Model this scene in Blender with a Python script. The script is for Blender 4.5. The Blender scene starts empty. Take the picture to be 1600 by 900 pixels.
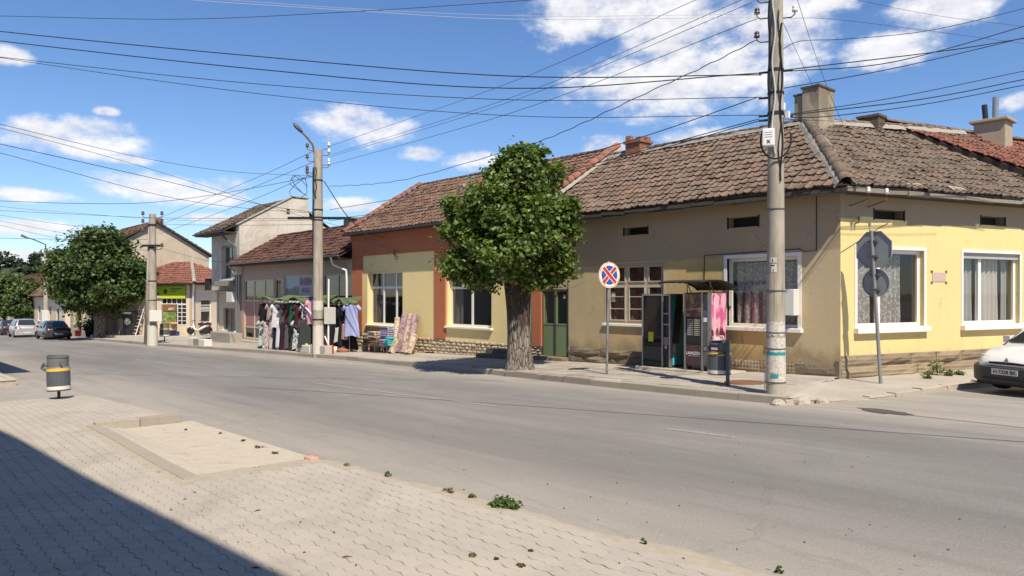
import bpy, math, random
from mathutils import Vector, Matrix, noise as mnoise
random.seed(11)
R = math.radians
SC = bpy.context.scene
COL = SC.collection

# ------------------------------------------------------------------ camera
CAM_Z = 1.8
cam_d = bpy.data.cameras.new('camera')
cam = bpy.data.objects.new('camera', cam_d)
COL.objects.link(cam)
cam.location = (0, 0, CAM_Z)
cam.rotation_euler = (R(90), 0, R(48.5))
cam_d.sensor_width = 36
cam_d.lens = 36 * 1155 / 1600
cam_d.shift_y = 10 / 1600
cam_d.clip_start = 0.05
cam_d.clip_end = 4000
SC.camera = cam

# ------------------------------------------------------------------ sun, exposure
SUN_EL = R(53)
sun_to = Vector((0.921 * math.cos(SUN_EL), -0.388 * math.cos(SUN_EL), math.sin(SUN_EL))).normalized()
sun_d = bpy.data.lights.new('sun', 'SUN')
sun_d.energy = 5.0
sun_d.angle = R(0.53)
sun_d.color = (1.0, 0.895, 0.735)
sun = bpy.data.objects.new('sun', sun_d)
COL.objects.link(sun)
sun.location = (30, -20, 60)
sun.rotation_euler = (-sun_to).to_track_quat('-Z', 'Y').to_euler()
SC.view_settings.view_transform = 'Standard'
SC.view_settings.look = 'None'
SC.view_settings.exposure = 0.27
SC.view_settings.gamma = 1.0
SC.view_settings.use_curve_mapping = False
SC.render.engine = 'CYCLES'
SC.cycles.use_denoising = True
SC.cycles.max_bounces = 8
SC.cycles.transparent_max_bounces = 16
SC.cycles.caustics_reflective = False
SC.cycles.caustics_refractive = False

# ------------------------------------------------------------------ sky with clouds
F_PX = 1155.0
def make_world():
    w = bpy.data.worlds.new('World'); SC.world = w; w.use_nodes = True
    nt = w.node_tree; nt.nodes.clear(); N = nt.nodes.new; L = nt.links.new
    def math_(op, a, b=None, c=None, clamp=False):
        n = N('ShaderNodeMath'); n.operation = op; n.use_clamp = clamp
        for i, q in enumerate((a, b, c)):
            if q is None: continue
            if isinstance(q, (int, float)): n.inputs[i].default_value = q
            else: L(q, n.inputs[i])
        return n.outputs[0]
    def vmath(op, a, b=None):
        n = N('ShaderNodeVectorMath'); n.operation = op
        for i, q in enumerate((a, b)):
            if q is None: continue
            if isinstance(q, (tuple, Vector)): n.inputs[i].default_value = q
            else: L(q, n.inputs[i])
        return n.outputs['Value'] if op in ('DOT_PRODUCT', 'LENGTH') else n.outputs[0]
    tc = N('ShaderNodeTexCoord').outputs['Generated']
    sky = N('ShaderNodeTexSky'); sky.sky_type = 'NISHITA'; sky.sun_disc = False
    sky.sun_elevation = SUN_EL; sky.sun_rotation = math.atan2(sun_to.x, sun_to.y)
    sky.altitude = 300; sky.air_density = 1.0; sky.dust_density = 0.15; sky.ozone_density = 3.0
    # direction -> (azimuth from north-west of the street, elevation)
    fwd = (-math.cos(R(41.5)), math.sin(R(41.5)), 0); rgt = (math.sin(R(41.5)), math.cos(R(41.5)), 0)
    f = vmath('DOT_PRODUCT', tc, fwd); r = vmath('DOT_PRODUCT', tc, rgt)
    sep = N('ShaderNodeSeparateXYZ'); L(tc, sep.inputs[0])
    az = math_('ARCTAN2', r, f); el = math_('ARCSINE', sep.outputs[2])
    cmb = N('ShaderNodeCombineXYZ'); L(az, cmb.inputs[0]); L(el, cmb.inputs[1])
    p = cmb.outputs[0]
    clouds = [(985, 20, 165, 48), (1060, 55, 130, 50), (1060, 125, 155, 62), (1215, 62, 90, 52), (1150, 100, 110, 50), (1385, 75, 68, 26),
              (1470, 8, 75, 34), (1590, 158, 26, 14), (125, 218, 104, 30), (150, 202, 62, 22), (166, 174, 22, 9),
              (255, 292, 120, 26), (330, 308, 60, 18), (45, 304, 68, 13), (12, 88, 30, 15), (545, 188, 62, 26), (585, 205, 56, 24),
              (660, 240, 42, 12), (745, 248, 58, 15), (948, 230, 48, 20), (565, 322, 56, 12), (338, 342, 56, 10),
              (60, 356, 90, 14), (200, 250, 40, 9), (1270, 5, 70, 24), (850, 262, 60, 14), (1100, 215, 70, 16), (20, 400, 90, 10)]
    best = None
    for (x, y, rx, ry) in clouds:
        if x < 500: rx *= .86; ry *= .82
        a = math.atan((x - 800) / F_PX); e = math.atan((460 - y) / F_PX * math.cos(a))
        d = vmath('SUBTRACT', p, (a, e, 0))
        d = vmath('MULTIPLY', d, (F_PX * 0.9 / rx, F_PX * 0.9 / ry, 0))
        v = math_('SUBTRACT', 1.0, vmath('LENGTH', d))
        best = v if best is None else math_('MAXIMUM', best, v)
    # further scattered clouds all round the sky, away from the part in view
    nb = N('ShaderNodeTexNoise'); nb.inputs['Scale'].default_value = 2.6; nb.inputs['Detail'].default_value = 3
    stretch = vmath('MULTIPLY', tc, (1, 1, 2.6)); L(stretch, nb.inputs['Vector'])
    gen = math_('MULTIPLY_ADD', nb.outputs[0], 4.0, -2.75)
    away = math_('GREATER_THAN', math_('ABSOLUTE', az), 0.75)
    gen = math_('MULTIPLY_ADD', math_('ADD', gen, 3.0), away, -3.0)
    best = math_('MAXIMUM', best, gen)
    def fbm(scale, det, rough, off):
        n = N('ShaderNodeTexNoise'); n.inputs['Scale'].default_value = scale
        n.inputs['Detail'].default_value = det; n.inputs['Roughness'].default_value = rough
        q = vmath('ADD', vmath('MULTIPLY', p, (1.0, 1.7, 1)), off); L(q, n.inputs['Vector'])
        return n.outputs[0]
    n1 = fbm(15, 7, 0.62, (3.1, 1.7, 0)); n2 = fbm(15, 7, 0.62, (3.1, 1.7 + 0.022, 0))
    dens = math_('MULTIPLY_ADD', n1, 2.1, -0.98)
    dens = math_('ADD', dens, math_('MINIMUM', best, 0.55))
    mr = N('ShaderNodeMapRange'); mr.interpolation_type = 'SMOOTHSTEP'
    L(dens, mr.inputs[0]); mr.inputs[1].default_value = 0.02; mr.inputs[2].default_value = 0.72
    cover = math_('MULTIPLY', mr.outputs[0], 0.95)
    # lit tops, greyer undersides: density change along the vertical
    shade = math_('MULTIPLY_ADD', math_('SUBTRACT', n1, n2), 2.6, 0.62, clamp=True)
    rmp = N('ShaderNodeMixRGB'); L(shade, rmp.inputs[0])
    rmp.inputs[1].default_value = (7.8, 7.9, 8.8, 1); rmp.inputs[2].default_value = (11.4, 11.3, 11.5, 1)
    mix = N('ShaderNodeMixRGB'); L(cover, mix.inputs[0])
    hsv = N('ShaderNodeHueSaturation'); hsv.inputs['Saturation'].default_value = 1.1; hsv.inputs['Value'].default_value = 1.0
    L(sky.outputs[0], hsv.inputs['Color'])
    tint = N('ShaderNodeMixRGB'); tint.blend_type = 'MULTIPLY'; tint.inputs[0].default_value = 1.0; tint.inputs[2].default_value = (1.32, 1.4, 1.58, 1)
    L(hsv.outputs[0], tint.inputs[1]); L(tint.outputs[0], mix.inputs[1]); L(rmp.outputs[0], mix.inputs[2])
    bg = N('ShaderNodeBackground'); bg.inputs[1].default_value = 0.076
    L(mix.outputs[0], bg.inputs[0])
    out = N('ShaderNodeOutputWorld'); L(bg.outputs[0], out.inputs[0])
make_world()

# ------------------------------------------------------------------ helpers: places
SLOPE = 0.025                       # the street falls towards -X
def gz(x): return SLOPE * max(-130.0, min(60.0, x))
CT, ST = math.cos(R(41.5)), math.sin(R(41.5))
def ray(x, y):
    r = (x - 800) / F_PX
    return (r * ST - CT, r * CT + ST, (460 - y) / F_PX)
def onY(x, y, Y):                   # photo point on the vertical plane Y = const -> (X, Z)
    r = ray(x, y); t = Y / r[1]
    return r[0] * t, CAM_Z + t * r[2]
def atd(x, y, d):                   # photo point at depth d -> world point
    r = ray(x, y); return Vector((r[0] * d, r[1] * d, CAM_Z + r[2] * d))

class Frame:                        # a wall: origin, direction along it, outward normal to its right
    def __init__(s, o, d):
        s.o = Vector((o[0], o[1])); s.d = Vector(d).normalized(); s.n = Vector((s.d.y, -s.d.x))
    def p(s, t, out, z):
        q = s.o + s.d * t + s.n * out
        return Vector((q.x, q.y, z))

# ------------------------------------------------------------------ helpers: meshes
class MB:
    def __init__(s): s.v = []; s.f = []; s.m = []; s.r = []; s.has_r = False
    def add(s, vs, fs, mi=0, rnd=0.0):
        b = len(s.v); s.v += [tuple(q) for q in vs]; s.r += [rnd] * len(vs)
        if rnd: s.has_r = True
        for q in fs: s.f.append(tuple(i + b for i in q)); s.m.append(mi)
        return s
    def hexa(s, p, mi=0, rnd=0.0):  # 8 points: bottom ring 0-3, top ring 4-7
        return s.add(p, [(3, 2, 1, 0), (4, 5, 6, 7), (0, 1, 5, 4), (1, 2, 6, 5), (2, 3, 7, 6), (3, 0, 4, 7)], mi, rnd)
    def box(s, x0, x1, y0, y1, z0, z1, mi=0, rnd=0.0):
        return s.hexa([(x0, y0, z0), (x1, y0, z0), (x1, y1, z0), (x0, y1, z0), (x0, y0, z1), (x1, y0, z1), (x1, y1, z1), (x0, y1, z1)], mi, rnd)
    def fbox(s, fr, t0, t1, o0, o1, z0, z1, mi=0, rnd=0.0):
        P = fr.p
        return s.hexa([P(t0, o1, z0), P(t1, o1, z0), P(t1, o0, z0), P(t0, o0, z0), P(t0, o1, z1), P(t1, o1, z1), P(t1, o0, z1), P(t0, o0, z1)], mi, rnd)
    def tube(s, pts, r, n=8, mi=0, caps=True, rnd=0.0):
        pts = [Vector(q) for q in pts]; k = len(pts)
        rs = r if isinstance(r, (list, tuple)) else [r] * k
        vs = []; up = Vector((0, 0, 1)); prev = None
        for i in range(k):
            t = (pts[min(i + 1, k - 1)] - pts[max(i - 1, 0)]).normalized()
            if prev is None:
                a = t.cross(up) if abs(t.z) < 0.95 else t.cross(Vector((1, 0, 0)))
            else: a = prev - t * prev.dot(t)
            a.normalize(); b = t.cross(a); prev = a
            for j in range(n):
                w = 2 * math.pi * j / n
                vs.append(pts[i] + (a * math.cos(w) + b * math.sin(w)) * rs[i])
        fs = [(i * n + j, i * n + (j + 1) % n, (i + 1) * n + (j + 1) % n, (i + 1) * n + j) for i in range(k - 1) for j in range(n)]
        if caps: fs += [tuple(range(n))[::-1], tuple((k - 1) * n + j for j in range(n))]
        return s.add(vs, fs, mi, rnd)
    def lathe(s, c, prof, n=16, mi=0, caps=True, ax=None):
        c = Vector(c); q = Vector((0, 0, 1)).rotation_difference(Vector(ax)) if ax is not None else None
        vs = []
        for r, z in prof:
            for j in range(n):
                w = 2 * math.pi * j / n; p = Vector((r * math.cos(w), r * math.sin(w), z))
                if q: p = q @ p
                vs.append(c + p)
        k = len(prof)
        fs = [(i * n + j, i * n + (j + 1) % n, (i + 1) * n + (j + 1) % n, (i + 1) * n + j) for i in range(k - 1) for j in range(n)]
        if caps: fs += [tuple(range(n))[::-1], tuple((k - 1) * n + j for j in range(n))]
        return s.add(vs, fs, mi)
    def prism(s, poly, vec, mi=0, rnd=0.0):
        n = len(poly); vec = Vector(vec); a = [Vector(q) for q in poly]
        return s.add(a + [q + vec for q in a], [tuple(range(n))[::-1], tuple(range(n, 2 * n))] + [(i, (i + 1) % n, n + (i + 1) % n, n + i) for i in range(n)], mi, rnd)
    def grid(s, rows, mi=0, rnd=0.0, closed=False):
        m = len(rows[0]); vs = [q for row in rows for q in row]
        fs = [(i * m + j, i * m + (j + 1) % m, (i + 1) * m + (j + 1) % m, (i + 1) * m + j) for i in range(len(rows) - 1) for j in range(m if closed else m - 1)]
        return s.add(vs, fs, mi, rnd)
    def mesh(s, name, mats, smooth=False, origin=(0, 0, 0)):
        me = bpy.data.meshes.new(name); o = Vector(origin)
        me.from_pydata([(a - o.x, b - o.y, c - o.z) for a, b, c in s.v], [], s.f)
        for mt in (mats if isinstance(mats, (list, tuple)) else [mats]): me.materials.append(mt)
        if any(s.m): me.polygons.foreach_set('material_index', s.m)
        if smooth: me.polygons.foreach_set('use_smooth', [True] * len(me.polygons))
        if s.has_r:
            at = me.attributes.new('rnd', 'FLOAT', 'POINT'); at.data.foreach_set('value', s.r)
        me.update(); return me
    def build(s, name, mats, parent=None, label=None, smooth=False, cat=None, group=None, kind=None, recalc=True, auto=None):
        if parent is not None: org = WL[parent.name]
        else:
            xs = [q[0] for q in s.v]; ys = [q[1] for q in s.v]; zs = [q[2] for q in s.v]
            org = Vector(((min(xs) + max(xs)) / 2, (min(ys) + max(ys)) / 2, min(zs)))
        me = s.mesh(name, mats, smooth, org)
        o = bpy.data.objects.new(name, me); COL.objects.link(o)
        if parent is None: o.location = org
        else: o.parent = parent
        WL[o.name] = org
        if recalc: fix_normals(me)
        if auto: me.set_sharp_from_angle(angle=R(auto))
        return tag(o, label, cat, group, kind)
WL = {}
import bmesh
def fix_normals(me):
    bm = bmesh.new(); bm.from_mesh(me); bmesh.ops.recalc_face_normals(bm, faces=bm.faces); bm.to_mesh(me); bm.free()
def tag(o, label=None, cat=None, group=None, kind=None):
    if label: o['label'] = label
    if cat: o['category'] = cat
    if group: o['group'] = group
    if kind: o['kind'] = kind
    return o
def thing(name, label, cat, loc, group=None):
    o = bpy.data.objects.new(name, None); COL.objects.link(o); o.location = loc
    o.empty_display_size = 0.2
    WL[o.name] = Vector(loc)
    return tag(o, label, cat, group)
def piece(name, me, parent, mat4):  # shares mesh data; mat4 in world space
    o = bpy.data.objects.new(name, me); COL.objects.link(o); o.parent = parent
    m = mat4.copy(); m.translation = m.translation - WL[parent.name]
    o.matrix_basis = m
    return o
def bevel(o, w=0.01, seg=2):
    m = o.modifiers.new('bevel', 'BEVEL'); m.width = w; m.segments = seg; m.limit_method = 'ANGLE'; m.angle_limit = R(40)
    return o
FONTCACHE = {}
def text_mesh(mb, txt, origin, ex, ey, height, mi=0, width=None, depth=0.0, bold=0.0):
    """flat lettering as faces, laid in the plane of the vectors ex, ey"""
    cu = bpy.data.curves.new('txt', 'FONT'); cu.body = txt; cu.size = 1.0; cu.align_x = 'CENTER'; cu.align_y = 'CENTER'
    cu.offset = bold; cu.resolution_u = 2
    ob = bpy.data.objects.new('txt', cu); COL.objects.link(ob)
    dg = bpy.context.evaluated_depsgraph_get(); me = bpy.data.meshes.new_from_object(ob.evaluated_get(dg))
    vs = [v.co.copy() for v in me.vertices]; fs = [tuple(p.vertices) for p in me.polygons]
    bpy.data.objects.remove(ob); bpy.data.curves.remove(cu); bpy.data.meshes.remove(me)
    if not vs: return
    x0 = min(v.x for v in vs); x1 = max(v.x for v in vs); y0 = min(v.y for v in vs); y1 = max(v.y for v in vs)
    sy = height / (y1 - y0); sx = sy if width is None else width / (x1 - x0)
    ex = Vector(ex).normalized(); ey = Vector(ey).normalized(); o = Vector(origin)
    mb.add([o + ex * ((v.x - (x0 + x1) / 2) * sx) + ey * ((v.y - (y0 + y1) / 2) * sy) for v in vs], fs, mi)
# ------------------------------------------------------------------ materials
MATS = {}
class NB:
    """node builder on one material"""
    def __init__(s, name):
        s.mat = bpy.data.materials.new(name); s.mat.use_nodes = True; s.nt = s.mat.node_tree
        s.b = s.nt.nodes['Principled BSDF']; s.out = s.nt.nodes['Material Output']
        s.pos = s.nt.nodes.new('ShaderNodeNewGeometry').outputs['Position']
    def n(s, t): return s.nt.nodes.new(t)
    def l(s, a, b): s.nt.links.new(a, b)
    def setv(s, sock, q):
        if isinstance(q, (int, float)): sock.default_value = q
        elif isinstance(q, (tuple, list)): sock.default_value = (*q, 1.0) if (len(q) == 3 and sock.type == 'RGBA') else q
        else: s.l(q, sock)
    def math(s, op, a, b=0.0, c=0.0, clamp=False):
        n = s.n('ShaderNodeMath'); n.operation = op; n.use_clamp = clamp
        for i, q in enumerate((a, b, c)): s.setv(n.inputs[i], q)
        return n.outputs[0]
    def vec(s, op, a, b):
        n = s.n('ShaderNodeVectorMath'); n.operation = op; s.setv(n.inputs[0], a); s.setv(n.inputs[1], b)
        return n.outputs['Value'] if op in ('DOT_PRODUCT', 'LENGTH', 'DISTANCE') else n.outputs[0]
    def noise(s, scale, detail=4, rough=0.55, vec=None, stretch=None, dist=0.0):
        n = s.n('ShaderNodeTexNoise'); n.inputs['Scale'].default_value = scale; n.inputs['Detail'].default_value = detail
        n.inputs['Roughness'].default_value = rough; n.inputs['Distortion'].default_value = dist
        v = vec if vec is not None else s.pos
        if stretch: v = s.vec('MULTIPLY', v, stretch)
        s.l(v, n.inputs['Vector']); return n.outputs[0]
    def voro(s, scale, feature='F1', out='Distance', vec=None, stretch=None, rnd=1.0):
        n = s.n('ShaderNodeTexVoronoi'); n.feature = feature; n.inputs['Scale'].default_value = scale; n.inputs['Randomness'].default_value = rnd
        v = vec if vec is not None else s.pos
        if stretch: v = s.vec('MULTIPLY', v, stretch)
        s.l(v, n.inputs['Vector']); return n.outputs[out]
    def ramp(s, x, a, b, lo=0.0, hi=1.0):
        n = s.n('ShaderNodeMapRange'); n.interpolation_type = 'SMOOTHSTEP'; s.setv(n.inputs[0], x)
        n.inputs[1].default_value = a; n.inputs[2].default_value = b; n.inputs[3].default_value = lo; n.inputs[4].default_value = hi
        return n.outputs[0]
    def mix(s, f, a, b, mode='MIX'):
        n = s.n('ShaderNodeMixRGB'); n.blend_type = mode; s.setv(n.inputs[0], f); s.setv(n.inputs[1], a); s.setv(n.inputs[2], b)
        return n.outputs[0]
    def sep(s, v=None):
        n = s.n('ShaderNodeSeparateXYZ'); s.l(v if v is not None else s.pos, n.inputs[0]); return n.outputs
    def rand(s):
        oi = s.n('ShaderNodeObjectInfo').outputs['Random']; at = s.n('ShaderNodeAttribute'); at.attribute_name = 'rnd'
        return s.math('FRACT', s.math('ADD', oi, at.outputs['Fac']))
    def bump(s, h, strength=0.3, dist=0.02):
        n = s.n('ShaderNodeBump'); n.inputs['Strength'].default_value = strength; n.inputs['Distance'].default_value = dist
        s.l(h, n.inputs['Height']); s.l(n.outputs[0], s.b.inputs['Normal'])
    def fin(s, col, rough=0.8, metal=0.0, spec=0.35):
        s.setv(s.b.inputs['Base Color'], col); s.setv(s.b.inputs['Roughness'], rough); s.b.inputs['Metallic'].default_value = metal
        s.b.inputs['Specular IOR Level'].default_value = spec
        MATS[s.mat.name] = s.mat; return s.mat

def plain(name, c, rough=0.6, metal=0.0, var=0.12, scale=6, bump=0.0, bscale=60, spec=0.35, rnd=0.0, dirt=0.0):
    if name in MATS: return MATS[name]
    b = NB(name)
    f = b.noise(scale, 5, 0.6)
    col = b.mix(f, tuple(x * (1 - var * 1.6) for x in c), tuple(min(1, x * (1 + var)) for x in c))
    if dirt: col = b.mix(b.math('MULTIPLY', b.ramp(b.noise(2.2, 6, 0.7), 0.5, 0.75), dirt), col, (0.16, 0.13, 0.10))
    if rnd:
        q = b.math('MULTIPLY_ADD', b.rand(), 2 * rnd, 1 - rnd)
        col = b.mix(1.0, col, b.combine(q) if hasattr(b, 'combine') else q, 'MULTIPLY')
    if bump: b.bump(b.noise(bscale, 4, 0.6), bump, 0.01)
    return b.fin(col, rough, metal, spec)

def m_asphalt():
    b = NB('asphalt')
    big = b.noise(0.32, 5, 0.6, stretch=(0.35, 1, 1)); mid = b.noise(1.7, 6, 0.65, stretch=(0.45, 1, 1)); fine = b.noise(70, 3, 0.7)
    x, y, z = b.sep()
    col = b.mix(b.ramp(big, 0.3, 0.72), (0.183, 0.174, 0.16), (0.268, 0.254, 0.234))
    col = b.mix(b.math('MULTIPLY', b.ramp(mid, 0.42, 0.72), 0.45), col, (0.178, 0.168, 0.155))
    # dust swept to the edges of the carriageway
    edge = b.math('MAXIMUM', b.ramp(y, 6.6, 4.2), b.ramp(b.math('ADD', y, b.math('MULTIPLY', mid, 1.4)), 11.6, 13.4))
    col = b.mix(b.math('MULTIPLY', edge, b.math('MULTIPLY_ADD', mid, 0.8, 0.25)), col, (0.42, 0.375, 0.315))
    # speckle of exposed stones, little holes
    col = b.mix(b.math('MULTIPLY', b.ramp(fine, 0.52, 0.72), 0.5), col, (0.44, 0.41, 0.37)); col = b.mix(b.math('MULTIPLY', b.ramp(b.noise(45, 3, .7), .56, .7), .4), col, (.12, .112, .1))
    pat = b.voro(.16, out='Color', stretch=(.45, 1, 1)); col = b.mix(b.math('MULTIPLY', b.ramp(pat, .62, .63), .2), col, (.16, .152, .142))
    sp = b.voro(7.0, stretch=(0.5, 1, 1)); keep = b.ramp(b.noise(2.3, 2), 0.46, 0.56)
    col = b.mix(b.math('MULTIPLY', b.ramp(sp, 0.10, 0.05), b.math('MULTIPLY', keep, 0.7)), col, (0.09, 0.085, 0.08))
    stk = b.noise(2.2, 5, .65, stretch=(.06, 1, 1)); col = b.mix(b.math('MULTIPLY', b.ramp(stk, .45, .7), .38), col, (.16, .148, .132)); col = b.mix(b.math('MULTIPLY', b.ramp(stk, .42, .25), .3), col, (.37, .34, .3))
    # long cracks / tar seams
    cr = b.voro(0.33, 'DISTANCE_TO_EDGE', vec=b.vec('ADD', b.pos, b.n('ShaderNodeCombineXYZ').outputs[0]), stretch=(0.5, 1, 1))
    wob = b.noise(3.0, 4, 0.6)
    cr = b.math('ADD', cr, b.math('MULTIPLY', b.math('SUBTRACT', wob, 0.5), 0.05))
    col = b.mix(b.math('MULTIPLY', b.ramp(b.math('ABSOLUTE', cr), 0.006, 0.001), 0.14), col, (0.10, 0.095, 0.09))
    # a darker mended strip and tyre-polished tracks
    tr = b.math('ADD', b.ramp(b.math('ABSOLUTE', b.math('SUBTRACT', y, 6.9)), 0.5, 0.1), b.ramp(b.math('ABSOLUTE', b.math('SUBTRACT', y, 10.4)), 0.55, 0.1))
    col = b.mix(b.math('MULTIPLY', tr, b.math('MULTIPLY', mid, 0.35)), col, (0.17, 0.162, 0.15))
    b.bump(b.math('ADD', fine, b.math('MULTIPLY', b.noise(25, 4), 1.2)), 0.5, 0.012)
    return b.fin(col, b.math('MULTIPLY_ADD', fine, 0.2, 0.72), spec=0.3)

def m_pavers(name, c1, c2, dust):
    b = NB(name)
    r = b.rand(); f = b.noise(1.1, 5, 0.6); g = b.noise(38, 4, 0.65)
    col = b.mix(b.math('MULTIPLY_ADD', r, 0.55, b.math('MULTIPLY', f, 0.45)), c1, c2)
    col = b.mix(b.math('MULTIPLY', b.ramp(f, 0.4, 0.7), 0.65), col, dust)
    col = b.mix(b.math('MULTIPLY', g, 0.25), col, (0.25, 0.22, 0.19)); col = b.mix(b.math('MULTIPLY', b.ramp(b.noise(.7, 6, .7, dist=.7), .5, .68), .35), col, (.27, .24, .2)); col = b.mix(b.math('MULTIPLY', b.ramp(b.noise(7, 4, .7), .66, .74), .45), col, (.17, .15, .125))
    b.bump(g, 0.3, 0.006)
    return b.fin(col, 0.88, spec=0.25)

def m_plaster(name, base, dark, stain=(0.16, 0.13, 0.1), z0=0.0, amount=0.5, streak=0.5, low=0.8, patch=None, pamt=0.0, bare=None):
    """rendered wall: blotches, vertical streaks, dirt rising from the ground"""
    b = NB(name)
    f = b.noise(0.8, 6, 0.62); g = b.noise(3.0, 6, 0.68); st = b.noise(2.2, 5, 0.6, stretch=(1.6, 1.6, 0.16)); gr = b.noise(90, 3, 0.6)
    x, y, z = b.sep()
    col = b.mix(b.math('MULTIPLY', b.ramp(f, 0.33, 0.68), amount), base, dark)
    if patch: col = b.mix(b.math('MULTIPLY', b.ramp(b.noise(0.55, 6, 0.7, dist=0.6), 0.5, 0.58), pamt), col, patch)
    col = b.mix(b.math('MULTIPLY', b.ramp(st, 0.52, 0.75), streak * 0.5), col, stain)
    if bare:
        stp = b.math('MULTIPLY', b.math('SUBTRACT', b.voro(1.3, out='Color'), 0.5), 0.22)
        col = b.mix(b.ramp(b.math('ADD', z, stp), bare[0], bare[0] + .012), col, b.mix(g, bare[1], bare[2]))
    zz = b.math('SUBTRACT', z, b.math('MULTIPLY_ADD', x, SLOPE, z0))
    rise = b.ramp(b.math('ADD', zz, b.math('MULTIPLY', b.math('SUBTRACT', g, 0.5), 0.9)), 0.62, 0.10)
    col = b.mix(b.math('MULTIPLY', rise, low), col, stain)
    col = b.mix(b.math('MULTIPLY', b.ramp(g, 0.55, 0.8), 0.22), col, stain)
    ck = b.math('ADD', b.voro(.55, 'DISTANCE_TO_EDGE'), b.math('MULTIPLY', b.math('SUBTRACT', b.noise(5, 4, .7), .5), .1))
    col = b.mix(b.math('MULTIPLY', b.math('MULTIPLY', b.ramp(b.math('ABSOLUTE', ck), .008, .001), b.ramp(f, .48, .6)), .4), col, stain)
    pl = b.math('MULTIPLY', b.ramp(b.math('ADD', b.noise(1.5, 6, .75, dist=.8), b.math('MULTIPLY', zz, -.05)), .58, .6), .35 * amount)
    col = b.mix(pl, col, tuple(.5 * (q + .4) for q in dark))
    b.bump(b.math('ADD', b.math('ADD', b.math('MULTIPLY', gr, 0.5), g), b.math('MULTIPLY', pl, -1.0)), 0.35, 0.02)
    return b.fin(col, 0.92, spec=0.2)

def m_tile(name, cols, lichen=0.5, lcol=(0.20, 0.185, 0.16), lscale=1.6):
    b = NB(name)
    r = b.rand()
    rp = b.n('ShaderNodeValToRGB'); rp.color_ramp.interpolation = 'LINEAR'
    els = rp.color_ramp.elements
    while len(els) < len(cols): els.new(0.5)
    for i, c in enumerate(cols): els[i].position = i / (len(cols) - 1); els[i].color = (*c, 1)
    b.l(r, rp.inputs[0]); col = rp.outputs[0]
    g = b.noise(lscale, 6, 0.72); h = b.noise(14, 5, 0.72)
    col = b.mix(b.math('MULTIPLY', b.ramp(b.math('MULTIPLY_ADD', h, 0.5, b.math('MULTIPLY', g, 0.6)), 0.46, 0.66), lichen), col, lcol)
    col = b.mix(b.math('MULTIPLY', b.ramp(b.noise(22, 4, 0.7), 0.56, 0.72), lichen * 0.65), col, (0.38, 0.35, 0.29))
    col = b.mix(b.math('MULTIPLY', b.ramp(b.noise(5, 5, 0.7), 0.52, 0.72), 0.5 * lichen), col, (0.06, 0.05, 0.042))
    b.bump(h, 0.4, 0.01)
    return b.fin(col, 0.9, spec=0.2)

def m_stone(name, c1, c2, bs=30, rough=0.9, strength=0.8):
    b = NB(name); r = b.rand(); g = b.noise(6, 6, 0.7); h = b.noise(bs, 5, 0.7)
    col = b.mix(b.math('MULTIPLY_ADD', r, 0.5, b.math('MULTIPLY', g, 0.5)), c1, c2)
    col = b.mix(b.math('MULTIPLY', b.ramp(h, 0.5, 0.75), 0.4), col, tuple(x * 0.45 for x in c1))
    b.bump(b.math('ADD', h, b.math('MULTIPLY', g, 0.6)), strength, 0.03)
    return b.fin(col, rough, spec=0.2)

def m_rough_hewn():
    """plinth blocks dressed with a diagonal lattice of pick marks"""
    b = NB('pick_dressed_stone'); r = b.rand(); g = b.noise(6, 6, 0.7)
    x, y, z = b.sep(); t = b.math('ADD', x, y)
    wv = b.math('MULTIPLY', b.math('SINE', b.math('MULTIPLY', b.math('ADD', t, z), 36)), b.math('SINE', b.math('MULTIPLY', b.math('SUBTRACT', t, z), 36)))
    wv = b.math('ADD', wv, b.math('MULTIPLY', b.math('SUBTRACT', g, 0.5), 1.6))
    col = b.mix(b.math('MULTIPLY_ADD', r, 0.6, b.math('MULTIPLY', g, 0.4)), (0.22, 0.175, 0.12), (0.37, 0.295, 0.2))
    col = b.mix(b.math('MULTIPLY', b.ramp(wv, 0.0, -0.6), 0.3), col, (0.12, 0.095, 0.07))
    b.bump(b.math('ADD', wv, b.math('MULTIPLY', b.noise(25, 4, .7), 2.0)), 0.45, 0.02)
    return b.fin(col, 0.95, spec=0.15)

def m_concrete_pole():
    b = NB('pole_concrete'); x, y, z = b.sep()
    g = b.noise(2.5, 6, 0.65, stretch=(1, 1, 0.35)); h = b.noise(60, 4, 0.7); s = b.noise(5, 4, 0.6, stretch=(3, 3, 0.12))
    col = b.mix(b.ramp(g, 0.3, 0.7), (0.31, 0.272, 0.215), (0.47, 0.42, 0.34))
    col = b.mix(b.math('MULTIPLY', b.ramp(s, 0.52, 0.7), 0.55), col, (0.15, 0.13, 0.105))
    col = b.mix(b.math('MULTIPLY', b.ramp(h, 0.55, 0.75), 0.25), col, (0.14, 0.125, 0.1))
    b.bump(b.math('ADD', h, g), 0.4, 0.015)
    return b.fin(col, 0.9, spec=0.2)

def m_bark():
    b = NB('bark'); x, y, z = b.sep()
    w = b.noise(9, 6, 0.7, stretch=(1.4, 1.4, 0.22), dist=0.5); v = b.voro(11, 'DISTANCE_TO_EDGE', stretch=(1.5, 1.5, 0.24))
    col = b.mix(b.ramp(w, 0.3, 0.7), (0.14, 0.115, 0.092), (0.36, 0.315, 0.265))
    col = b.mix(b.ramp(v, 0.12, 0.0), col, (0.045, 0.035, 0.028))
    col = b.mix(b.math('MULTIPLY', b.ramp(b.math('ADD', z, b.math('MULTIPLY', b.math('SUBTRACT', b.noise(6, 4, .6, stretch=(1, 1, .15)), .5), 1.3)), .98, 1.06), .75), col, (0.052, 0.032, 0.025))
    b.bump(b.math('ADD', b.math('MINIMUM', v, 0.3), b.math('MULTIPLY', w, 0.5)), 1.0, 0.05)
    return b.fin(col, 0.95, spec=0.15)

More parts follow.
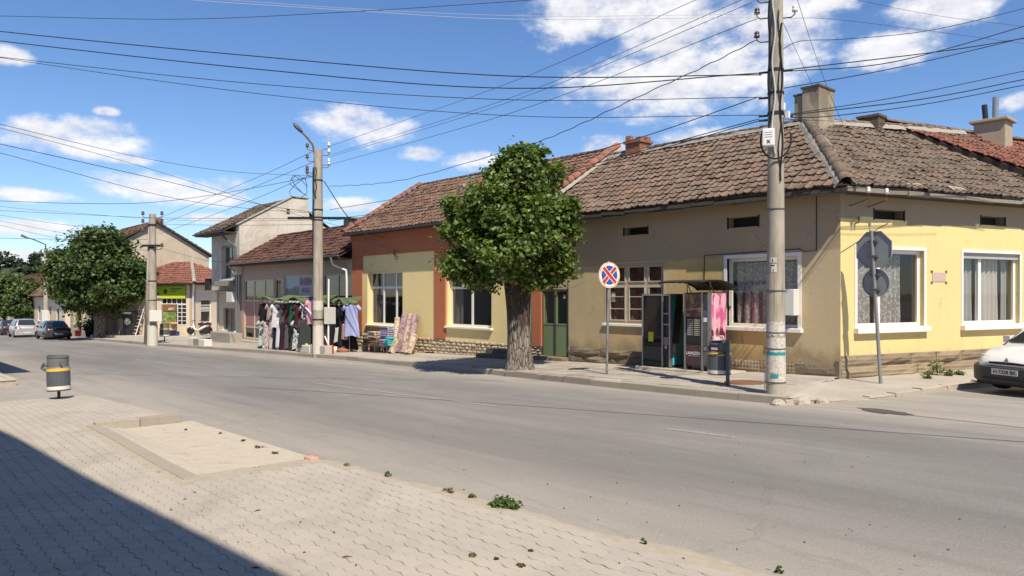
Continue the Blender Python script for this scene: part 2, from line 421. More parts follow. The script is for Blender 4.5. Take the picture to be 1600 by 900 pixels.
def m_leaf(name, c1, c2, c3):
    b = NB(name); at = b.n('ShaderNodeAttribute'); at.attribute_name = 'rnd'; r = at.outputs['Fac']
    col = b.mix(r, c1, c2); col = b.mix(b.ramp(r, 0.78, 0.95), col, c3)  # palest share of leaves, widened to paint sun glints into the colour
    b.fin(col, 0.45, spec=0.45)
    tr = b.n('ShaderNodeBsdfTranslucent'); b.l(b.mix(1.0, col, (1.5, 1.45, 0.55), 'MULTIPLY'), tr.inputs[0])
    ms = b.n('ShaderNodeMixShader'); ms.inputs[0].default_value = 0.36
    b.l(b.b.outputs[0], ms.inputs[1]); b.l(tr.outputs[0], ms.inputs[2]); b.l(ms.outputs[0], b.out.inputs[0])
    return b.mat

def m_glass(name, tint=(0.03, 0.035, 0.04), clear=0.55, rough=0.03, refl=1.0):
    """window glass: see-through, with the sky and street mirrored in it"""
    b = NB(name); b.fin(tint, rough, spec=0.75 * refl * refl)
    t = b.n('ShaderNodeBsdfTransparent'); t.inputs[0].default_value = (0.96, 0.98, 0.97, 1)
    gl = b.n('ShaderNodeBsdfGlossy'); gl.inputs['Roughness'].default_value = rough
    bn = b.n('ShaderNodeBump'); bn.inputs['Strength'].default_value = 0.04; bn.inputs['Distance'].default_value = 0.02
    b.l(b.noise(1.8, 2, 0.5), bn.inputs['Height']); b.l(bn.outputs[0], gl.inputs['Normal'])
    m1 = b.n('ShaderNodeMixShader'); m1.inputs[0].default_value = clear
    b.l(b.b.outputs[0], m1.inputs[1]); b.l(t.outputs[0], m1.inputs[2])
    fr = b.n('ShaderNodeFresnel'); fr.inputs[0].default_value = 1.5
    bf = b.n('ShaderNodeNewGeometry').outputs['Backfacing']; m2 = b.n('ShaderNodeMixShader'); b.l(b.math('MULTIPLY', b.math('MULTIPLY', b.math('ADD', fr.outputs[0], .02), refl), b.math('SUBTRACT', 1.0, bf)), m2.inputs[0])
    b.l(m1.outputs[0], m2.inputs[1]); b.l(gl.outputs[0], m2.inputs[2]); b.l(m2.outputs[0], b.out.inputs[0])
    return b.mat

def m_fabric(name, c, c2=None, scale=10, var=0.2, spots=None, sscale=14, rough=0.9):
    if name in MATS: return MATS[name]
    b = NB(name); f = b.noise(scale, 4, 0.6)
    col = b.mix(f, tuple(x * (1 - var) for x in c), c2 or tuple(min(1, x * (1 + var)) for x in c))
    if spots: col = b.mix(b.ramp(b.noise(sscale, 3, 0.6, dist=1.0), 0.5, 0.56), col, spots)
    b.bump(b.noise(120, 2), 0.15, 0.003)
    m = b.fin(col, rough, spec=0.15)
    return m

def m_lace(name, base, hole, scale=16):
    b = NB(name)
    v = b.voro(scale, 'F1', stretch=(1, 1, 0.8)); w = b.noise(3, 4)
    col = b.mix(b.ramp(v, 0.35, 0.5), base, hole); col = b.mix(b.math('MULTIPLY', w, 0.3), col, hole)
    return b.fin(col, 0.95, spec=0.1)

def m_paint(name, c, rough=0.3, flake=0.0, coat=0.6):
    b = NB(name); col = c
    if flake: col = b.mix(b.noise(2.0, 3), tuple(x * 0.9 for x in c), c)
    b.fin(col, rough, metal=flake, spec=0.5); b.b.inputs['Coat Weight'].default_value = coat; b.b.inputs['Coat Roughness'].default_value = 0.06
    return b.mat

ASPHALT = m_asphalt()
PAVER = m_pavers('concrete_pavers', (0.40, 0.362, 0.31), (0.47, 0.428, 0.37), (0.505, 0.455, 0.38))
SLAB = m_pavers('pavement_slabs', (0.33, 0.295, 0.25), (0.45, 0.405, 0.345), (0.50, 0.45, 0.375))
SAND = plain('joint_sand', (0.42, 0.37, 0.295), 0.95, var=0.18, scale=9, bump=0.3, bscale=80, spec=0.1)
DUST = plain('dusty_concrete', (0.50, 0.45, 0.375), 0.95, var=0.16, scale=3.0, bump=0.35, bscale=30, spec=0.1)
EARTH = plain('dry_earth', (0.30, 0.25, 0.18), 0.95, var=0.25, scale=0.6, bump=0.3, bscale=20, spec=0.1)
KERB = m_stone('kerb_concrete', (0.30, 0.265, 0.22), (0.43, 0.385, 0.32), bs=45, strength=0.35)
OLDKERB = m_stone('broken_kerb_stone', (0.40, 0.35, 0.28), (0.53, 0.47, 0.385), bs=14, strength=0.8)
ROADPAINT = None
def m_roadpaint():
    b = NB('worn_road_paint'); k = b.ramp(b.noise(14, 5, 0.75), 0.44, 0.68)
    col = b.mix(k, (0.255, 0.24, 0.22), (0.42, 0.40, 0.37))
    return b.fin(col, 0.85, spec=0.2)
ROADPAINT = m_roadpaint()
def m_tanwall():
    """old ochre limewash, grey cement render above where the wash never reached"""
    b = NB('ochre_wall'); x, y, z = b.sep()
    f = b.noise(0.9, 6, 0.65); g = b.noise(3.2, 6, 0.7); st = b.noise(2.0, 5, 0.6, stretch=(0.9, 0.9, 0.16)); gr = b.noise(90, 3, 0.6)
    col = b.mix(b.ramp(f, 0.3, 0.7), (0.575, 0.435, 0.225), (0.43, 0.345, 0.22))
    yel = b.ramp(x, -12.4, -11.2); yel = b.math('MULTIPLY', yel, b.ramp(x, -8.0, -9.2))
    col = b.mix(b.math('MULTIPLY', yel, b.math('MULTIPLY_ADD', g, 0.8, 0.25)), col, (0.615, 0.445, 0.15)); col = b.mix(b.math('MULTIPLY', b.ramp(b.math('ADD', x, b.math('MULTIPLY', g, .8)), -8.6, -7.9), .7), col, (.56, .465, .295))
    grey = b.ramp(b.math('ADD', x, b.math('MULTIPLY', g, 1.2)), -13.2, -14.4)
    col = b.mix(b.math('MULTIPLY', grey, b.math('MULTIPLY_ADD', g, 0.7, 0.2)), col, (0.50, 0.41, 0.265))
    col = b.mix(b.math('MULTIPLY', b.ramp(st, 0.5, 0.78), 0.28), col, (0.30, 0.245, 0.165))
    zz = b.math('SUBTRACT', z, b.math('MULTIPLY', x, SLOPE))
    rise = b.ramp(b.math('ADD', zz, b.math('MULTIPLY', b.math('SUBTRACT', b.noise(1.4, 6, 0.7, stretch=(1, 1, 0.5)), 0.5), 1.0)), 0.98, 0.52)
    col = b.mix(b.math('MULTIPLY', rise, 0.68), col, (0.25, 0.19, 0.115))
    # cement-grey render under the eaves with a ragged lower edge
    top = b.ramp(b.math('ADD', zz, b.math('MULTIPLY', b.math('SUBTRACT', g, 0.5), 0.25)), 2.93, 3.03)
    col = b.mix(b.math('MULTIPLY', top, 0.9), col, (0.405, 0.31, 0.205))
    col = b.mix(b.math('MULTIPLY', b.ramp(g, 0.56, 0.78), 0.3), col, (0.33, 0.265, 0.165))
    ck = b.math('ADD', b.voro(.75, 'DISTANCE_TO_EDGE'), b.math('MULTIPLY', b.math('SUBTRACT', b.noise(5, 4, .7), .5), .09))
    col = b.mix(b.math('MULTIPLY', b.math('MULTIPLY', b.ramp(b.math('ABSOLUTE', ck), .007, .001), b.ramp(f, .45, .6)), .55), col, (.2, .16, .1))
    pl = b.ramp(b.math('ADD', b.noise(1.7, 6, .75, dist=.8), b.math('MULTIPLY', zz, -.06)), .56, .575)
    col = b.mix(b.math('MULTIPLY', pl, .55), col, (.42, .36, .27))
    b.bump(b.math('ADD', b.math('ADD', b.math('MULTIPLY', gr, 0.5), g), b.math('MULTIPLY', pl, -.6)), 0.4, 0.025)
    return b.fin(col, 0.93, spec=0.18)
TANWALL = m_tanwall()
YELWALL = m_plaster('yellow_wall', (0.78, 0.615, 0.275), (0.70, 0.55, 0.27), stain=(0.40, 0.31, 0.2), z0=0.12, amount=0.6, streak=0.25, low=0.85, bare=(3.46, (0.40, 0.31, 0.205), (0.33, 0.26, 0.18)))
REDWALL_Y = m_plaster('cream_yellow_wall', (0.82, 0.665, 0.32), (0.78, 0.64, 0.33), stain=(0.5, 0.4, 0.22), z0=0.1, amount=0.5, streak=0.15, low=0.2)
REDBAND = m_plaster('brick_red_paint', (0.46, 0.165, 0.083), (0.42, 0.15, 0.078), stain=(0.25, 0.09, 0.05), z0=-1.0, amount=0.6, streak=0.3, low=0.1)
PINKWALL = m_plaster('mauve_wall', (0.50, 0.385, 0.315), (0.45, 0.345, 0.285), z0=0.0, amount=0.5, streak=0.35, low=0.4, stain=(0.26, 0.2, 0.16))
WHITEWALL = m_plaster('weathered_white_wall', (0.66, 0.60, 0.50), (0.56, 0.50, 0.41), stain=(0.17, 0.145, 0.11), z0=0.0, amount=0.8, streak=0.7, low=0.2, patch=(0.43, 0.37, 0.29), pamt=0.5)
GREYWALL = m_plaster('grey_beige_render', (0.50, 0.43, 0.325), (0.43, 0.37, 0.28), stain=(0.2, 0.165, 0.12), z0=0.0, amount=0.7, streak=0.6, low=0.3, patch=(0.58, 0.52, 0.41), pamt=0.5)
CREAMWALL = m_plaster('cream_wall', (0.72, 0.60, 0.46), (0.66, 0.56, 0.43), z0=0.0, amount=0.5, streak=0.25, low=0.35, stain=(0.3, 0.25, 0.18))
CEMENT = m_stone('cement_bed', (0.30, 0.275, 0.235), (0.43, 0.395, 0.335), bs=18, strength=0.9)
STUCCO_CHIM = m_plaster('chimney_render', (0.44, 0.37, 0.265), (0.24, 0.2, 0.145), stain=(0.075, 0.064, 0.05), z0=3, amount=1.0, streak=1.6, low=0.3, patch=(.16, .135, .105), pamt=.7)
BRICK = m_stone('chimney_brick', (0.27, 0.115, 0.07), (0.37, 0.175, 0.11), bs=40, strength=0.4)
DARKBRICK = m_stone('sooty_brick', (0.10, 0.075, 0.058), (0.2, 0.14, 0.105), bs=40, strength=0.5)
TILE_OLD = m_tile('old_roof_tile', [(0.09, 0.062, 0.047), (0.155, 0.10, 0.074), (0.205, 0.128, 0.092), (0.17, 0.122, 0.094), (0.26, 0.16, 0.112), (0.145, 0.107, 0.083)], 0.85, (0.18, 0.146, 0.115))
TILE_SIDE = m_tile('lichen_roof_tile', [(0.08, 0.062, 0.05), (0.13, 0.095, 0.07), (0.20, 0.13, 0.09), (0.15, 0.12, 0.095)], 0.95, (0.20, 0.165, 0.13))
TILE_NB = m_tile('dull_red_tile', [(0.24, 0.09, 0.062), (0.31, 0.12, 0.082), (0.2, 0.082, 0.06), (0.27, 0.115, 0.085)], 0.4, (0.17, 0.115, 0.09))
TILE_RED = m_tile('red_roof_tile', [(0.30, 0.115, 0.075), (0.37, 0.155, 0.10), (0.25, 0.10, 0.068), (0.32, 0.145, 0.10)], 0.4, (0.22, 0.15, 0.11))
TILE_MID = m_tile('weathered_red_tile', [(0.11, 0.066, 0.048), (0.18, 0.098, 0.068), (0.23, 0.125, 0.085), (0.145, 0.095, 0.07), (0.26, 0.135, 0.09)], 0.75, (0.19, 0.145, 0.112))
TILE_BROWN = m_tile('brown_roof_tile', [(0.085, 0.042, 0.034), (0.14, 0.064, 0.048), (0.115, 0.06, 0.046), (0.175, 0.08, 0.06)], 0.35, (0.11, 0.085, 0.07))
WOODGREY = m_stone('weathered_board', (0.16, 0.14, 0.115), (0.34, 0.30, 0.245), bs=22, strength=0.6)
WOODDARK = plain('dark_soffit', (0.07, 0.056, 0.045), 0.9, var=0.3, scale=5)
STONE_LT = m_stone('pale_plinth_stone', (0.46, 0.375, 0.245), (0.62, 0.52, 0.36), bs=20, strength=0.8)
MORTAR = plain('plinth_mortar', (0.28, 0.23, 0.165), 0.95, var=0.2, scale=8, spec=0.1)
HEWN = m_rough_hewn()
PLINTH_DK = m_stone('dark_plinth_stone', (0.15, 0.122, 0.09), (0.26, 0.21, 0.15), bs=16, strength=0.9)
PVC = plain('white_plastic', (0.80, 0.79, 0.77), 0.35, var=0.04, scale=2)
OLDPAINT = m_stone('peeling_cream_paint', (0.42, 0.355, 0.265), (0.57, 0.5, 0.39), bs=30, strength=0.25, rough=0.7)
SILLWHITE = plain('sill_white', (0.80, 0.78, 0.74), 0.6, var=0.06, scale=3)
GLASS = m_glass('window_glass', clear=0.97)
DGLASS = m_glass('shop_glass', tint=(0.02, 0.024, 0.028), clear=0.7)
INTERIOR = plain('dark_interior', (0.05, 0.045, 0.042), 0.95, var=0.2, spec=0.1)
CURTAIN = m_fabric('grey_net_curtain', (0.36, 0.345, 0.34), var=0.14, scale=4)
LACE = m_lace('lace_curtain', (0.50, 0.46, 0.44), (0.29, 0.26, 0.255), 17)
PINKLACE = m_lace('pink_lace_curtain', (0.30, 0.15, 0.13), (0.19, 0.085, 0.075), 22)
PALECURT = m_fabric('pale_curtain', (0.52, 0.46, 0.44), var=0.1, scale=4)
PURPLE = m_fabric('purple_drape', (0.10, 0.03, 0.075), var=0.2, scale=4)
STEELGREY = plain('painted_grey_steel', (0.095, 0.105, 0.118), 0.5, var=0.12, scale=5, spec=0.4)
POSTGREY = plain('galvanised_post', (0.30, 0.305, 0.30), 0.5, metal=0.35, var=0.15, scale=12)
ALU = plain('aluminium', (0.36, 0.36, 0.365), 0.38, metal=0.7, var=0.08, scale=6)
BLACKSTEEL = plain('black_steel', (0.022, 0.023, 0.025), 0.45, var=0.2, spec=0.4)
RUBBER = plain('rubber', (0.02, 0.02, 0.02), 0.8, var=0.2)
WIRE = plain('black_cable', (0.018, 0.018, 0.02), 0.6, var=0.1)
WIREPALE = plain('bare_wire', (0.55, 0.55, 0.56), 0.5, var=0.05)
CERAMIC = plain('white_porcelain', (0.78, 0.76, 0.72), 0.2, var=0.06, spec=0.6)
BROWNCER = plain('brown_porcelain', (0.10, 0.06, 0.045), 0.25, var=0.1, spec=0.5)
BOXWHITE = plain('meter_box_white', (0.68, 0.67, 0.64), 0.5, var=0.07, scale=4)
RUST = m_stone('rusty_steel', (0.15, 0.075, 0.045), (0.24, 0.13, 0.08), bs=40, strength=0.3)
POLE = m_concrete_pole()
BARK = m_bark()
YELLOW = plain('bin_yellow', (0.74, 0.50, 0.075), 0.5, var=0.1, scale=8)
WHITEP = plain('bin_white', (0.72, 0.69, 0.62), 0.5, var=0.1, scale=8)
INK = plain('black_ink', (0.025, 0.025, 0.028), 0.6, var=0.0)
PAPER = m_fabric('torn_paper', (0.62, 0.58, 0.51), var=0.22, scale=14, spots=(0.45, 0.405, 0.34), sscale=26)
TEAL = plain('teal_print', (0.03, 0.30, 0.32), 0.5, var=0.15, scale=8)
LEAF = m_leaf('linden_leaf', (0.05, 0.095, 0.018), (0.19, 0.27, 0.055), (0.34, 0.38, 0.13))
LEAF2 = m_leaf('street_tree_leaf', (0.033, 0.062, 0.017), (0.115, 0.17, 0.042), (0.2, 0.25, 0.075))
LEAF3 = m_leaf('far_wood_leaf', (0.02, 0.035, 0.016), (0.045, 0.068, 0.026), (0.065, 0.085, 0.035))
WEED = m_leaf('weed_leaf', (0.045, 0.085, 0.015), (0.12, 0.18, 0.035), (0.24, 0.26, 0.09))
# ------------------------------------------------------------------ the ground, road, pavements
def lerp(a, b, t): return a + (b - a) * t
def interp(pts, x):                  # pts sorted by first coordinate
    if x <= pts[0][0]: return pts[0][1]
    for (a, ya), (b, yb) in zip(pts, pts[1:]):
        if x <= b: return lerp(ya, yb, (x - a) / (b - a))
    return pts[-1][1]
def sm(x, a, b):
    t = max(0, min(1, (x - a) / (b - a))); return t * t * (3 - 2 * t)

m = MB(); xs = [-1800, -600, -130, -60, 0, 60, 600, 1800]; ys = [-1800, -300, 0, 60, 300, 1800]
m.grid([[(x, y, gz(x) - 0.06) for y in ys] for x in xs])
m.build('ground', EARTH, kind='structure')
m = MB()
m.grid([[(x, y, gz(x)) for y in [-7, 0, 4, 8, 12, 16, 26, 60]] for x in [-130, -100, -60, -30, -15, -8, -4, 0, 4, 8, 20, 40]])
m.build('road', ASPHALT, kind='structure')

# kerb line of the far pavement
KY = [(-62, 12.7), (-44, 12.72), (-32, 13.3), (-24, 13.35), (-16, 12.95), (-10, 12.45), (-6.6, 12.33)]
CORNER = [(-6.6, 12.33), (-6.42, 12.84), (-6.13, 13.34), (-5.86, 14.06), (-5.64, 14.64), (-5.47, 15.45), (-5.34, 16.43), (-5.05, 17.4), (-3.6, 22.4), (-1.0, 31.0)]
COFF = [0.15, 0.07, 0.035, 0.045, 0.07, 0.1, 0.11, 0.12, 0.12, 0.12]
CC = Vector((-7.35, 16.1)); WD = Vector((0.281, 0.96)).normalized()
def kerbY(x): return interp(KY, x)
def far_off(x, y): return 0.15 + 0.012 * max(0, y - kerbY(x))
m = MB()
cols = [-62 + 1.5 * i for i in range(37)] + [-7.35]
cols = [x for x in cols if x < -7.35 or x == -7.35]
rows = [[(x, lerp(kerbY(x) + 0.1, 16.4 if x > -46 else 24, k / 6), gz(x) + far_off(x, lerp(kerbY(x), 16.4, k / 6)) - 0.018) for k in range(7)] for x in cols]
inner_t = [0, 0, 0.25, 0.6, 1.0, 1.5, 2.2, 3.0, 8.0, 17.0]
for (p, o, t) in zip(CORNER, COFF, inner_t):
    q = CC + WD * t - Vector((WD.y, -WD.x)) * 0.2; r = []
    for k in range(7):
        x = lerp(p[0], q.x, k / 6); y = lerp(p[1], q.y, k / 6)
        r.append((x, y, gz(x) + lerp(o, 0.165, k / 6) - 0.018))
    rows.append(r)
m.grid(rows)
FSIDE = m.build('pavement', SLAB, kind='structure', label='paved footway along the row of houses')
# slabs of the footway
sl = 0.34; slab_cells = []
for i in range(int(13.0 / sl)):
    x = -7.3 - sl * (i + 0.5)
    y0 = kerbY(x) + 0.17
    for j in range(12):
        y = 12.0 + sl * (j + 0.5)
        if y - sl / 2 < y0 or y + sl / 2 > 16.02: continue
        slab_cells.append((x, y))
slab_cells.sort(key=lambda p: p[0] ** 2 + p[1] ** 2)
def slab_mesh(k):
    mb = MB(); h = sl / 2 - 0.006; c = 0.008
    mb.hexa([(-h, -h, -0.05), (h, -h, -0.05), (h, h, -0.05), (-h, h, -0.05), (-h + c, -h + c, 0), (h - c, -h + c, 0), (h - c, h - c, 0), (-h + c, h - c, 0)])
    return mb
sm_me = slab_mesh(0).mesh('paving_slab', SLAB)
rest = MB()
for i, (x, y) in enumerate(slab_cells):
    z = gz(x) + far_off(x, y) + random.uniform(-0.004, 0.004)
    M4 = Matrix.Translation((x, y, z)) @ Matrix.Rotation(-math.atan(SLOPE) + random.uniform(-.006, .006), 4, 'Y') @ Matrix.Rotation(random.uniform(-.006, .006) + 0.012, 4, 'X')
    if i < 300: piece('paving_slab', sm_me, FSIDE, M4)
    else:
        s = slab_mesh(0); rest.add([M4 @ Vector(v) for v in s.v], s.f, rnd=random.random())
if rest.v: rest.build('paving_slab', SLAB, FSIDE, kind='stuff')
# kerb stones, one by one
def kerb_stone(par, p, q, o0, o1, w=0.15, mat=KERB, rough=0.0, name='kerb_stone'):
    p = Vector(p); q = Vector(q); d = (q - p).normalized(); n = Vector((-d.y, d.x)); g = 0.006
    p = p + d * g; q = q - d * g
    def P(a, k, z): return (a.x + n.x * k, a.y + n.y * k, z)
    za, zb = gz(p.x), gz(q.x); j = lambda: random.uniform(-rough, rough)
    c = 0.02
    mb = MB()
    mb.hexa([P(p, 0, za - .25), P(q, 0, zb - .25), P(q, w, zb - .25), P(p, w, za - .25),
             P(p, 0 + j(), za + o0 - c + j()), P(q, 0 + j(), zb + o1 - c + j()), P(q, w, zb + o1 + j()), P(p, w, za + o0 + j())])
    mb.hexa([P(p, 0, za + o0 - c - .002), P(q, 0, zb + o1 - c - .002), P(q, w, zb + o1 - .004), P(p, w, za + o0 - .004),
             P(p, c + j(), za + o0 + j() * .5), P(q, c + j(), zb + o1 + j() * .5), P(q, w - .002, zb + o1 + .001), P(p, w - .002, za + o0 + .001)])
    return mb.build(name, mat, par)
x = -6.6
while x > -61.5:
    L = 0.98
    a = (x, kerbY(x)); b2 = (x - L, kerbY(x - L))
    jo = random.uniform(-0.012, 0.012)
    kerb_stone(FSIDE, b2, a, 0.156 + jo, 0.156 + jo)
    x -= L
for i in range(len(CORNER) - 2):
    p, q = Vector(CORNER[i]), Vector(CORNER[i + 1]); n = max(1, round((q - p).length / 0.75))
    for k in range(n):
        a = p.lerp(q, k / n); b2 = p.lerp(q, (k + 1) / n)
        o = lerp(COFF[i], COFF[i + 1], (k + .5) / n)
        kerb_stone(FSIDE, a, b2, o + random.uniform(-.02, .02), o + random.uniform(-.02, .02), 0.19, OLDKERB, 0.018)
# lumps of broken concrete at the corner
for (x, y, s) in ((-6.72, 12.28, .11), (-6.45, 12.6, .14), (-6.25, 12.95, .1), (-6.6, 12.55, .12)):
    mb = MB(); prof = []
    for k in range(5):
        ring = []
        for j in range(9):
            w = 2 * math.pi * j / 9; r = s * (1.25, 1.2, 1.0, .7, .12)[k] * random.uniform(.75, 1.15)
            ring.append((x + r * math.cos(w), y + r * math.sin(w), gz(x) + (-.05, .02, .06, .085, .095)[k] * (s / .1)))
        prof.append(ring)
    mb.grid(prof, closed=True); mb.add(prof[-1], [tuple(range(9))])
    mb.build('broken_concrete', OLDKERB, FSIDE)
# round manhole cover let into the footway
def gnd_far(x, y): return gz(x) + far_off(x, y)
mb = MB(); c = (-8.31, 13.86, gnd_far(-8.31, 13.86) - 0.03)
mb.lathe(c, [(0.43, 0), (0.43, 0.042), (0.37, 0.045), (0.36, 0.038), (0.34, 0.038), (0.335, 0.045), (0.02, 0.046)], 28)
mb.build('manhole_cover', RUST, label='round rusty manhole cover let into the footway beside the nearest pole', cat='manhole cover')

# ---- near pavement of wavy interlocking pavers
def near_off(x): return 0.035 + 0.085 * sm(-x, 8.3, 12.4)
def near_edge(x):
    if x > -8.25: return 4.55 + 0.05 * x
    if x > -12.75: return 2.72
    return 3.95 + 0.06 * (x + 12.8)
m = MB(); rows = []
XS = [-17.75, -16.5, -15, -13.8, -12.76, -12.74, -11.6, -10.4, -9.3, -8.26, -8.24, -7, -5.5, -4, -2.5, -1, 2, 5]
for x in XS:
    e = near_edge(x); rows.append([(x, lerp(-2.2, e, k / 8), gz(x) + near_off(x) - 0.007) for k in range(9)])
m.grid(rows)
# skirts
edge_pts = [(x, near_edge(x), gz(x) + near_off(x) - 0.014) for x in XS]
m.grid([edge_pts, [(a, b, c - 0.3) for a, b, c in edge_pts]])
end = [(-17.75, lerp(-2.2, near_edge(-17.75), k / 8), gz(-17.75) + near_off(-17.75) - .014) for k in range(9)]
m.grid([end, [(a, b, c - 0.3) for a, b, c in end]])
NSIDE = m.build('near_pavement', SAND, kind='structure', label='dusty near footway of interlocking wavy pavers')
PL, PW, AMP = 0.17, 0.12, 0.0125
def wave(u): return AMP * (1 if (u % 1.0) < 0.5 else -1) * abs(math.sin(2 * math.pi * u))
def paver_outline(phase):
    g = 0.0025; pts = []; N = 6
    for k in range(N + 1):
        u = k / N; pts.append((-PL / 2 + PL * u, -PW / 2 + wave(u + phase) + g))
    for k in (1,): pts.append((PL / 2 + 0.009 - g, 0))
    for k in range(N + 1):
        u = 1 - k / N; pts.append((-PL / 2 + PL * u, PW / 2 + wave(u + phase) - g))
    pts.append((-PL / 2 + 0.009 + g, 0))
    pts = [(min(px, PL / 2 - g) if abs(px - PL / 2) < 1e-6 else (max(px, -PL / 2 + g) if abs(px + PL / 2) < 1e-6 else px), py) for px, py in pts]
    return pts
def paver_mb(phase):
    o = paver_outline(phase); n = len(o); mb = MB()
    top = [(x * 0.984, y * 0.978, 0.0) for x, y in o]; low = [(x, y, -0.005) for x, y in o]; bot = [(x, y, -0.03) for x, y in o]
    mb.add(top + low + bot, [tuple(range(n))] + [(i, n + i, n + (i + 1) % n, (i + 1) % n) for i in range(n)] + [(n + i, 2 * n + i, 2 * n + (i + 1) % n, n + (i + 1) % n) for i in range(n)])
    return mb
pv = [paver_mb(0.0), paver_mb(0.5)]
pv_me = [q.mesh('paver', PAVER) for q in pv]
for me in pv_me: fix_normals(me)
cells = []
for j in range(int(7.2 / PW)):
    y = -1.0 + PW * (j + 0.5); odd = j % 2
    for i in range(int(17 / PL)):
        x = -17.7 + PL * (i + 0.5 + 0.5 * odd)
        if y + PW / 2 > min(near_edge(x - PL / 2), near_edge(x + PL / 2)) - 0.02: continue
        if -12.95 < x < -8.0 and y > 2.45: continue
        # only what the place can show from about here
        d = x * -CT + y * ST; r = x * ST + y * CT
        if d < 2.2 or abs(r) > d * 0.85 + 0.6: continue
        cells.append((x, y, odd))
cells.sort(key=lambda c: c[0] ** 2 + c[1] ** 2)
rest = MB()
for i, (x, y, odd) in enumerate(cells):
    z = gz(x) + near_off(x) + random.uniform(-0.0035, 0.0035)
    tilt = -math.atan(SLOPE - 0.085 * (near_off(x - .2) - near_off(x + .2) > .002) * 0.25)
    M4 = Matrix.Translation((x, y, z)) @ Matrix.Rotation(tilt + random.uniform(-.01, .01), 4, 'Y') @ Matrix.Rotation(random.uniform(-.012, .012), 4, 'X')
    if i < 300: piece('paver', pv_me[odd], NSIDE, M4)
    else: rest.add([M4 @ Vector(v) for v in pv[odd].v], pv[odd].f, rnd=random.random())
rest.build('paver', PAVER, NSIDE, kind='stuff')
# dropped bay cut into the near pavement: kerb at its far end, flush edging along its back, rough concrete floor
def bay_off(x, y): return lerp(near_off(x) - 0.012, 0.008, sm(y, 2.72, 3.15))
m = MB(); m.grid([[(x, y, gz(x) + bay_off(x, y)) for y in (2.7, 2.8, 2.9, 3.0, 3.15, 3.6, 4.18)] for x in (-12.8, -12.2, -11.5, -10.8, -10, -9.2, -8.2)])
m.build('concrete_bay', m_stone('rough_bay_concrete', (0.36, 0.315, 0.25), (0.55, 0.49, 0.395), bs=5, strength=.7), kind='structure', label='rough concrete floor of the dropped bay in the near footway')
def edging(p, q, oa, ob, w, name='edging_stone', mat=KERB, dep=0.3):
    p = Vector(p); q = Vector(q); d = (q - p).normalized(); n = Vector((-d.y, d.x)); p += d * .004; q -= d * .004
    P = lambda a, k, z: (a.x + n.x * k, a.y + n.y * k, z); za, zb = gz(p.x), gz(q.x)
    return bevel(MB().hexa([P(p, 0, za - dep), P(q, 0, zb - dep), P(q, w, zb - dep), P(p, w, za - dep), P(p, 0, za + oa), P(q, 0, zb + ob), P(q, w, zb + ob), P(p, w, za + oa)]).build(name, mat, NSIDE), .008)
for k in range(2): edging((-12.72, 2.72 + .64 * k), (-12.72, 2.72 + .64 * (k + 1)), .15, .15, .14)
for k in range(5):
    a, b2 = -12.72 + .9 * k, -12.72 + .9 * (k + 1)
    edging((a, 2.6), (b2, 2.6), near_off(a) + .004, near_off(b2) + .004, .17)
for k in range(2): edging((-8.24 + .03 * k, 2.7 + .72 * k), (-8.24 + .03 * (k + 1), 2.7 + .72 * (k + 1)), .04, .036, .07)
mb = MB().box(-8.34, -8.16, 4.02, 4.14, gz(-8.3), gz(-8.3) + .06)
bevel(mb.build('painted_kerb_end', plain('faded_pink_paint', (0.56, 0.33, 0.26), 0.9), label='faded pink kerb end at the corner of the dropped bay', cat='kerb stone'), .015)
# drifted sand and grit along the road edge of the near pavement
for (xa, xb, n) in ((-8.2, 4.0, 120), (-17.6, -12.8, 46)):
    m = MB(); rows = []
    for k in range(n + 1):
        x = lerp(xa, xb, k / n); e = near_edge(x); a = .05 + .05 * mnoise.noise((x * 2.3, 0, 0)) + .03 * mnoise.noise((x * 9, 3, 0)); b3 = .10 + .09 * mnoise.noise((x * 1.1, 7, 0)) + .05 * mnoise.noise((x * 6, 1, 0))
        rows.append([(x, e + .004, gz(x) + .016), (x, e + .02 + .3 * max(.02, b3), gz(x) + .008), (x, e + .03 + max(.02, b3), gz(x) + .001)])
    m.grid(rows); m.build('sand_drift', SAND, kind='structure', recalc=False)
# the next pavement beyond the driveway, at the left edge of the picture
m = MB(); o2 = .13
m.grid([[(x, y, gz(x) + o2) for y in (-4, -1, 1, 3.0)] for x in (-60, -45, -30, -23.1)])
N2 = m.build('second_pavement', DUST, kind='structure', label='next stretch of near footway beyond the driveway')
for k in range(5): kerb_stone(N2, (-23.0, 3.1 - 1.0 * k), (-23.0, 2.1 - 1.0 * k), .14, .14, -.15, OLDKERB, .01)
for k in range(16): kerb_stone(N2, (-23.2 - k, 3.0), (-24.2 - k, 3.0), .14, .14, -.15, OLDKERB, .008)
# worn centre line
for i, (a, b2, y0, y1) in enumerate(((-32.2, -25.0, 8.3, 8.5), (-17.4, -12.0, 8.62, 8.75), (-11.6, -10.4, 8.76, 8.8), (-6.6, -5.5, 8.85, 8.9), (-45, -37, 8.1, 8.2))):
    m = MB(); m.grid([[(lerp(a, b2, k / 6), lerp(y0, y1, k / 6) + s * .055, gz(lerp(a, b2, k / 6)) + .004) for s in (-1, 1)] for k in range(7)])
    m.build('centre_line', ROADPAINT, kind='structure')
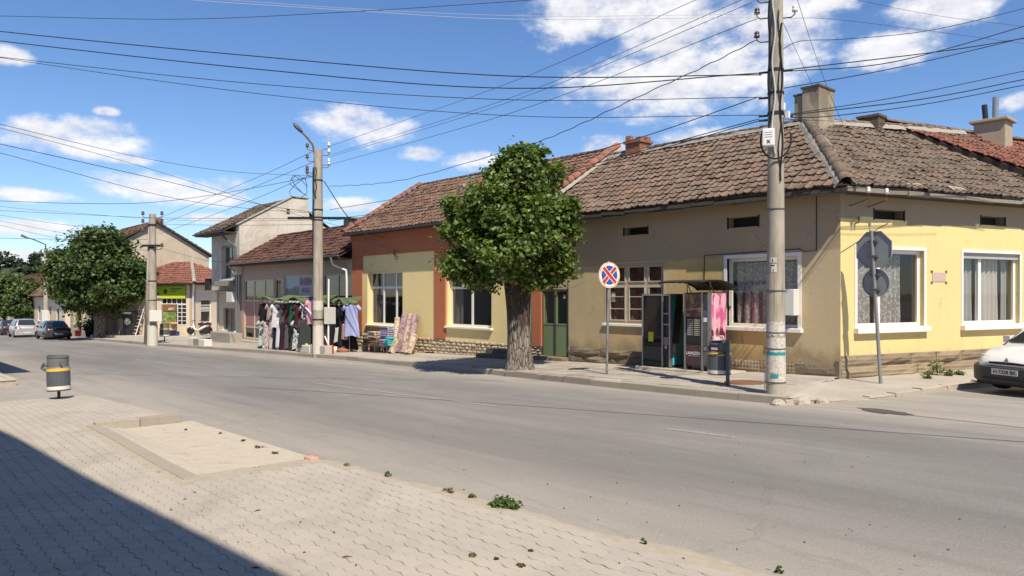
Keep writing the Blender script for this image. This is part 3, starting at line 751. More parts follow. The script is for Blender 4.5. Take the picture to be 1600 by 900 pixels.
# tarred seam crossing the carriageway, oil patch by the corner
TAR = plain('tar_seam', (0.10, 0.094, 0.088), 0.9, var=0.3, scale=20)
m = MB(); pts = [(-17.5, 7.0), (-15.3, 7.75), (-12, 8.65), (-9, 9.45), (-6, 10.2), (-2.7, 11.05), (3, 12.5)]
m.grid([[(x, y - .014, gz(x) + .004), (x + .0, y + .014, gz(x) + .004)] for x, y in pts])
m.build('tar_seam', TAR, kind='structure')
m = MB(); pts = [(-6.2, 13.05), (-5.0, 12.6), (-3.4, 12.2), (-1, 11.9)]
m.grid([[(x, y - .012, gz(x) + .004), (x, y + .012, gz(x) + .004)] for x, y in [(-4.9, 12.5), (-3.6, 12.35), (-2, 12.1), (1, 11.7)]])
m.build('tar_seam', TAR, kind='structure')
ring = []
for j in range(22):
    w = 2 * math.pi * j / 22; r = random.uniform(.75, 1.15)
    ring.append((-5.05 + .46 * r * math.cos(w) + .1 * math.sin(w), 12.62 + .2 * r * math.sin(w) - .25 * r * math.cos(w) * .6, gz(-5.05) + .006 + SLOPE * .46 * r * math.cos(w)))
MB().add(ring, [tuple(range(22))]).build('oil_stain', plain('oil_stain', (0.105, 0.088, 0.072), 0.7, var=.3, scale=12), kind='structure')
# ------------------------------------------------------------------ building parts
def wall(mb, fr, t0, t1, z0, z1, holes=(), th=0.3, mi=0):
    """solid wall in a frame with rectangular openings (t0,t1,z0,z1)"""
    ts = sorted({t0, t1, *[h[0] for h in holes], *[h[1] for h in holes]}); zs = sorted({z0, z1, *[h[2] for h in holes], *[h[3] for h in holes]})
    ts = [t for t in ts if t0 <= t <= t1]; zs = [z for z in zs if z0 <= z <= z1]
    inside = lambda t, z: any(h[0] < t < h[1] and h[2] < z < h[3] for h in holes)
    P = fr.p
    for a, b in zip(ts, ts[1:]):
        for c, d in zip(zs, zs[1:]):
            if inside((a + b) / 2, (c + d) / 2): continue
            mb.add([P(a, 0, c), P(b, 0, c), P(b, 0, d), P(a, 0, d)], [(0, 1, 2, 3)], mi)
            mb.add([P(a, -th, c), P(b, -th, c), P(b, -th, d), P(a, -th, d)], [(3, 2, 1, 0)], mi)
    for (a, b, c, d) in holes:
        for (u, v) in (((a, c), (b, c)), ((b, c), (b, d)), ((b, d), (a, d)), ((a, d), (a, c))):
            mb.add([P(u[0], 0, u[1]), P(u[0], -th, u[1]), P(v[0], -th, v[1]), P(v[0], 0, v[1])], [(0, 1, 2, 3)], mi)
    for (u, v) in (((t0, z1), (t1, z1)), ((t0, z0), (t0, z1)), ((t1, z0), (t1, z1))):
        mb.add([P(u[0], 0, u[1]), P(u[0], -th, u[1]), P(v[0], -th, v[1]), P(v[0], 0, v[1])], [(0, 1, 2, 3)], mi)
    return mb

def window(root, fr, t0, t1, z0, z1, vs=(), hs=(), cells=None, rec=0.1, fw=0.06, dep=0.06, mat=None, glass=None, sill=None, surround=None, curtain=None, sub_h=(), label=None, mull=None, backing=None):
    """frame with mullions at vs, transoms at hs; one pane per cell; returns the window part (the frame)"""
    mat = mat or PVC; glass = glass or GLASS; mull = mull or fw
    m = MB(); o0, o1 = -rec - dep, -rec; e = 0.002
    m.fbox(fr, t0, t1, o0, o1, z0, z0 + fw); m.fbox(fr, t0, t1, o0, o1, z1 - fw, z1)
    m.fbox(fr, t0, t0 + fw, o0, o1 - e, z0 + fw, z1 - fw); m.fbox(fr, t1 - fw, t1, o0, o1 - e, z0 + fw, z1 - fw)
    for v in vs: m.fbox(fr, v - mull / 2, v + mull / 2, o0, o1 - 2 * e, z0 + fw, z1 - fw)
    for h in hs: m.fbox(fr, t0 + fw, t1 - fw, o0, o1 - 3 * e, h - mull / 2, h + mull / 2)
    for (a, b, h) in sub_h: m.fbox(fr, a, b, o0 + .02, o1 - 4 * e, h - .012, h + .012)
    w = m.build('window', mat, root, label=label)
    tt = [t0 + fw / 2, *vs, t1 - fw / 2]; zz = [z0 + fw / 2, *hs, z1 - fw / 2]
    for a, b in zip(tt, tt[1:]):
        for c, d in zip(zz, zz[1:]):
            MB().fbox(fr, a, b, o0 + .024, o0 + .03, c, d).build('pane', glass, w)
    if sill:
        ov, hgt, out = sill
        bevel(MB().fbox(fr, t0 - ov, t1 + ov, -rec, out, z0 - hgt, z0 - .002).build('sill', SILLWHITE, w), .012)
    if surround:
        s, out = surround; q = MB()
        q.fbox(fr, t0 - s, t1 + s, -rec + .01, out, z1 + .001, z1 + s); q.fbox(fr, t0 - s, t0, -rec + .01, out - .003, z0, z1); q.fbox(fr, t1, t1 + s, -rec + .01, out - .003, z0, z1)
        q.build('surround', SILLWHITE if mat is not OLDPAINT else OLDPAINT, w)
    if curtain:
        for (a, b, c, d, cm, k, nm) in curtain: hang(w, fr, a, b, c, d, o0 - .12, cm, k, nm)
    if backing:
        MB().fbox(fr, t0 - .1, t1 + .1, o0 - .85, o0 - .8, z0 - .1, z1 + .1).build('room_backing', backing, w)
    return w
def hang(par, fr, a, b, c, d, out, mat, waves, name='curtain'):
    n = max(8, int(waves * 8)); rows = []
    for j in range(5):
        z = lerp(d, c, j / 4); rows.append([fr.p(lerp(a, b, i / n), out + (.028 + .012 * j / 4) * math.sin(2 * math.pi * waves * i / n + .6 * math.sin(7 * i / n)) + .008 * math.sin(23 * i / n + j), z) for i in range(n + 1)])
    return MB().grid(rows).build(name, mat, par, smooth=True, recalc=False)

# ---- clay roof tiles
TW, TL = 0.212, 0.345
def tile_mb(w, l, amp, k=0):
    rnd = random.Random(k); prof = [(-.5, .85), (-.36, .25), (-.2, .0), (0, .12), (.2, .02), (.36, .35), (.5, 1.0)]
    lo = [(x * w * 1.03, -l * .5, z * amp + .04 + rnd.uniform(-.006, .006)) for x, z in prof]
    up = [(x * w * 1.03, l * .62, z * amp) for x, z in prof]
    lip = [(x, y + .006, z - .036) for x, y, z in lo]
    n = len(prof); mb = MB()
    mb.add(lo + up + lip, [(i, i + 1, n + i + 1, n + i) for i in range(n - 1)] + [(2 * n + i, 2 * n + i + 1, i + 1, i) for i in range(n - 1)])
    return mb
TILECACHE = {}
def tiled(root, A, B, Cc, D, mat, w=TW, l=TL, amp=.036, sag=.05, nparts=300, deck=WOODDARK, jit=.022, name='roof', align='left', thick=.07, label=None):
    """roof plane eave A->B, ridge Cc<-D (seen from outside A left, B right): boarding plus tiles laid course by course"""
    A, B, Cc, D = map(Vector, (A, B, Cc, D))
    nrm = (B - A).cross(D - A).normalized()
    if nrm.z < 0: nrm.negate()
    dk = MB(); dn = nrm * thick
    def pt(u, v):
        q = A.lerp(B, u).lerp(D.lerp(Cc, u), v)
        s = sag * math.sin(math.pi * min(1, max(0, u))) * math.sin(math.pi * min(1, max(0, v)) * .9 + .15)
        return q - nrm * s + nrm * (.045 * mnoise.noise((q.x * .5, q.y * .5, q.z * .3)) + .014 * mnoise.noise((q.x * 2.5, q.y * 2.5, q.z)))
    n = 10
    dk.grid([[pt(i / n, j / 4) - nrm * .012 for i in range(n + 1)] for j in range(5)])
    dk.grid([[pt(i / n, j / 4) - nrm * (.012 + thick) for i in range(n + 1)] for j in range(5)])
    dk.grid([[pt(i / n, 0) - nrm * (.012 + thick * k) for i in range(n + 1)] for k in (0, 1)])
    dk.grid([[pt(k, j / 4) - nrm * .012 for j in range(5)] for k in (0,)] + [[pt(0, j / 4) - nrm * (.012 + thick) for j in range(5)]])
    dk.grid([[pt(1, j / 4) - nrm * .012 for j in range(5)], [pt(1, j / 4) - nrm * (.012 + thick) for j in range(5)]])
    roof = dk.build(name, deck, root, recalc=False, label=label)
    key = (w, l, amp, mat.name)
    if key not in TILECACHE:
        mbs = [tile_mb(w, l, amp, k) for k in range(3)]; TILECACHE[key] = (mbs, [q.mesh('tile', mat, smooth=False) for q in mbs])
    mbs, mes = TILECACHE[key]
    S = ((A + B) / 2 - (Cc + D) / 2).length; nr = max(1, round(S / l)); tiles = []
    for r in range(nr):
        v = (r + .5) / nr; rowlen = (pt(0, v) - pt(1, v)).length; nt = max(1, int(rowlen / w + .35))
        for c in range(nt):
            if align == 'left': u = (c + .5) * w / rowlen
            elif align == 'right': u = 1 - (c + .5) * w / rowlen
            else: u = (c + .5) / nt
            if u > 1.0 or u < 0: continue
            p = pt(u, v); e = (pt(min(1, u + .02), v) - pt(max(0, u - .02), v)).normalized(); s = (pt(u, min(1, v + .05)) - pt(u, max(0, v - .05)))
            s = (s - e * s.dot(e)).normalized(); nn = e.cross(s)
            a = random.gauss(0, jit); e2 = e * math.cos(a) + s * math.sin(a); s2 = s * math.cos(a) - e * math.sin(a)
            M4 = Matrix((e2, s2, nn)).transposed().to_4x4(); M4 = M4 @ Matrix.Rotation(random.gauss(0, .03), 4, 'X') @ Matrix.Rotation(random.gauss(0, .03), 4, 'Y'); M4.translation = p + nn * random.uniform(-.005, .01) + s * (random.gauss(0, .012) - (.06 if random.random() < .02 else 0))
            tiles.append((p.x ** 2 + p.y ** 2, M4))
    tiles.sort(key=lambda t: t[0])
    rest = MB()
    for i, (_, M4) in enumerate(tiles):
        k = random.randrange(3)
        if i < nparts: piece('tile', mes[k], roof, M4)
        else: rest.add([M4 @ Vector(q) for q in mbs[k].v], mbs[k].f, rnd=random.random())
    if rest.v: rest.build('tile', mat, roof, kind='stuff', recalc=False)
    return roof
RIDGECACHE = {}
def ridge_caps(roof, P, Q, mat, r=.12, step=.34, cement=None, cw=.2, lift=.02):
    P, Q = Vector(P), Vector(Q); d = (Q - P); L = d.length; d.normalize(); n = max(1, round(L / step))
    if cement:
        rows = []
        for k in range(n * 3 + 1):
            c = P.lerp(Q, k / (n * 3)); sd = d.cross(Vector((0, 0, 1))).normalized(); rr = cw * (1 + .22 * mnoise.noise((k * .45, 3.1, c.x)))
            rows.append([c + sd * (rr * s) + Vector((0, 0, h * (1 + .3 * mnoise.noise((k * .8, s * 2, 1.7))) - abs(s) * cw * .42)) for s, h in ((-1, -.03), (-.7, .045), (-.35, .085), (0, .1), (.35, .085), (.7, .045), (1, -.03))])
        MB().grid(rows).build('cement_bed', cement, roof, recalc=False)
    key = (r, step, mat.name)
    if key not in RIDGECACHE:
        prof = [(math.cos(math.pi * j / 6) * r, math.sin(math.pi * j / 6) * r * .8 - .02) for j in range(7)]
        a = [(x * 1.06, -step * .52, z * 1.06) for x, z in prof]; b = [(x * .95, step * .5, z * .95) for x, z in prof]; lip = [(x * .9, y, z * .85 - .01) for x, y, z in a]
        RIDGECACHE[key] = MB().add(a + b + lip, [(i, i + 1, 8 + i, 7 + i) for i in range(6)] + [(14 + i, 15 + i, i + 1, i) for i in range(6)]).mesh('ridge_tile', mat, smooth=True)
    sd = d.cross(Vector((0, 0, 1))).normalized(); up = sd.cross(d)
    for k in range(n):
        c = P.lerp(Q, (k + .5) / n) + up * (lift + random.uniform(-.012, .012)); a = random.gauss(0, .04)
        s2 = sd * math.cos(a) + d * math.sin(a); d2 = d * math.cos(a) - sd * math.sin(a)
        M4 = Matrix((s2, d2, up)).transposed().to_4x4(); M4.translation = c
        piece('ridge_tile', RIDGECACHE[key], roof, M4)

def boards(root, P, Q, mat, w=.05, h=.14, lens=(.6, 1.6), jit=.02, drop=0.0, name='eave_board'):
    P, Q = Vector(P), Vector(Q); d = Q - P; L = d.length; d.normalize(); s = 0; sd = d.cross(Vector((0, 0, 1))).normalized()
    while s < L:
        l = min(random.uniform(*lens), L - s + .01)
        a = P + d * (s + .006) + Vector((0, 0, random.uniform(-jit, jit) - drop)); b = P + d * (s + l - .006) + Vector((0, 0, random.uniform(-jit, jit) - drop)); hh = h * random.uniform(.75, 1.1); o = sd * random.uniform(-.012, .012)
        z = Vector((0, 0, hh))
        MB().hexa([a + o, b + o, b + o + sd * w, a + o + sd * w, a + o + z, b + o + z, b + o + sd * w + z, a + o + sd * w + z]).build(name, mat, root)
        s += l

def stones(root, fr, t0, t1, z0f, z1, rows, mat, lens=(.2, .4), proud=.03, gap=.012, name='plinth_stone', jit=.012, dep=.1):
    """stone courses between ground line z0f(t) and level z1"""
    edges = []
    for r in range(rows):
        t = t0 + random.uniform(0, lens[0]) * (r % 2) * .6
        ts = [t0] + ([t] if t > t0 + .05 else [])
        while ts[-1] < t1: ts.append(min(t1, ts[-1] + random.uniform(*lens)))
        if len(ts) > 2 and ts[-1] - ts[-2] < lens[0] * .5: ts.pop(-2)
        for a, b in zip(ts, ts[1:]):
            zb = z0f((a + b) / 2); h = (z1 - zb) / rows; c = zb + h * r; d = c + h
            a2, b2, c2, d2 = a + gap / 2, b - gap / 2, c + gap / 2, d - gap / 2; p = proud * random.uniform(.5, 1.25); k = min(.02, h * .2)
            j = lambda: random.uniform(-jit, jit); P = fr.p
            nx, nz = 4, 3; gr = []; sd = random.uniform(0, 99)
            for iz in range(nz + 1):
                rw = []
                for ix in range(nx + 1):
                    ee = min(ix, nx - ix, iz, nz - iz) > 0; tt = lerp(a2, b2, ix / nx); zz = lerp(c2, d2, iz / nz)
                    rw.append(P(tt + (j() if 0 < ix < nx else j() * .4), (p * .3 if not ee else p * random.uniform(.75, 1.35)), zz + (j() * .6 if 0 < iz < nz else j() * .25)))
                gr.append(rw)
            mm = MB().grid(gr)
            for e0 in ([gr[0][i] for i in range(nx + 1)], [gr[-1][i] for i in range(nx + 1)], [r_[0] for r_ in gr], [r_[-1] for r_ in gr]):
                mm.grid([e0, [Vector(q) - fr.n.to_3d() * (dep + p * .3) for q in e0]])
            mm.build(name, mat, root)

def bricks(root, x0, x1, y0, y1, z0, z1, mat, bh=.075, bl=.24, core=MORTAR, name='brick'):
    """masonry block of single bricks round a mortar core"""
    MB().box(x0 + .012, x1 - .012, y0 + .012, y1 - .012, z0, z1 - .01).build('mortar_core', core, root)
    n = max(1, round((z1 - z0) / bh)); h = (z1 - z0) / n
    for r in range(n):
        za, zb = z0 + r * h + .005, z0 + (r + 1) * h - .005
        for side in range(4):
            L = (x1 - x0) if side % 2 == 0 else (y1 - y0); s = -(bl / 2) * (r % 2)
            while s < L:
                a, b = max(0, s) + .004, min(L, s + bl) - .004; s += bl
                if b - a < .02: continue
                j = random.uniform(-.006, .006); t = .05
                if side == 0: q = (x0 + a, x0 + b, y0 - j, y0 + t)
                elif side == 2: q = (x0 + a, x0 + b, y1 - t, y1 + j)
                elif side == 1: q = (x1 - t, x1 + j, y0 + a, y0 + b)
                else: q = (x0 - j, x0 + t, y0 + a, y0 + b)
                MB().box(*q, za, zb).build(name, mat, root)

MF = Frame((0, 16.1), (1, 0))       # the main street front: t is world X
SF = Frame(CC, WD)                  # the side street front of the corner house
fx = lambda x, Y=16.1: onY(x, 460, Y)[0]
fz = lambda x, y, Y=16.1: onY(x, y, Y)[1]

# ================================================================== corner house
def corner_house():
    H = thing('corner_house', 'ochre and yellow single-storey corner house under a mossy tiled roof', 'house', (-10, 18, gz(-10)))
    WT = 4.02
    # openings on the street side
    wa = (fx(947), fx(1037), 0.98, 2.66)       # old casement
    wb = (fx(1136), fx(1247), 1.02, 2.68)      # white fixed window
    v1 = (fx(975), fx(1012), fz(993, 367), fz(993, 355)); v2 = (fx(1138), fx(1185), fz(1160, 355), fz(1160, 339))
    mw = MB(); wall(mw, MF, -15.62, CC.x, -0.9, WT, [wa, wb, v1, v2])
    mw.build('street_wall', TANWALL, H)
    sa = (0.5, 2.72, 1.06, 2.82); sb = (4.14, 6.38, 1.06, 2.82); sv1 = (1.06, 2.05, 3.5, 3.72); sv2 = (4.84, 5.8, 3.52, 3.74)
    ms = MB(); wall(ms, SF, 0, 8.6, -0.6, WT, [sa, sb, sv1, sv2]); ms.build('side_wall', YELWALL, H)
    # rear and party walls close the rooms
    mb = MB(); mb.box(-15.62, -15.4, 16.4, 21.8, -.8, WT); mb.box(-15.62, -11.6, 21.6, 21.8, -.8, WT)
    q = CC + WD * 8.6
    wall(mb, Frame(q, -SF.n), 0, 6.0, -.8, WT, th=.2)
    r = q - SF.n * 6.0; wall(mb, Frame((r.x, r.y), -WD), 0, 6.0, -.8, WT, th=.2)
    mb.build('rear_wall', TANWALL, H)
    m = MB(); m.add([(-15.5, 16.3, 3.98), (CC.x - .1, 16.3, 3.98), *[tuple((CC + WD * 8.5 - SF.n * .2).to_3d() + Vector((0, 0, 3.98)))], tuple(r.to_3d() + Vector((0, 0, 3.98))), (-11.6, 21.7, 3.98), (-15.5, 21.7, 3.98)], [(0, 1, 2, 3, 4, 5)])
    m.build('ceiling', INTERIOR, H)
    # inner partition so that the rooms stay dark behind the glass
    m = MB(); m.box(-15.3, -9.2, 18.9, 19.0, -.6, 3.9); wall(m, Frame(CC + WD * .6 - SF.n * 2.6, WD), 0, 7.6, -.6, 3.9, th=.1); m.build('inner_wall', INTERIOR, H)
    for nm, fr, h in (('vent', MF, v1), ('vent', MF, v2), ('vent', SF, sv1), ('vent', SF, sv2)):
        m = MB(); m.fbox(fr, h[0], h[1], -.3, -.25, h[2], h[3]); m.fbox(fr, h[0] - .035, h[0] + .012, -.02, .006, h[2] - .02, h[3] + .02); m.fbox(fr, h[1] - .012, h[1] + .03, -.02, .006, h[2] - .02, h[3] + .02)
        m.build(nm, INTERIOR, H)
    # old casement: three lights over three, glazing bars below
    t0, t1, z0, z1 = wa; a = lerp(t0, t1, .36); b = lerp(t0, t1, .70); hz = lerp(z0, z1, .655)
    sub = []
    for (c, d) in ((t0, a), (a, b), (b, t1)):
        for k in (1, 2): sub.append((c + .06, d - .06, lerp(z0 + .07, hz, k / 3)))
    w = window(H, MF, t0, t1, z0, z1, (a, b), (hz,), rec=.06, fw=.075, mull=.11, dep=.07, mat=OLDPAINT, glass=GLASS, sill=(.1, .08, .07), surround=(.05, .012), sub_h=sub,
               curtain=[(t0 + .05, t1 - .05, z0, z1 - .05, PINKLACE, 6, 'curtain')], label='old peeling cream casement with pink lace behind the glass')
    # sashes: inner frames proud of the main frame
    m = MB()
    for (c, d) in ((t0 + .075, a - .055), (a + .055, b - .055), (b + .055, t1 - .075)):
        for (e, f) in ((z0 + .075, hz - .055), (hz + .055, z1 - .075)):
            k = .035; m.fbox(MF, c, d, -.068, -.045, e, e + k); m.fbox(MF, c, d, -.068, -.045, f - k, f); m.fbox(MF, c, c + k, -.068, -.047, e + k, f - k); m.fbox(MF, d - k, d, -.068, -.047, e + k, f - k)
    m.build('sash', OLDPAINT, w)
    m = MB(); m.fbox(MF, t0 + .12, t0 + .26, -.1, -.098, z0 + .62, z0 + .88); m.build('notice', PAPER, w)
    # white window behind the pole, box hung on its right
    t0, t1, z0, z1 = wb
    w = window(H, MF, t0, t1, z0, z1, (lerp(t0, t1, .62),), (), rec=.1, fw=.075, mull=.085, sill=(.12, .1, .1), surround=(.085, .02),
               curtain=[(t0 + .1, lerp(t0, t1, .6), z0 + .02, z0 + .85, PINKLACE, 5, 'curtain'), (t0 + .1, t1 - .1, z0 + .02, z1 - .1, LACE, 7, 'net_curtain')], label='white window with net curtain half hidden by the pole')
    # side street windows
    for k, h in enumerate((sa, sb)):
        t0, t1, z0, z1 = h
        mul = lerp(t0, t1, .36) if k else lerp(t0, t1, .37)
        cur = [(t0 + .1, lerp(t0, t1, .34), z0 + .02, z1 - .1, LACE if k == 0 else CURTAIN, 3.5, 'curtain'), (lerp(t0, t1, .4), lerp(t0, t1, .8), z0 + .02, z1 - .1, LACE if k == 0 else PALECURT, 5.5, 'curtain')]
        if k: cur.append((lerp(t0, t1, .86), t1 - .1, z0 + .02, z1 - .1, CURTAIN, 1.5, 'curtain'))
        window(H, SF, t0, t1, z0, z1, (mul,), (), rec=.1, fw=.085, mull=.1, sill=(.1, .13, .13), surround=(.07, .025), curtain=cur,
               label='white window with patterned lace behind the traffic signs' if k == 0 else 'white window with pale drawn curtains above the white car')
    # roller-shutter boxes of the white windows
    for (fr, h) in ((SF, sb),): MB().fbox(fr, h[0], h[1], -.1, -.04, h[3] - .14, h[3] - .002).build('shutter_box', plain('grey_shutter', (.42, .41, .4), .5), H)
    # metal plaque with four fixings
    p = MB(); p.fbox(SF, 3.02, 3.5, .003, .012, 2.1, 2.32); pq = p.build('plaque', plain('pinkish_plaque', (.55, .42, .35), .6, var=.12, scale=14), H, label='blank pinkish metal plaque with four fixings')
    for (t, z) in ((3.0, 2.08), (3.52, 2.08), (3.0, 2.34), (3.52, 2.34)): MB().fbox(SF, t - .03, t + .03, .002, .016, z - .025, z + .025).build('fixing', RUST, pq)
    # plinths
    g0 = lambda t: gz(t) + .12
    MB().fbox(MF, -15.62, CC.x + .03, -.1, .012, -.9, 0.16).build('plinth_core', MORTAR, H)
    stones(H, MF, -15.62, -11.9, lambda t: gz(t) + .12, 0.24, 2, PLINTH_DK, (.6, 1.3), .07, .02, jit=.02)
    stones(H, MF, -11.9, -8.4, lambda t: gz(t) + .13, 0.24, 1, HEWN, (.7, 1.2), .06, .014)
    stones(H, MF, -8.4, CC.x - .02, lambda t: gz(t) + .13, 0.22, 1, PLINTH_DK, (.5, .9), .07, .016, jit=.02)
    MB().fbox(SF, -.05, 8.6, -.1, .015, -.6, 0.34).build('plinth_core', MORTAR, H)
    stones(H, SF, 0.0, 8.6, lambda t: .2, 0.46, 1, HEWN, (.8, 1.2), .075, .014)
    stones(H, SF, 0.0, 8.6, lambda t: -.12, 0.2, 1, HEWN, (.9, 1.4), .1, .016)
    # roof
    E = Vector((-7.01, 15.65, 4.14)); RC = Vector((-9.62, 19.1, 6.42)); ZR = 6.42
    A = Vector((-16.62, 15.65, 4.16)); D = Vector((-16.62, 19.1, 6.46))
    r1 = tiled(H, A, E, RC, D, TILE_OLD, sag=.06, name='roof', align='left')
    p2 = CC + WD * 8.6 + SF.n * .45; E2 = Vector((p2.x, p2.y, 4.2)); p3 = CC + WD * 8.6 - SF.n * 3.0; R2 = Vector((p3.x, p3.y, 6.72))
    r2 = tiled(H, E, E2, R2, RC, TILE_SIDE, sag=.1, name='roof', align='left')
    # rear slopes
    m = MB(); rr = r.to_3d(); m.add([tuple(D), tuple(RC), (-11.6, 22.2, 4.2), (-16.62, 22.2, 4.2)], [(0, 1, 2, 3)]); m.add([tuple(RC), tuple(R2), (r.x - 2, r.y + .4, 4.2), (-11.6, 22.2, 4.2)], [(0, 1, 2, 3)])
    m.add([tuple(A), (-16.62, 22.2, 4.2), tuple(D)], [(0, 1, 2)]); m.build('rear_roof', TILE_OLD, H)
    ridge_caps(r1, E + Vector((-.02, .03, .05)), RC + Vector((0, 0, .05)), TILE_SIDE, r=.13, cement=CEMENT, cw=.25, lift=.05)
    ridge_caps(r1, D + Vector((0, 0, .04)), RC + Vector((0, 0, .04)), TILE_OLD, r=.12, cement=CEMENT, cw=.17)
    ridge_caps(r2, RC + Vector((0, 0, .06)), R2 + Vector((0, 0, .04)), TILE_OLD, r=.12, cement=CEMENT, cw=.22)
    # eaves: weathered boards and dark soffit
    m = MB(); m.add([(-16.62, 15.72, 4.06), (-7.06, 15.72, 4.04), (CC.x, 16.08, 4.0), (-16.62, 16.08, 4.02)], [(0, 1, 2, 3)])
    q0 = CC + SF.n * .38; q1 = CC + WD * 8.6 + SF.n * .38; m.add([(-7.06, 15.72, 4.04), (q1.x, q1.y, 4.08), tuple((CC + WD * 8.6).to_3d() + Vector((0, 0, 4.02))), (CC.x, 16.08, 4.0)], [(0, 1, 2, 3)])
    m.build('soffit', WOODDARK, H)
    boards(H, A + Vector((0, .03, -.15)), E + Vector((-.02, .03, -.15)), plain('tarred_board', (.085, .07, .055), .9, var=.35, scale=4), w=.04, h=.085, lens=(.5, 1.6), jit=.028); boards(H, A + Vector((0, .10, -.2)), E + Vector((-.1, .10, -.2)), WOODGREY, w=.03, h=.045, lens=(.3, .9), jit=.035)
    boards(H, E + Vector((.0, .02, -.14)), E2 + Vector((0, 0, -.16)), WOODGREY, w=-.06, h=.1, lens=(.45, 1.3), jit=.025)
    # loose boards and slipped tiles along the side eaves
    BO = plain('bare_board', (.46, .38, .26), .9, var=.2, scale=8)
    for (t, o, z, a, l) in ((1.95, .33, 4.245, .12, .75), (3.55, .30, 4.27, -.1, .6)):
        c = SF.p(t, o, z); e = WD.to_3d(); s = (-SF.n.to_3d() * .8 + Vector((0, 0, .55))).normalized(); nn = e.cross(s)
        if nn.z < 0: nn.negate()
        M4 = Matrix((e, s, nn)).transposed().to_4x4() @ Matrix.Rotation(a, 4, 'Z'); M4.translation = c
        for k in range(3):
            b = MB().box(-l / 2, l / 2, -.11 + k * .075, -.11 + k * .075 + .068, 0, .018); b.v = [tuple(M4 @ Vector(q)) for q in b.v]; b.build('loose_board', BO, H)
    for (t, o, z) in ((5.75, -1.5, 5.42), (5.95, -1.42, 5.38)):
        c = SF.p(t, o, z); b = tile_mb(.2, .26, .03, 1); M4 = Matrix.Translation(c) @ Matrix.Rotation(random.uniform(1.6, 2.2), 4, 'Z') @ Matrix.Rotation(.5, 4, 'X'); b.v = [tuple(M4 @ Vector(q)) for q in b.v]; b.build('slipped_tile', TILE_RED, H)
    # chimneys
    m = MB(); cx, cy = -9.65, 19.35
    m.box(cx - .27, cx + .38, cy - .36, cy + .4, 5.9, 7.15); m.box(cx - .02, cx + .44, cy - .42, cy + .44, 5.9, 7.29)
    ch = m.build('chimney', STUCCO_CHIM, H, label='tall rendered chimney on the corner hip')
    for (a, b, c, d, z) in ((cx - .3, cx - .03, cy - .39, cy + .43, 7.15), (cx - .06, cx + .47, cy - .46, cy + .48, 7.29)):
        x = a
        while x < b - .05:
            MB().box(x + .004, min(b, x + .2) - .004, c + random.uniform(-.02, .02), d, z, z + .055 + random.uniform(-.008, .008)).build('cap_brick', DARKBRICK, ch); x += .2
    MB().box(cx - .36, cx + .52, cy - .52, cy + .3, 5.85, 6.2).build('flashing', CEMENT, ch)
    bx, by = -15.4, 19.15
    ch = thing_part(H, 'chimney'); bricks(ch, bx - .3, bx + .3, by - .3, by + .3, 6.0, 6.72, BRICK)
    bricks(ch, bx - .35, bx + .35, by - .35, by + .35, 6.72, 6.81, BRICK)
    for (dx, dy, hh) in ((-.2, -.2, .17), (.18, -.15, .1), (.2, .18, .13), (-.15, .2, .12)): MB().box(bx + dx - .1, bx + dx + .1, by + dy - .09, by + dy + .09, 6.81, 6.81 + hh).build('brick', BRICK, ch)
    c2 = SF.p(4.75, -3.05, 0); ch = thing_part(H, 'chimney'); bricks(ch, c2.x - .28, c2.x + .28, c2.y - .24, c2.y + .24, 6.3, 6.78, DARKBRICK)
    bricks(ch, c2.x - .32, c2.x + .32, c2.y - .28, c2.y + .28, 6.78, 6.85, DARKBRICK)
    # insulators and brackets by the corner
    for (t, z) in ((.28, 4.0), (.85, 4.0)):
        c = SF.p(t, .48, z); ins = thing_part(H, 'insulator'); MB().tube([SF.p(t, .0, z - .25), SF.p(t, .48, z - .15), c], .012).build('bracket', RUST, ins)
        MB().lathe(c, [(.02, -.02), (.045, .0), (.05, .03), (.03, .045), (.045, .07), (.035, .1), (.01, .11)], 12).build('bell', CERAMIC, ins, smooth=True)
    c = SF.p(.42, .12, 3.38); b = thing_part(H, 'wire_bracket'); MB().tube([SF.p(.42, 0, 3.36), c, c + Vector((0, 0, .07))], .014).build('hook', RUST, b); MB().lathe(c + Vector((0, 0, .06)), [(.02, 0), (.035, .02), (.02, .04), (.03, .06), (.01, .08)], 10).build('bell', BROWNCER, b)
    # cables pinned to the street wall
    def zline(pts): return MB().tube([MF.p(fx(x), .012, fz(x, y)) for x, y in pts], .009, 5)
    zline([(1101, 440), (1101, 399), (1135, 397), (1190, 393), (1250, 389), (1256, 393), (1276, 392), (1276, 305)]).build('wall_cable', WIRE, H)
    MB().tube([SF.p(0, .012, 2.72), SF.p(1.2, .012, 3.3), SF.p(1.5, .012, 3.42)], .006, 4).build('wall_cable', WIRE, H)
    # grey cabinet at the right edge of the white window
    m = MB(); tcab = fx(1237); m.fbox(MF, tcab - .06, tcab + .2, .02, .28, 1.32, 1.92); bevel(m.build('wall_box', BOXWHITE, H, label='grey-white box hung beside the window'), .012)
def thing_part(root, name):          # an empty that groups the pieces of one part
    o = bpy.data.objects.new(name, None); COL.objects.link(o); o.parent = root; WL[o.name] = WL[root.name]; o.empty_display_size = .1
    return o
corner_house()

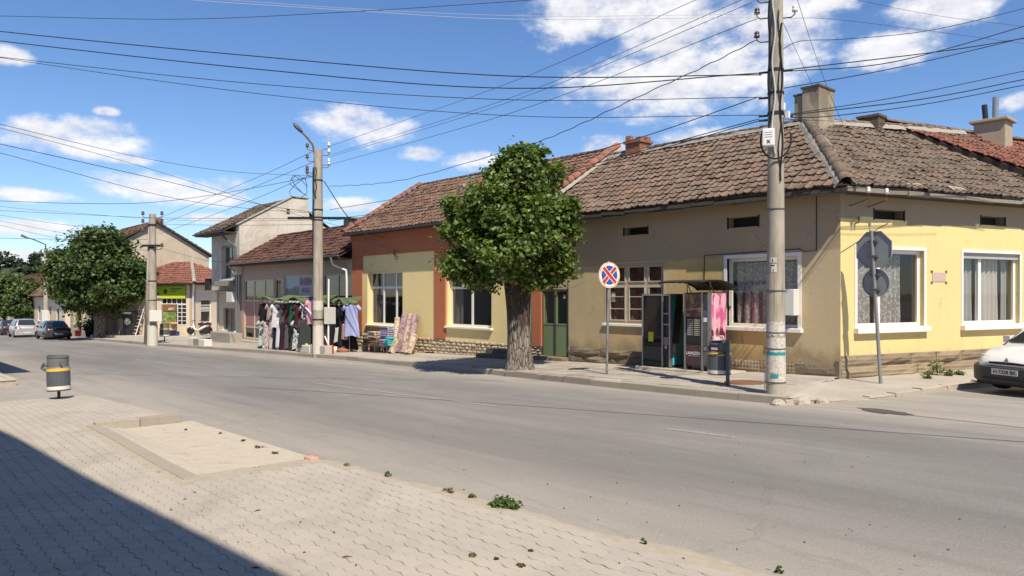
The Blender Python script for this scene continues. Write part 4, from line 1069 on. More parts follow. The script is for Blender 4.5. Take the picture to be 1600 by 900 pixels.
# ---- neighbour up the side street: only its roof and chimney show
def neighbour():
    H = thing('neighbour_house', 'red tiled house roof with piped chimney beyond the corner house', 'house', tuple(SF.p(12, -3, .2)))
    m = MB(); wall(m, SF, 8.65, 16, -.5, 4.4); wall(m, Frame(SF.p(16, 0, 0).to_2d(), -SF.n), 0, 7, -.5, 4.4); wall(m, Frame(SF.p(16, -7, 0).to_2d(), -WD), 0, 7.3, -.5, 4.4); m.build('wall', CREAMWALL, H)
    A = SF.p(8.2, .5, 4.5); B = SF.p(16.3, .5, 4.5); Cc = SF.p(16.3, -3.3, 6.85); D = SF.p(5.6, -3.3, 6.82)
    r = tiled(H, A, B, Cc, D, TILE_NB, sag=.05, thick=.16)
    m = MB(); m.add([D, Cc, SF.p(16.3, -7.2, 4.5), SF.p(8.65, -7.2, 4.5)], [(0, 1, 2, 3)]); m.build('rear_roof', TILE_NB, H)
    ridge_caps(r, D + Vector((0, 0, .03)), Cc + Vector((0, 0, .03)), TILE_OLD, r=.11)
    # flashing / upstand under its verge
    m = MB(); a = D - Vector((0, 0, .2)); b = A - Vector((0, 0, .2)); m.add([a, b, b - Vector((0, 0, .55)), a - Vector((0, 0, .3))], [(0, 1, 2, 3)]); m.build('verge_board', plain('zinc_sheet', (.17, .165, .16), .6, var=.25), H)
    c = SF.p(10.0, -2.9, 0); ch = thing_part(H, 'chimney')
    STN = plain('pale_chimney_block', (.40, .335, .24), .9, var=.15)
    MB().box(c.x - .42, c.x + .42, c.y - .38, c.y + .38, 6.2, 7.12).build('stack', STN, ch); bevel(MB().box(c.x - .52, c.x + .52, c.y - .48, c.y + .48, 7.12, 7.22).build('cap_slab', STN, ch), .02)
    MB().tube([(c.x - .2, c.y, 7.2), (c.x - .24, c.y, 7.75)], .08, 12).build('flue_pipe', BLACKSTEEL, ch); MB().tube([(c.x + .05, c.y + .05, 7.2), (c.x + .05, c.y + .05, 7.95)], .085, 12).build('flue_pipe', ALU, ch)
neighbour()
def gutter(root, P, Q, r=.065, mat=None, name='gutter'):
    P, Q = Vector(P), Vector(Q); d = (Q - P).normalized(); sd = d.cross(Vector((0, 0, 1))).normalized(); rows = []
    for c in (P, P.lerp(Q, .5), Q): rows.append([c + sd * (r * math.cos(math.pi * (1 + j / 8))) + Vector((0, 0, r * math.sin(math.pi * (1 + j / 8)))) for j in range(9)])
    m = MB().grid(rows); rows2 = [[q + Vector((0, 0, .012)) for q in row] for row in rows]; m.grid(rows2)
    return m.build(name, mat or STEELGREY, root, smooth=True)
def pipe(root, pts, r=.045, mat=None, name='downpipe'): return MB().tube(pts, r, 10).build(name, mat or POSTGREY, root, smooth=True, auto=50)

# ================================================================== red and yellow shop house
def red_house():
    X0, X1 = -28.6, fx(846); H = thing('red_banded_house', 'cream yellow house with brick-red bands and stone plinth behind the linden', 'house', (-23, 18, gz(-23)))
    w1 = (fx(574), fx(629), fz(600, 508), fz(600, 424)); w2 = (fx(699), fx(768), fz(735, 511), fz(735, 428)); dr = (fx(797), fx(826), gz(-18) + .45, 2.25)
    cell = (fx(666), fx(679), -.47, -.36)
    m = MB(); wall(m, MF, X0, X1, -1.1, 4.32, [w1, w2, dr, cell]); m.build('street_wall', REDWALL_Y, H)
    m = MB(); m.box(X0, X0 + .25, 16.4, 22.3, -1.1, 4.3); m.box(X1 - .25, X1, 16.4, 22.3, -1.1, 4.3); m.box(X0, X1, 22.3, 22.5, -1.1, 4.3); m.build('rear_wall', GREYWALL, H)
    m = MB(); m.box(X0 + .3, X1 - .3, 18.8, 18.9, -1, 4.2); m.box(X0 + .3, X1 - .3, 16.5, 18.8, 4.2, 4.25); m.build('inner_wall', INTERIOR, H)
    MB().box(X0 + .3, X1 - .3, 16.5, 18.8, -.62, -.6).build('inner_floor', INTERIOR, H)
    # red frieze and pilasters stand proud of the yellow panels
    zb = fz(620, 396)
    m = MB(); m.fbox(MF, X0 - .02, X1 + .02, -.05, .05, zb, 4.3); m.fbox(MF, X0 - .04, X1 + .04, -.05, .1, 4.12, 4.32); m.build('frieze', REDBAND, H)
    for (a, b) in ((X0 - .02, fx(567)), (fx(680), fx(697)), (fx(833), X1 + .02)): MB().fbox(MF, a, b, -.05, .048, .17, zb).build('pilaster', REDBAND, H)
    # plinth: mortar core and single stones
    for (a, b) in ((X0, dr[0] - .05), (dr[1] + .05, X1)):
        MB().fbox(MF, a, b, -.1, .012, -1.1, .13).build('plinth_core', MORTAR, H)
        stones(H, MF, a, b, lambda t: gz(t) + .14, .17, 5, STONE_LT, (.18, .4), .035, .016)
    m = MB(); m.fbox(MF, cell[0], cell[1], .03, .05, cell[2], cell[3]); m.build('cellar_vent', BLACKSTEEL, H)
    # windows
    t0, t1, z0, z1 = w1; hz = lerp(z0, z1, .70)
    window(H, MF, t0, t1, z0, z1, (lerp(t0, t1, .36), lerp(t0, t1, .72)), (hz,), rec=.2, fw=.075, mull=.09, glass=DGLASS, sill=(.08, .07, .1), label='white three-light shop window over the carpet rolls',
           curtain=[(t0 + .08, lerp(t0, t1, .33), z0, hz, PALECURT, 2, 'curtain')])
    t0, t1, z0, z1 = w2; hz = lerp(z0, z1, .74)
    w = window(H, MF, t0, t1, z0, z1, (lerp(t0, t1, .5),), (hz,), rec=.16, fw=.075, mull=.085, glass=DGLASS, sill=(.08, .08, .1), label='white two-light shop window left of the linden trunk',
           curtain=[(t0 + .08, lerp(t0, t1, .2), z0, hz, PALECURT, 1.5, 'curtain')])
    MB().fbox(MF, lerp(t0, t1, .83), lerp(t0, t1, .94), -.34, -.33, z0 + .12, z0 + .6).build('notice', PAPER, w)
    MB().fbox(MF, dr[0], dr[1], -.2, -.14, dr[2], dr[3]).build('door', WOODDARK, H)
    for k in range(2): bevel(MB().fbox(MF, fx(772) - .15 * (1 - k), fx(832), .02, .68 - .32 * k, -.55, gz(-18.5) + .14 + .17 * (k + 1)).build('step', plain('dark_step_stone', (.14, .125, .105), .9, var=.25), H), .012)
    # roof
    A = Vector((X0 - .15, 15.72, 4.42)); B = Vector((-16.72, 15.72, 4.42)); Cc = Vector((-16.72, 19.7, 6.85)); D = Vector((X0 - .15, 19.75, 6.9))
    r = tiled(H, A, B, Cc, D, TILE_MID, sag=.06)
    m = MB(); m.add([D, Cc, (Cc.x, 23.4, 4.5), (D.x, 23.4, 4.5)], [(0, 1, 2, 3)]); m.add([(X0, 16.1, 4.3), (X0, 22.5, 4.3), (X0, 19.75, 6.8)], [(0, 1, 2)]); m.add([(X1, 16.1, 4.3), (X1, 22.5, 4.3), (X1, 19.75, 6.75)], [(0, 1, 2)]); m.build('rear_roof', TILE_MID, H)
    ridge_caps(r, D, Cc, TILE_MID, r=.12, cement=CEMENT, cw=.14)
    ridge_caps(r, A + Vector((-.03, 0, .06)), D + Vector((-.03, 0, .06)), TILE_RED, r=.15, cement=None, lift=.04)
    ridge_caps(r, B + Vector((.0, 0, .08)), Cc + Vector((.0, 0, .06)), TILE_RED, r=.17, cement=CEMENT, cw=.2, lift=.06)
    m = MB(); m.add([(A.x, 15.78, 4.33), (B.x, 15.78, 4.33), (B.x, 16.08, 4.3), (A.x, 16.08, 4.3)], [(0, 1, 2, 3)]); m.build('soffit', WOODDARK, H)
    gutter(H, A + Vector((0, -.05, -.03)), B + Vector((0, -.05, -.03)), .07)
    # wire bracket on the wall
    t = fx(621); b = thing_part(H, 'wire_bracket'); z = fz(621, 400)
    MB().tube([MF.p(t, 0, z - .15), MF.p(t, .12, z - .1), MF.p(t, .14, z + .2)], .016).build('hook', RUST, b)
    for k in (0, 1): MB().lathe(MF.p(t, .14, z + .02 + .14 * k), [(.02, 0), (.04, .02), (.045, .05), (.025, .07), (.01, .09)], 10).build('bell', BROWNCER, b)
red_house()

# ---- green gate between the two houses
def gate():
    a, b = fx(845), fx(888); z0 = gz(-16.2) + .30
    H = thing('green_gate', 'half-glazed green metal gate between the linden and the ochre house', 'gate', ((a + b) / 2, 16.1, gz(-16)))
    GREEN = m_stone('faded_green_paint', (.14, .2, .10), (.19, .255, .135), bs=30, strength=.15, rough=.6)
    m = MB(); zt = fz(865, 452)
    for (c, d, e, f) in ((a, a + .07, z0, zt), (b - .07, b, z0, zt), (a, b, zt - .06, zt), ((a + b) / 2 - .03, (a + b) / 2 + .03, z0, zt - .06)): m.fbox(MF, c, d, -.1, -.02, e, f)
    m.build('gate_frame', WOODDARK, H)
    mid = fz(865, 508)
    for k in (0, 1):
        c, d = (a + .07, (a + b) / 2 - .03) if k == 0 else ((a + b) / 2 + .03, b - .07)
        leaf = MB().fbox(MF, c + .004, d - .004, -.09, -.05, z0 + .01, mid).build('door_panel', GREEN, H)
        q = MB(); q.fbox(MF, c, d, -.1, -.04, mid, mid + .05); q.fbox(MF, c, c + .035, -.1, -.04, mid + .05, zt - .06); q.fbox(MF, d - .035, d, -.1, -.04, mid + .05, zt - .06)
        q.build('light_frame', GREEN, leaf); MB().fbox(MF, c + .035, d - .035, -.085, -.08, mid + .05, zt - .06).build('pane', DGLASS, leaf)
    MB().fbox(MF, b - .28, b - .2, -.078, -.074, zt - .28, zt - .17).build('notice', PAPER, H)
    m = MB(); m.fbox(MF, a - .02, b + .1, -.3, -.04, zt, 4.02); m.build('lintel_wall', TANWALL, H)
    bevel(MB().fbox(MF, a - .05, b + .02, -.2, .3, gz(-16.2) - .2, z0 - .004).build('door_step', PLINTH_DK, H), .02)
    MB().box(a - .1, b + .1, 16.9, 17.0, -1, 4).build('passage_back', INTERIOR, H)
gate()

# ================================================================== low brown shop with glazed front
def brown_shop():
    X0, X1 = -41.35, -28.66; H = thing('low_shop', 'low mauve shop with brown tiled roof behind the clothes stall', 'shop', (-35, 18, gz(-35)))
    zt = fz(450, 434)
    wl = (fx(381), fx(427), fz(400, 530), fz(400, 437)); wn = (fx(429), fx(441), .9, fz(435, 436)); ws = (fx(444), fx(500), fz(470, 466), fz(470, 430)); wr = (fx(505), fx(551), -.25, fz(528, 428))
    low = (fx(430), fx(499), -.55, .75)
    m = MB(); wall(m, MF, X0, X1, -1.5, 3.36, [wl, wn, ws, wr, low]); m.build('street_wall', PINKWALL, H)
    m = MB(); m.box(X0, X1, 21, 21.2, -1.5, 3.3); m.box(X0, X0 + .2, 16.4, 21, -1.5, 3.3); m.box(X1 - .2, X1, 16.4, 21, -1.5, 3.3); m.build('rear_wall', GREYWALL, H)
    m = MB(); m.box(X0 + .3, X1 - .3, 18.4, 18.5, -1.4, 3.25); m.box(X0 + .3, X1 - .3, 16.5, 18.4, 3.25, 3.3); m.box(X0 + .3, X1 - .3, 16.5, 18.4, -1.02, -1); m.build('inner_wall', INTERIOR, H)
    AF = plain('cream_steel_frame', (.62, .53, .43), .5, var=.1)
    t0, t1, z0, z1 = wl; hs = (fz(400, 512), fz(400, 470))
    w = window(H, MF, t0, t1, z0, z1, (lerp(t0, t1, .34), lerp(t0, t1, .7)), hs, rec=.05, fw=.07, mull=.06, mat=AF, glass=DGLASS, label='tall cream-framed shop window with pink film on its middle panes')
    FILM = plain('pink_film', (.40, .20, .175), .5, var=.15)
    for a, b in ((t0, lerp(t0, t1, .34)), (lerp(t0, t1, .34), lerp(t0, t1, .7)), (lerp(t0, t1, .7), t1)): MB().fbox(MF, a + .05, b - .05, -.083, -.079, hs[0] + .04, hs[1] - .04).build('film', FILM, w)
    window(H, MF, *wn, rec=.06, fw=.05, mat=AF, glass=DGLASS, label='narrow cream-framed shop window left of the sign')
    t0, t1, z0, z1 = ws
    w = window(H, MF, t0, t1, z0, z1, (lerp(t0, t1, .41), lerp(t0, t1, .78)), (), rec=.05, fw=.06, mull=.06, mat=AF, glass=DGLASS, label='shop window with landscape film and a purple sign')
    SKYF = NB('landscape_film'); xx, yy, zz = SKYF.sep(); hill = SKYF.ramp(SKYF.math('ADD', zz, SKYF.math('MULTIPLY', SKYF.noise(1.6, 4, .7), -.9)), 1.72, 1.62)
    SKYF.fin(SKYF.mix(hill, (.27, .36, .43), (.04, .07, .09)), .3, spec=.5)
    for a, b in ((t0, lerp(t0, t1, .41)), (lerp(t0, t1, .78), t1)): MB().fbox(MF, a + .06, b - .06, -.07, -.066, z0 + .05, z1 - .05).build('landscape_film', SKYF.mat, w)
    a, b = lerp(t0, t1, .41), lerp(t0, t1, .78); sg = MB().fbox(MF, a + .06, b - .06, -.066, -.062, z0 + .06, z1 - .04).build('shop_sign', plain('sign_lilac', (.40, .34, .42), .4), w)
    tm = MB(); c = MF.p((a + b) / 2, -.058, lerp(z0, z1, .72)); text_mesh(tm, 'ВАЛЕРИ', c, (1, 0, 0), (0, 0, 1), .34, 0, (b - a) * .82, bold=.03)
    text_mesh(tm, 'МОДА', MF.p((a + b) / 2, -.058, lerp(z0, z1, .34)), (1, 0, 0), (0, 0, 1), .26, 0, (b - a) * .6, bold=.03); tm.build('lettering', plain('sign_purple', (.19, .05, .14), .5), sg)
    t0, t1, z0, z1 = wr
    w = window(H, MF, t0, t1, z0, z1, (lerp(t0, t1, .5),), (), rec=.05, fw=.06, mull=.06, mat=AF, glass=DGLASS, curtain=[(lerp(t0, t1, .55), t1 - .1, z0, z1 - .1, PURPLE, 5, 'curtain')], label='shop window with purple drape right of the pole')
    window(H, MF, *low, (lerp(low[0], low[1], .5),), (), rec=.05, fw=.06, mat=AF, glass=DGLASS, label='low shop window hidden behind the clothes')
    # striped little awning over the middle window
    t0, t1 = fx(434), fx(487); n = 18; aw = thing_part(H, 'awning')
    for k in range(n):
        a, b = lerp(t0, t1, k / n), lerp(t0, t1, (k + 1) / n)
        MB().add([MF.p(a, .02, 1.72), MF.p(b, .02, 1.72), MF.p(b, .5, 1.42), MF.p(a, .5, 1.42), MF.p(a, .02, 1.70), MF.p(b, .02, 1.70), MF.p(b, .5, 1.40), MF.p(a, .5, 1.40)], [(0, 1, 2, 3), (7, 6, 5, 4), (2, 3, 7, 6)]).build('awning_strip', plain('awning_white', (.62, .60, .52), .8) if k % 2 else plain('awning_grey', (.2, .21, .22), .8), aw)
    bevel(MB().fbox(MF, X0, fx(430), 0, .28, -1.3, gz(-40) + .3).build('threshold', DUST, H), .02)
    A = Vector((X0 - .05, 15.5, 3.5)); B = Vector((-28.7, 15.5, 3.5)); Cc = Vector((-28.7, 18.4, 5.22)); D = Vector((X0 - .0, 18.4, 5.2))
    r = tiled(H, A, B, Cc, D, TILE_BROWN, w=.25, l=.34, sag=.03, amp=.026)
    m = MB(); m.add([D, Cc, (Cc.x, 21.3, 3.5), (D.x, 21.3, 3.5)], [(0, 1, 2, 3)]); m.add([(X0, 16.1, 3.3), (X0, 21.2, 3.3), (X0, 18.4, 5.1)], [(0, 1, 2)]); m.build('rear_roof', TILE_BROWN, H)
    ridge_caps(r, D, Cc, TILE_BROWN, r=.11)
    m = MB(); m.add([(A.x, 15.52, 3.4), (B.x, 15.52, 3.4), (B.x, 16.1, 3.34), (A.x, 16.1, 3.34)], [(0, 1, 2, 3)]); m.build('soffit', plain('soffit_brown', (.17, .13, .11), .9), H)
    bevel(MB().box(A.x, B.x, 15.46, 15.5, 3.33, 3.49).build('fascia', WOODDARK, H), .01)
    gutter(H, (A.x, 15.4, 3.5), (B.x, 15.4, 3.5), .065, POSTGREY)
    pipe(H, [(X0 + .22, 15.4, 3.42), (X0 + .22, 15.7, 3.1), (X0 + .22, 15.98, 2.9), (X0 + .22, 15.98, gz(X0) + .1)], .05, ALU)
    pipe(H, [(-29.3, 15.4, 3.42), (-29.3, 15.5, 3.1), (-28.95, 15.95, 2.85), (-28.95, 15.98, 2.4), (-28.95, 15.98, gz(-29) + .1)], .05, PVC)
    c = (-33.2, 18.55); ch = thing_part(H, 'chimney'); MB().box(c[0] - .28, c[0] + .28, c[1] - .25, c[1] + .25, 4.9, 5.55).build('stack', STUCCO_CHIM, ch); MB().box(c[0] - .4, c[0] + .4, c[1] - .36, c[1] + .36, 5.58, 5.66).build('cap_slab', CEMENT, ch)
    MB().box(c[0] - .2, c[0] + .2, c[1] - .2, c[1] + .2, 5.55, 5.58).build('neck', DARKBRICK, ch)
brown_shop()

# ================================================================== white two-storey gabled house
def white_house():
    X0, X1 = -45.75, -41.4; H = thing('white_gabled_house', 'two-storey house with stained white gable wall above the brown roof', 'house', (-43.5, 18, gz(-43.5)))
    wu = (fx(346), fx(367), fz(356, 436), fz(356, 383))
    m = MB(); wall(m, MF, X0, X1 - .3, 2.05, 5.75, [wu]); m.build('upper_wall', WHITEWALL, H)
    low = Frame((0, 16.45), (1, 0)); wl = (fx(349, 16.45), fx(367, 16.45), fz(358, 516, 16.45), fz(358, 481, 16.45))
    m = MB(); wall(m, low, X0 + .1, X1, -1.6, 2.05, [wl]); m.build('lower_wall', CREAMWALL, H)
    prof = [(16.1, -1.6), (22.5, -1.6), (22.5, 5.4), (20.35, 6.35), (20.25, 7.5), (19.25, 7.52), (16.1, 5.72)]
    m = MB(); m.prism([(X1 - .3, y, z) for y, z in prof], (.3, 0, 0)); g = m.build('gable_wall', WHITEWALL, H, label='stained white gable wall')
    # coping of the gable
    cp = [(X1 - .36, 16.0, 5.72), (X1 - .36, 19.25, 7.56), (X1 - .36, 20.32, 7.55)]
    m = MB()
    for p, q in zip(cp, cp[1:]): p, q = Vector(p), Vector(q); u = Vector((0, 0, .07)); s = Vector((.42, 0, 0)); m.hexa([p, p + s, q + s, q, p + u, p + s + u, q + s + u, q + u])
    m.build('coping', CEMENT, g)
    for (y, z) in ((19.0, 6.75), (19.0, 6.55)): MB().box(X1 - .02, X1 + .02, y - .1, y + .1, z, z + .1).build('vent_hole', INTERIOR, g)
    MB().box(X0, X1 - .3, 22.3, 22.5, -1.6, 5.4).build('rear_wall', WHITEWALL, H); MB().box(X0, X0 + .25, 16.4, 22.3, -1.6, 5.4).build('left_wall', GREYWALL, H)
    m = MB(); m.box(X0 + .2, X1 - .3, 18, 18.1, -1.5, 5.3); m.box(X0 + .2, X1 - .3, 16.3, 18, 5.3, 5.35); m.box(X0 + .2, X1 - .3, 16.12, 18, 1.98, 2.04); m.build('inner_wall', INTERIOR, H)
    t0, t1, z0, z1 = wu; window(H, MF, t0, t1, z0, z1, (lerp(t0, t1, .5),), (), rec=.22, fw=.09, mat=OLDPAINT, glass=DGLASS, sill=(.06, .1, .1), label='tall upstairs window of the white house', curtain=[(t0 + .1, lerp(t0, t1, .45), z0, z1, PALECURT, 2, 'curtain')])
    bevel(MB().fbox(MF, t0 - .15, t1 + .2, .01, .35, z0 - .42, z0 - .14).build('flower_box', CEMENT, H), .02)
    t0, t1, z0, z1 = wl; w = window(H, low, t0, t1, z0, z1, (lerp(t0, t1, .5),), (), rec=.12, fw=.08, mat=POSTGREY, glass=DGLASS, sill=(.2, .12, .12), label='barred downstairs window of the white house')
    m = MB()
    for k in range(8): m.tube([low.p(lerp(t0 - .8, t1, k / 7), .05, z1 + .05), low.p(lerp(t0 - .8, t1, k / 7), .05, z1 + .75)], .012, 5)
    m.build('grille', PVC, w)
    bevel(MB().fbox(low, t0 - .6, t1 + .5, .05, .35, -1.6, z0 - .3).build('window_bench', CEMENT, H), .02)
    m = MB(); m.fbox(MF, fx(362), fx(371), .02, .32, fz(366, 472), fz(366, 456)); bevel(m.build('air_conditioner', BOXWHITE, H, label='air conditioner box under the overhang'), .02)
    MB().box(X0 - 1.9, X1, 15.85, 16.5, 1.93, 2.03).build('canopy_slab', CEMENT, H)
    MB().box(X0 - .9, X0 - .1, 16.0, 16.4, 2.05, 2.75).build('shutter_case', INTERIOR, H)
    A = Vector((X0 - .75, 15.35, 5.42)); B = Vector((X1 - .34, 15.35, 5.42)); Cc = Vector((X1 - .34, 19.3, 7.5)); D = Vector((X0 - .75, 19.3, 7.5))
    r = tiled(H, A, B, Cc, D, TILE_SIDE, sag=.04, nparts=200); m = MB(); m.add([D, Cc, (Cc.x, 23, 5.3), (D.x, 23, 5.3)], [(0, 1, 2, 3)]); m.add([(X0, 16.1, 5.4), (X0, 22.5, 5.4), (X0, 19.3, 7.4)], [(0, 1, 2)]); m.build('rear_roof', TILE_SIDE, H)
    MB().box(A.x, B.x, 15.36, 16.1, 5.28, 5.34).build('soffit', WOODDARK, H); gutter(H, (A.x, 15.28, 5.4), (B.x, 15.28, 5.4), .08)
    pipe(H, [(X1 - .9, 15.3, 5.35), (X1 - .75, 15.6, 4.95), (X1 - .2, 15.98, 4.5), (X1 - .2, 15.98, 2.2)], .05, STEELGREY)
    pipe(H, [(X1 + .05, 15.95, 3.2), (X1 + .05, 15.95, gz(X1) + .1)], .07, ALU)
    MB().box(X1 - .06, X1 + .5, 15.75, 16.08, 2.9, 3.4).build('meter_cabinet', BOXWHITE, H)
white_house()

# ================================================================== corner kiosk shop with hipped roof
KC = Vector((-55.5, 18.2)); KA = Vector((-.83, -.55)).normalized(); KB = Vector((-KA.y * -1, KA.x * -1)); KB = Vector((KA.y, -KA.x))
KF = Frame(KC + KA * 6.6, -KA)       # sign front, left to right as seen
def hip_shop():
    H = thing('hipped_shop', 'small corner shop with red hipped roof and lime green sign', 'shop', (-57, 19, gz(-57)))
    n = KF.n; SFr = Frame(KC, -n); L = 6.6; zt = 2.62; zg = gz(-56) - .4
    t_of = lambda x: ((lambda r: (lambda tt: (Vector((r[0] * tt, r[1] * tt)) - KF.o).dot(KF.d))(KF.o.dot(n) / Vector((r[0], r[1])).dot(n)))(ray(x, 460)))
    dk = (t_of(252), t_of(291)); z_of = lambda y: 1.8 + (460 - y) / 21.6
    win = (dk[0], dk[1], z_of(519), z_of(466))
    m = MB(); wall(m, KF, 0, L, zg, zt, [win]); m.build('sign_front', CREAMWALL, H)
    s_of = lambda x: ((lambda r: (lambda tt: (Vector((r[0] * tt, r[1] * tt)) - SFr.o).dot(SFr.d))(SFr.o.dot(SFr.n) / Vector((r[0], r[1])).dot(SFr.n)))(ray(x, 460)))
    w2 = (s_of(314), s_of(330), z_of(505), z_of(468)); m = MB(); wall(m, SFr, 0, 6, zg, zt, [w2]); m.build('side_front', CREAMWALL, H)
    m = MB(); wall(m, Frame(SFr.p(6, 0, 0).to_2d(), KA), 0, L, zg, zt); wall(m, Frame(KF.p(0, -6, 0).to_2d(), n), 0, 6, zg, zt); m.build('rear_wall', GREYWALL, H)
    m = MB(); wall(m, Frame(KF.p(0, -1.6, 0).to_2d(), KF.d), .3, L - .3, zg, 2.5, th=.1); m.build('inner_wall', INTERIOR, H)
    GRN = plain('lime_sign', (.32, .46, .015), .45, var=.1, scale=3)
    a, b = t_of(244), t_of(291); sg = bevel(MB().fbox(KF, a, b, .02, .12, z_of(466.5), z_of(447)).build('shop_sign', GRN, H, label='lime green shop sign with dark disc'), .01)
    DK = plain('sign_dark_green', (.02, .06, .025), .5)
    MB().lathe(KF.p(lerp(a, b, .35), .12, z_of(455.5)), [(.17, 0), (.17, .006), (.08, .007)], 20, ax=KF.n.to_3d()).build('emblem', DK, sg); q = MB(); q.prism([KF.p(lerp(a, b, .03), .122, z_of(460)), KF.p(lerp(a, b, .14), .122, z_of(457)), KF.p(lerp(a, b, .14), .122, z_of(461.5))], KF.n.to_3d() * .004); q.build('emblem', DK, sg)
    for k in range(3): MB().fbox(KF, lerp(a, b, .52), lerp(a, b, .92 - .12 * k), .12, .124, z_of(451.2 + 2.3 * k), z_of(450.2 + 2.3 * k)).build('lettering', DK, sg)
    MB().fbox(KF, a, b, .12, .123, z_of(466), z_of(463)).build('sign_stripe', plain('sign_yellow', (.62, .64, .05), .4), sg); MB().fbox(KF, a, lerp(a, b, .22), .124, .127, z_of(466), z_of(463)).build('sign_stripe', PAPER, sg)
    t0, t1, z0, z1 = win; hz = z_of(475.5); vs = [lerp(t0, t1, k / 5) for k in (1, 2, 3, 4)]
    w = window(H, KF, t0, t1, hz, z1, vs, (), rec=.05, fw=.05, mull=.045, glass=DGLASS, label='row of small panes under the lime sign')
    fr = window(H, KF, lerp(t0, t1, .62), t1, z0 + .5, hz - .01, (lerp(t0, t1, .8),), [lerp(z0 + .5, hz, k / 5) for k in (1, 2, 3, 4)], rec=.05, fw=.05, mull=.04, glass=DGLASS, label='lattice shop window full of goods')
    POST = m_fabric('poster_print', (.30, .16, .07), spots=(.16, .30, .07), sscale=5); MB().fbox(KF, t0, lerp(t0, t1, .6), -.08, -.05, z_of(486.5), hz).build('poster', m_fabric('brown_poster', (.26, .12, .06), var=.3), H)
    tm = MB(); text_mesh(tm, 'GIFT', KF.p(lerp(t0, t1, .38), -.045, z_of(483)), KF.d.to_3d(), (0, 0, 1), .16, width=.52, bold=.02); tm.build('lettering', PVC, H)
    MB().fbox(KF, t0 + .12, lerp(t0, t1, .58), -.08, -.05, z0, z_of(487.5)).build('poster', m_fabric('green_poster', (.11, .20, .05), spots=(.34, .36, .12), sscale=4), H)
    MB().fbox(KF, lerp(t0, t1, .62), t1, -.08, -.03, z0, z0 + .48).build('stall_riser', CREAMWALL, H); MB().fbox(KF, t0 - .02, t0 + .11, -.1, -.02, z0, hz).build('door_post', WOODGREY, H)
    t0, t1, z0, z1 = w2; w = window(H, SFr, t0, t1, z0, z1, (), (lerp(z0, z1, .75), lerp(z0, z1, .5)), rec=.06, fw=.06, glass=DGLASS, label='side window of the hipped shop')
    MB().fbox(SFr, t0 + .1, t1 - .15, -.07, -.065, lerp(z0, z1, .55), lerp(z0, z1, .68)).build('notice', PAPER, w)
    # hipped roof
    e = .55; P = KF.p
    A = P(-.4, e, 2.62); B = P(L + e, e, 2.62); C2 = P(L + e, -6.4, 2.62); D2 = P(-.4, -6.4, 2.62); zr = 4.25; R1 = P(2.6, -2.9, zr); R2 = P(L - 2.4, -2.9, zr)
    r = tiled(H, A, B, R2, R1, TILE_NB, w=.26, l=.36, sag=.02, nparts=150, align='center'); r2 = tiled(H, B, C2, R2, R2 + Vector((.01, .01, 0)), TILE_NB, w=.26, l=.36, sag=.02, nparts=120, align='center')
    m = MB(); m.add([C2, D2, R1, R2], [(0, 1, 2, 3)]); m.add([D2, A, R1], [(0, 1, 2)]); m.build('rear_roof', TILE_RED, H)
    ridge_caps(r, B + Vector((0, 0, .04)), R2 + Vector((0, 0, .04)), CEMENT, r=.13); ridge_caps(r, A, R1, TILE_RED, r=.12); ridge_caps(r, R1, R2, TILE_RED, r=.12)
    m = MB(); m.add([A - Vector((0, 0, .1)), B - Vector((0, 0, .1)), P(L, 0, 2.5), P(0, 0, 2.5)], [(0, 1, 2, 3)]); m.add([B - Vector((0, 0, .1)), C2 - Vector((0, 0, .1)), P(L, -6, 2.5), P(L, 0, 2.5)], [(0, 1, 2, 3)]); m.build('soffit', WOODDARK, H)
    gutter(H, A + KF.n.to_3d() * .06, B + KF.n.to_3d() * .06, .07, RUST)
    pipe(H, [P(L + .45, .5, 2.55), P(L + .2, .2, 2.2), P(L + .06, .06, 1.95), P(L + .06, .06, zg + .3)], .06, PVC); pipe(H, [P(1.3, .5, 2.55), P(1.6, .15, 2.2)], .06, PVC)
    MB().fbox(KF, .9, 1.5, .02, .3, 1.1, 2.0).build('wall_lantern_box', BOXWHITE, H)
    pl = MB().add([KF.p(-1, 1.5, zg + .62), KF.p(L + 1.4, 1.5, zg + .62), KF.p(L + 1.4, -5, zg + .62), KF.p(-1, -5, zg + .62), KF.p(-1, 1.5, zg), KF.p(L + 1.4, 1.5, zg), KF.p(L + 1.4, -5, zg), KF.p(-1, -5, zg)], [(0, 1, 2, 3), (0, 1, 5, 4), (1, 2, 6, 5), (0, 3, 7, 4)]).build('shop_platform', DUST, kind='structure', label='raised paved platform in front of the hipped shop')
    return z_of, t_of, zg + .62
KZ, KT, KG = hip_shop()

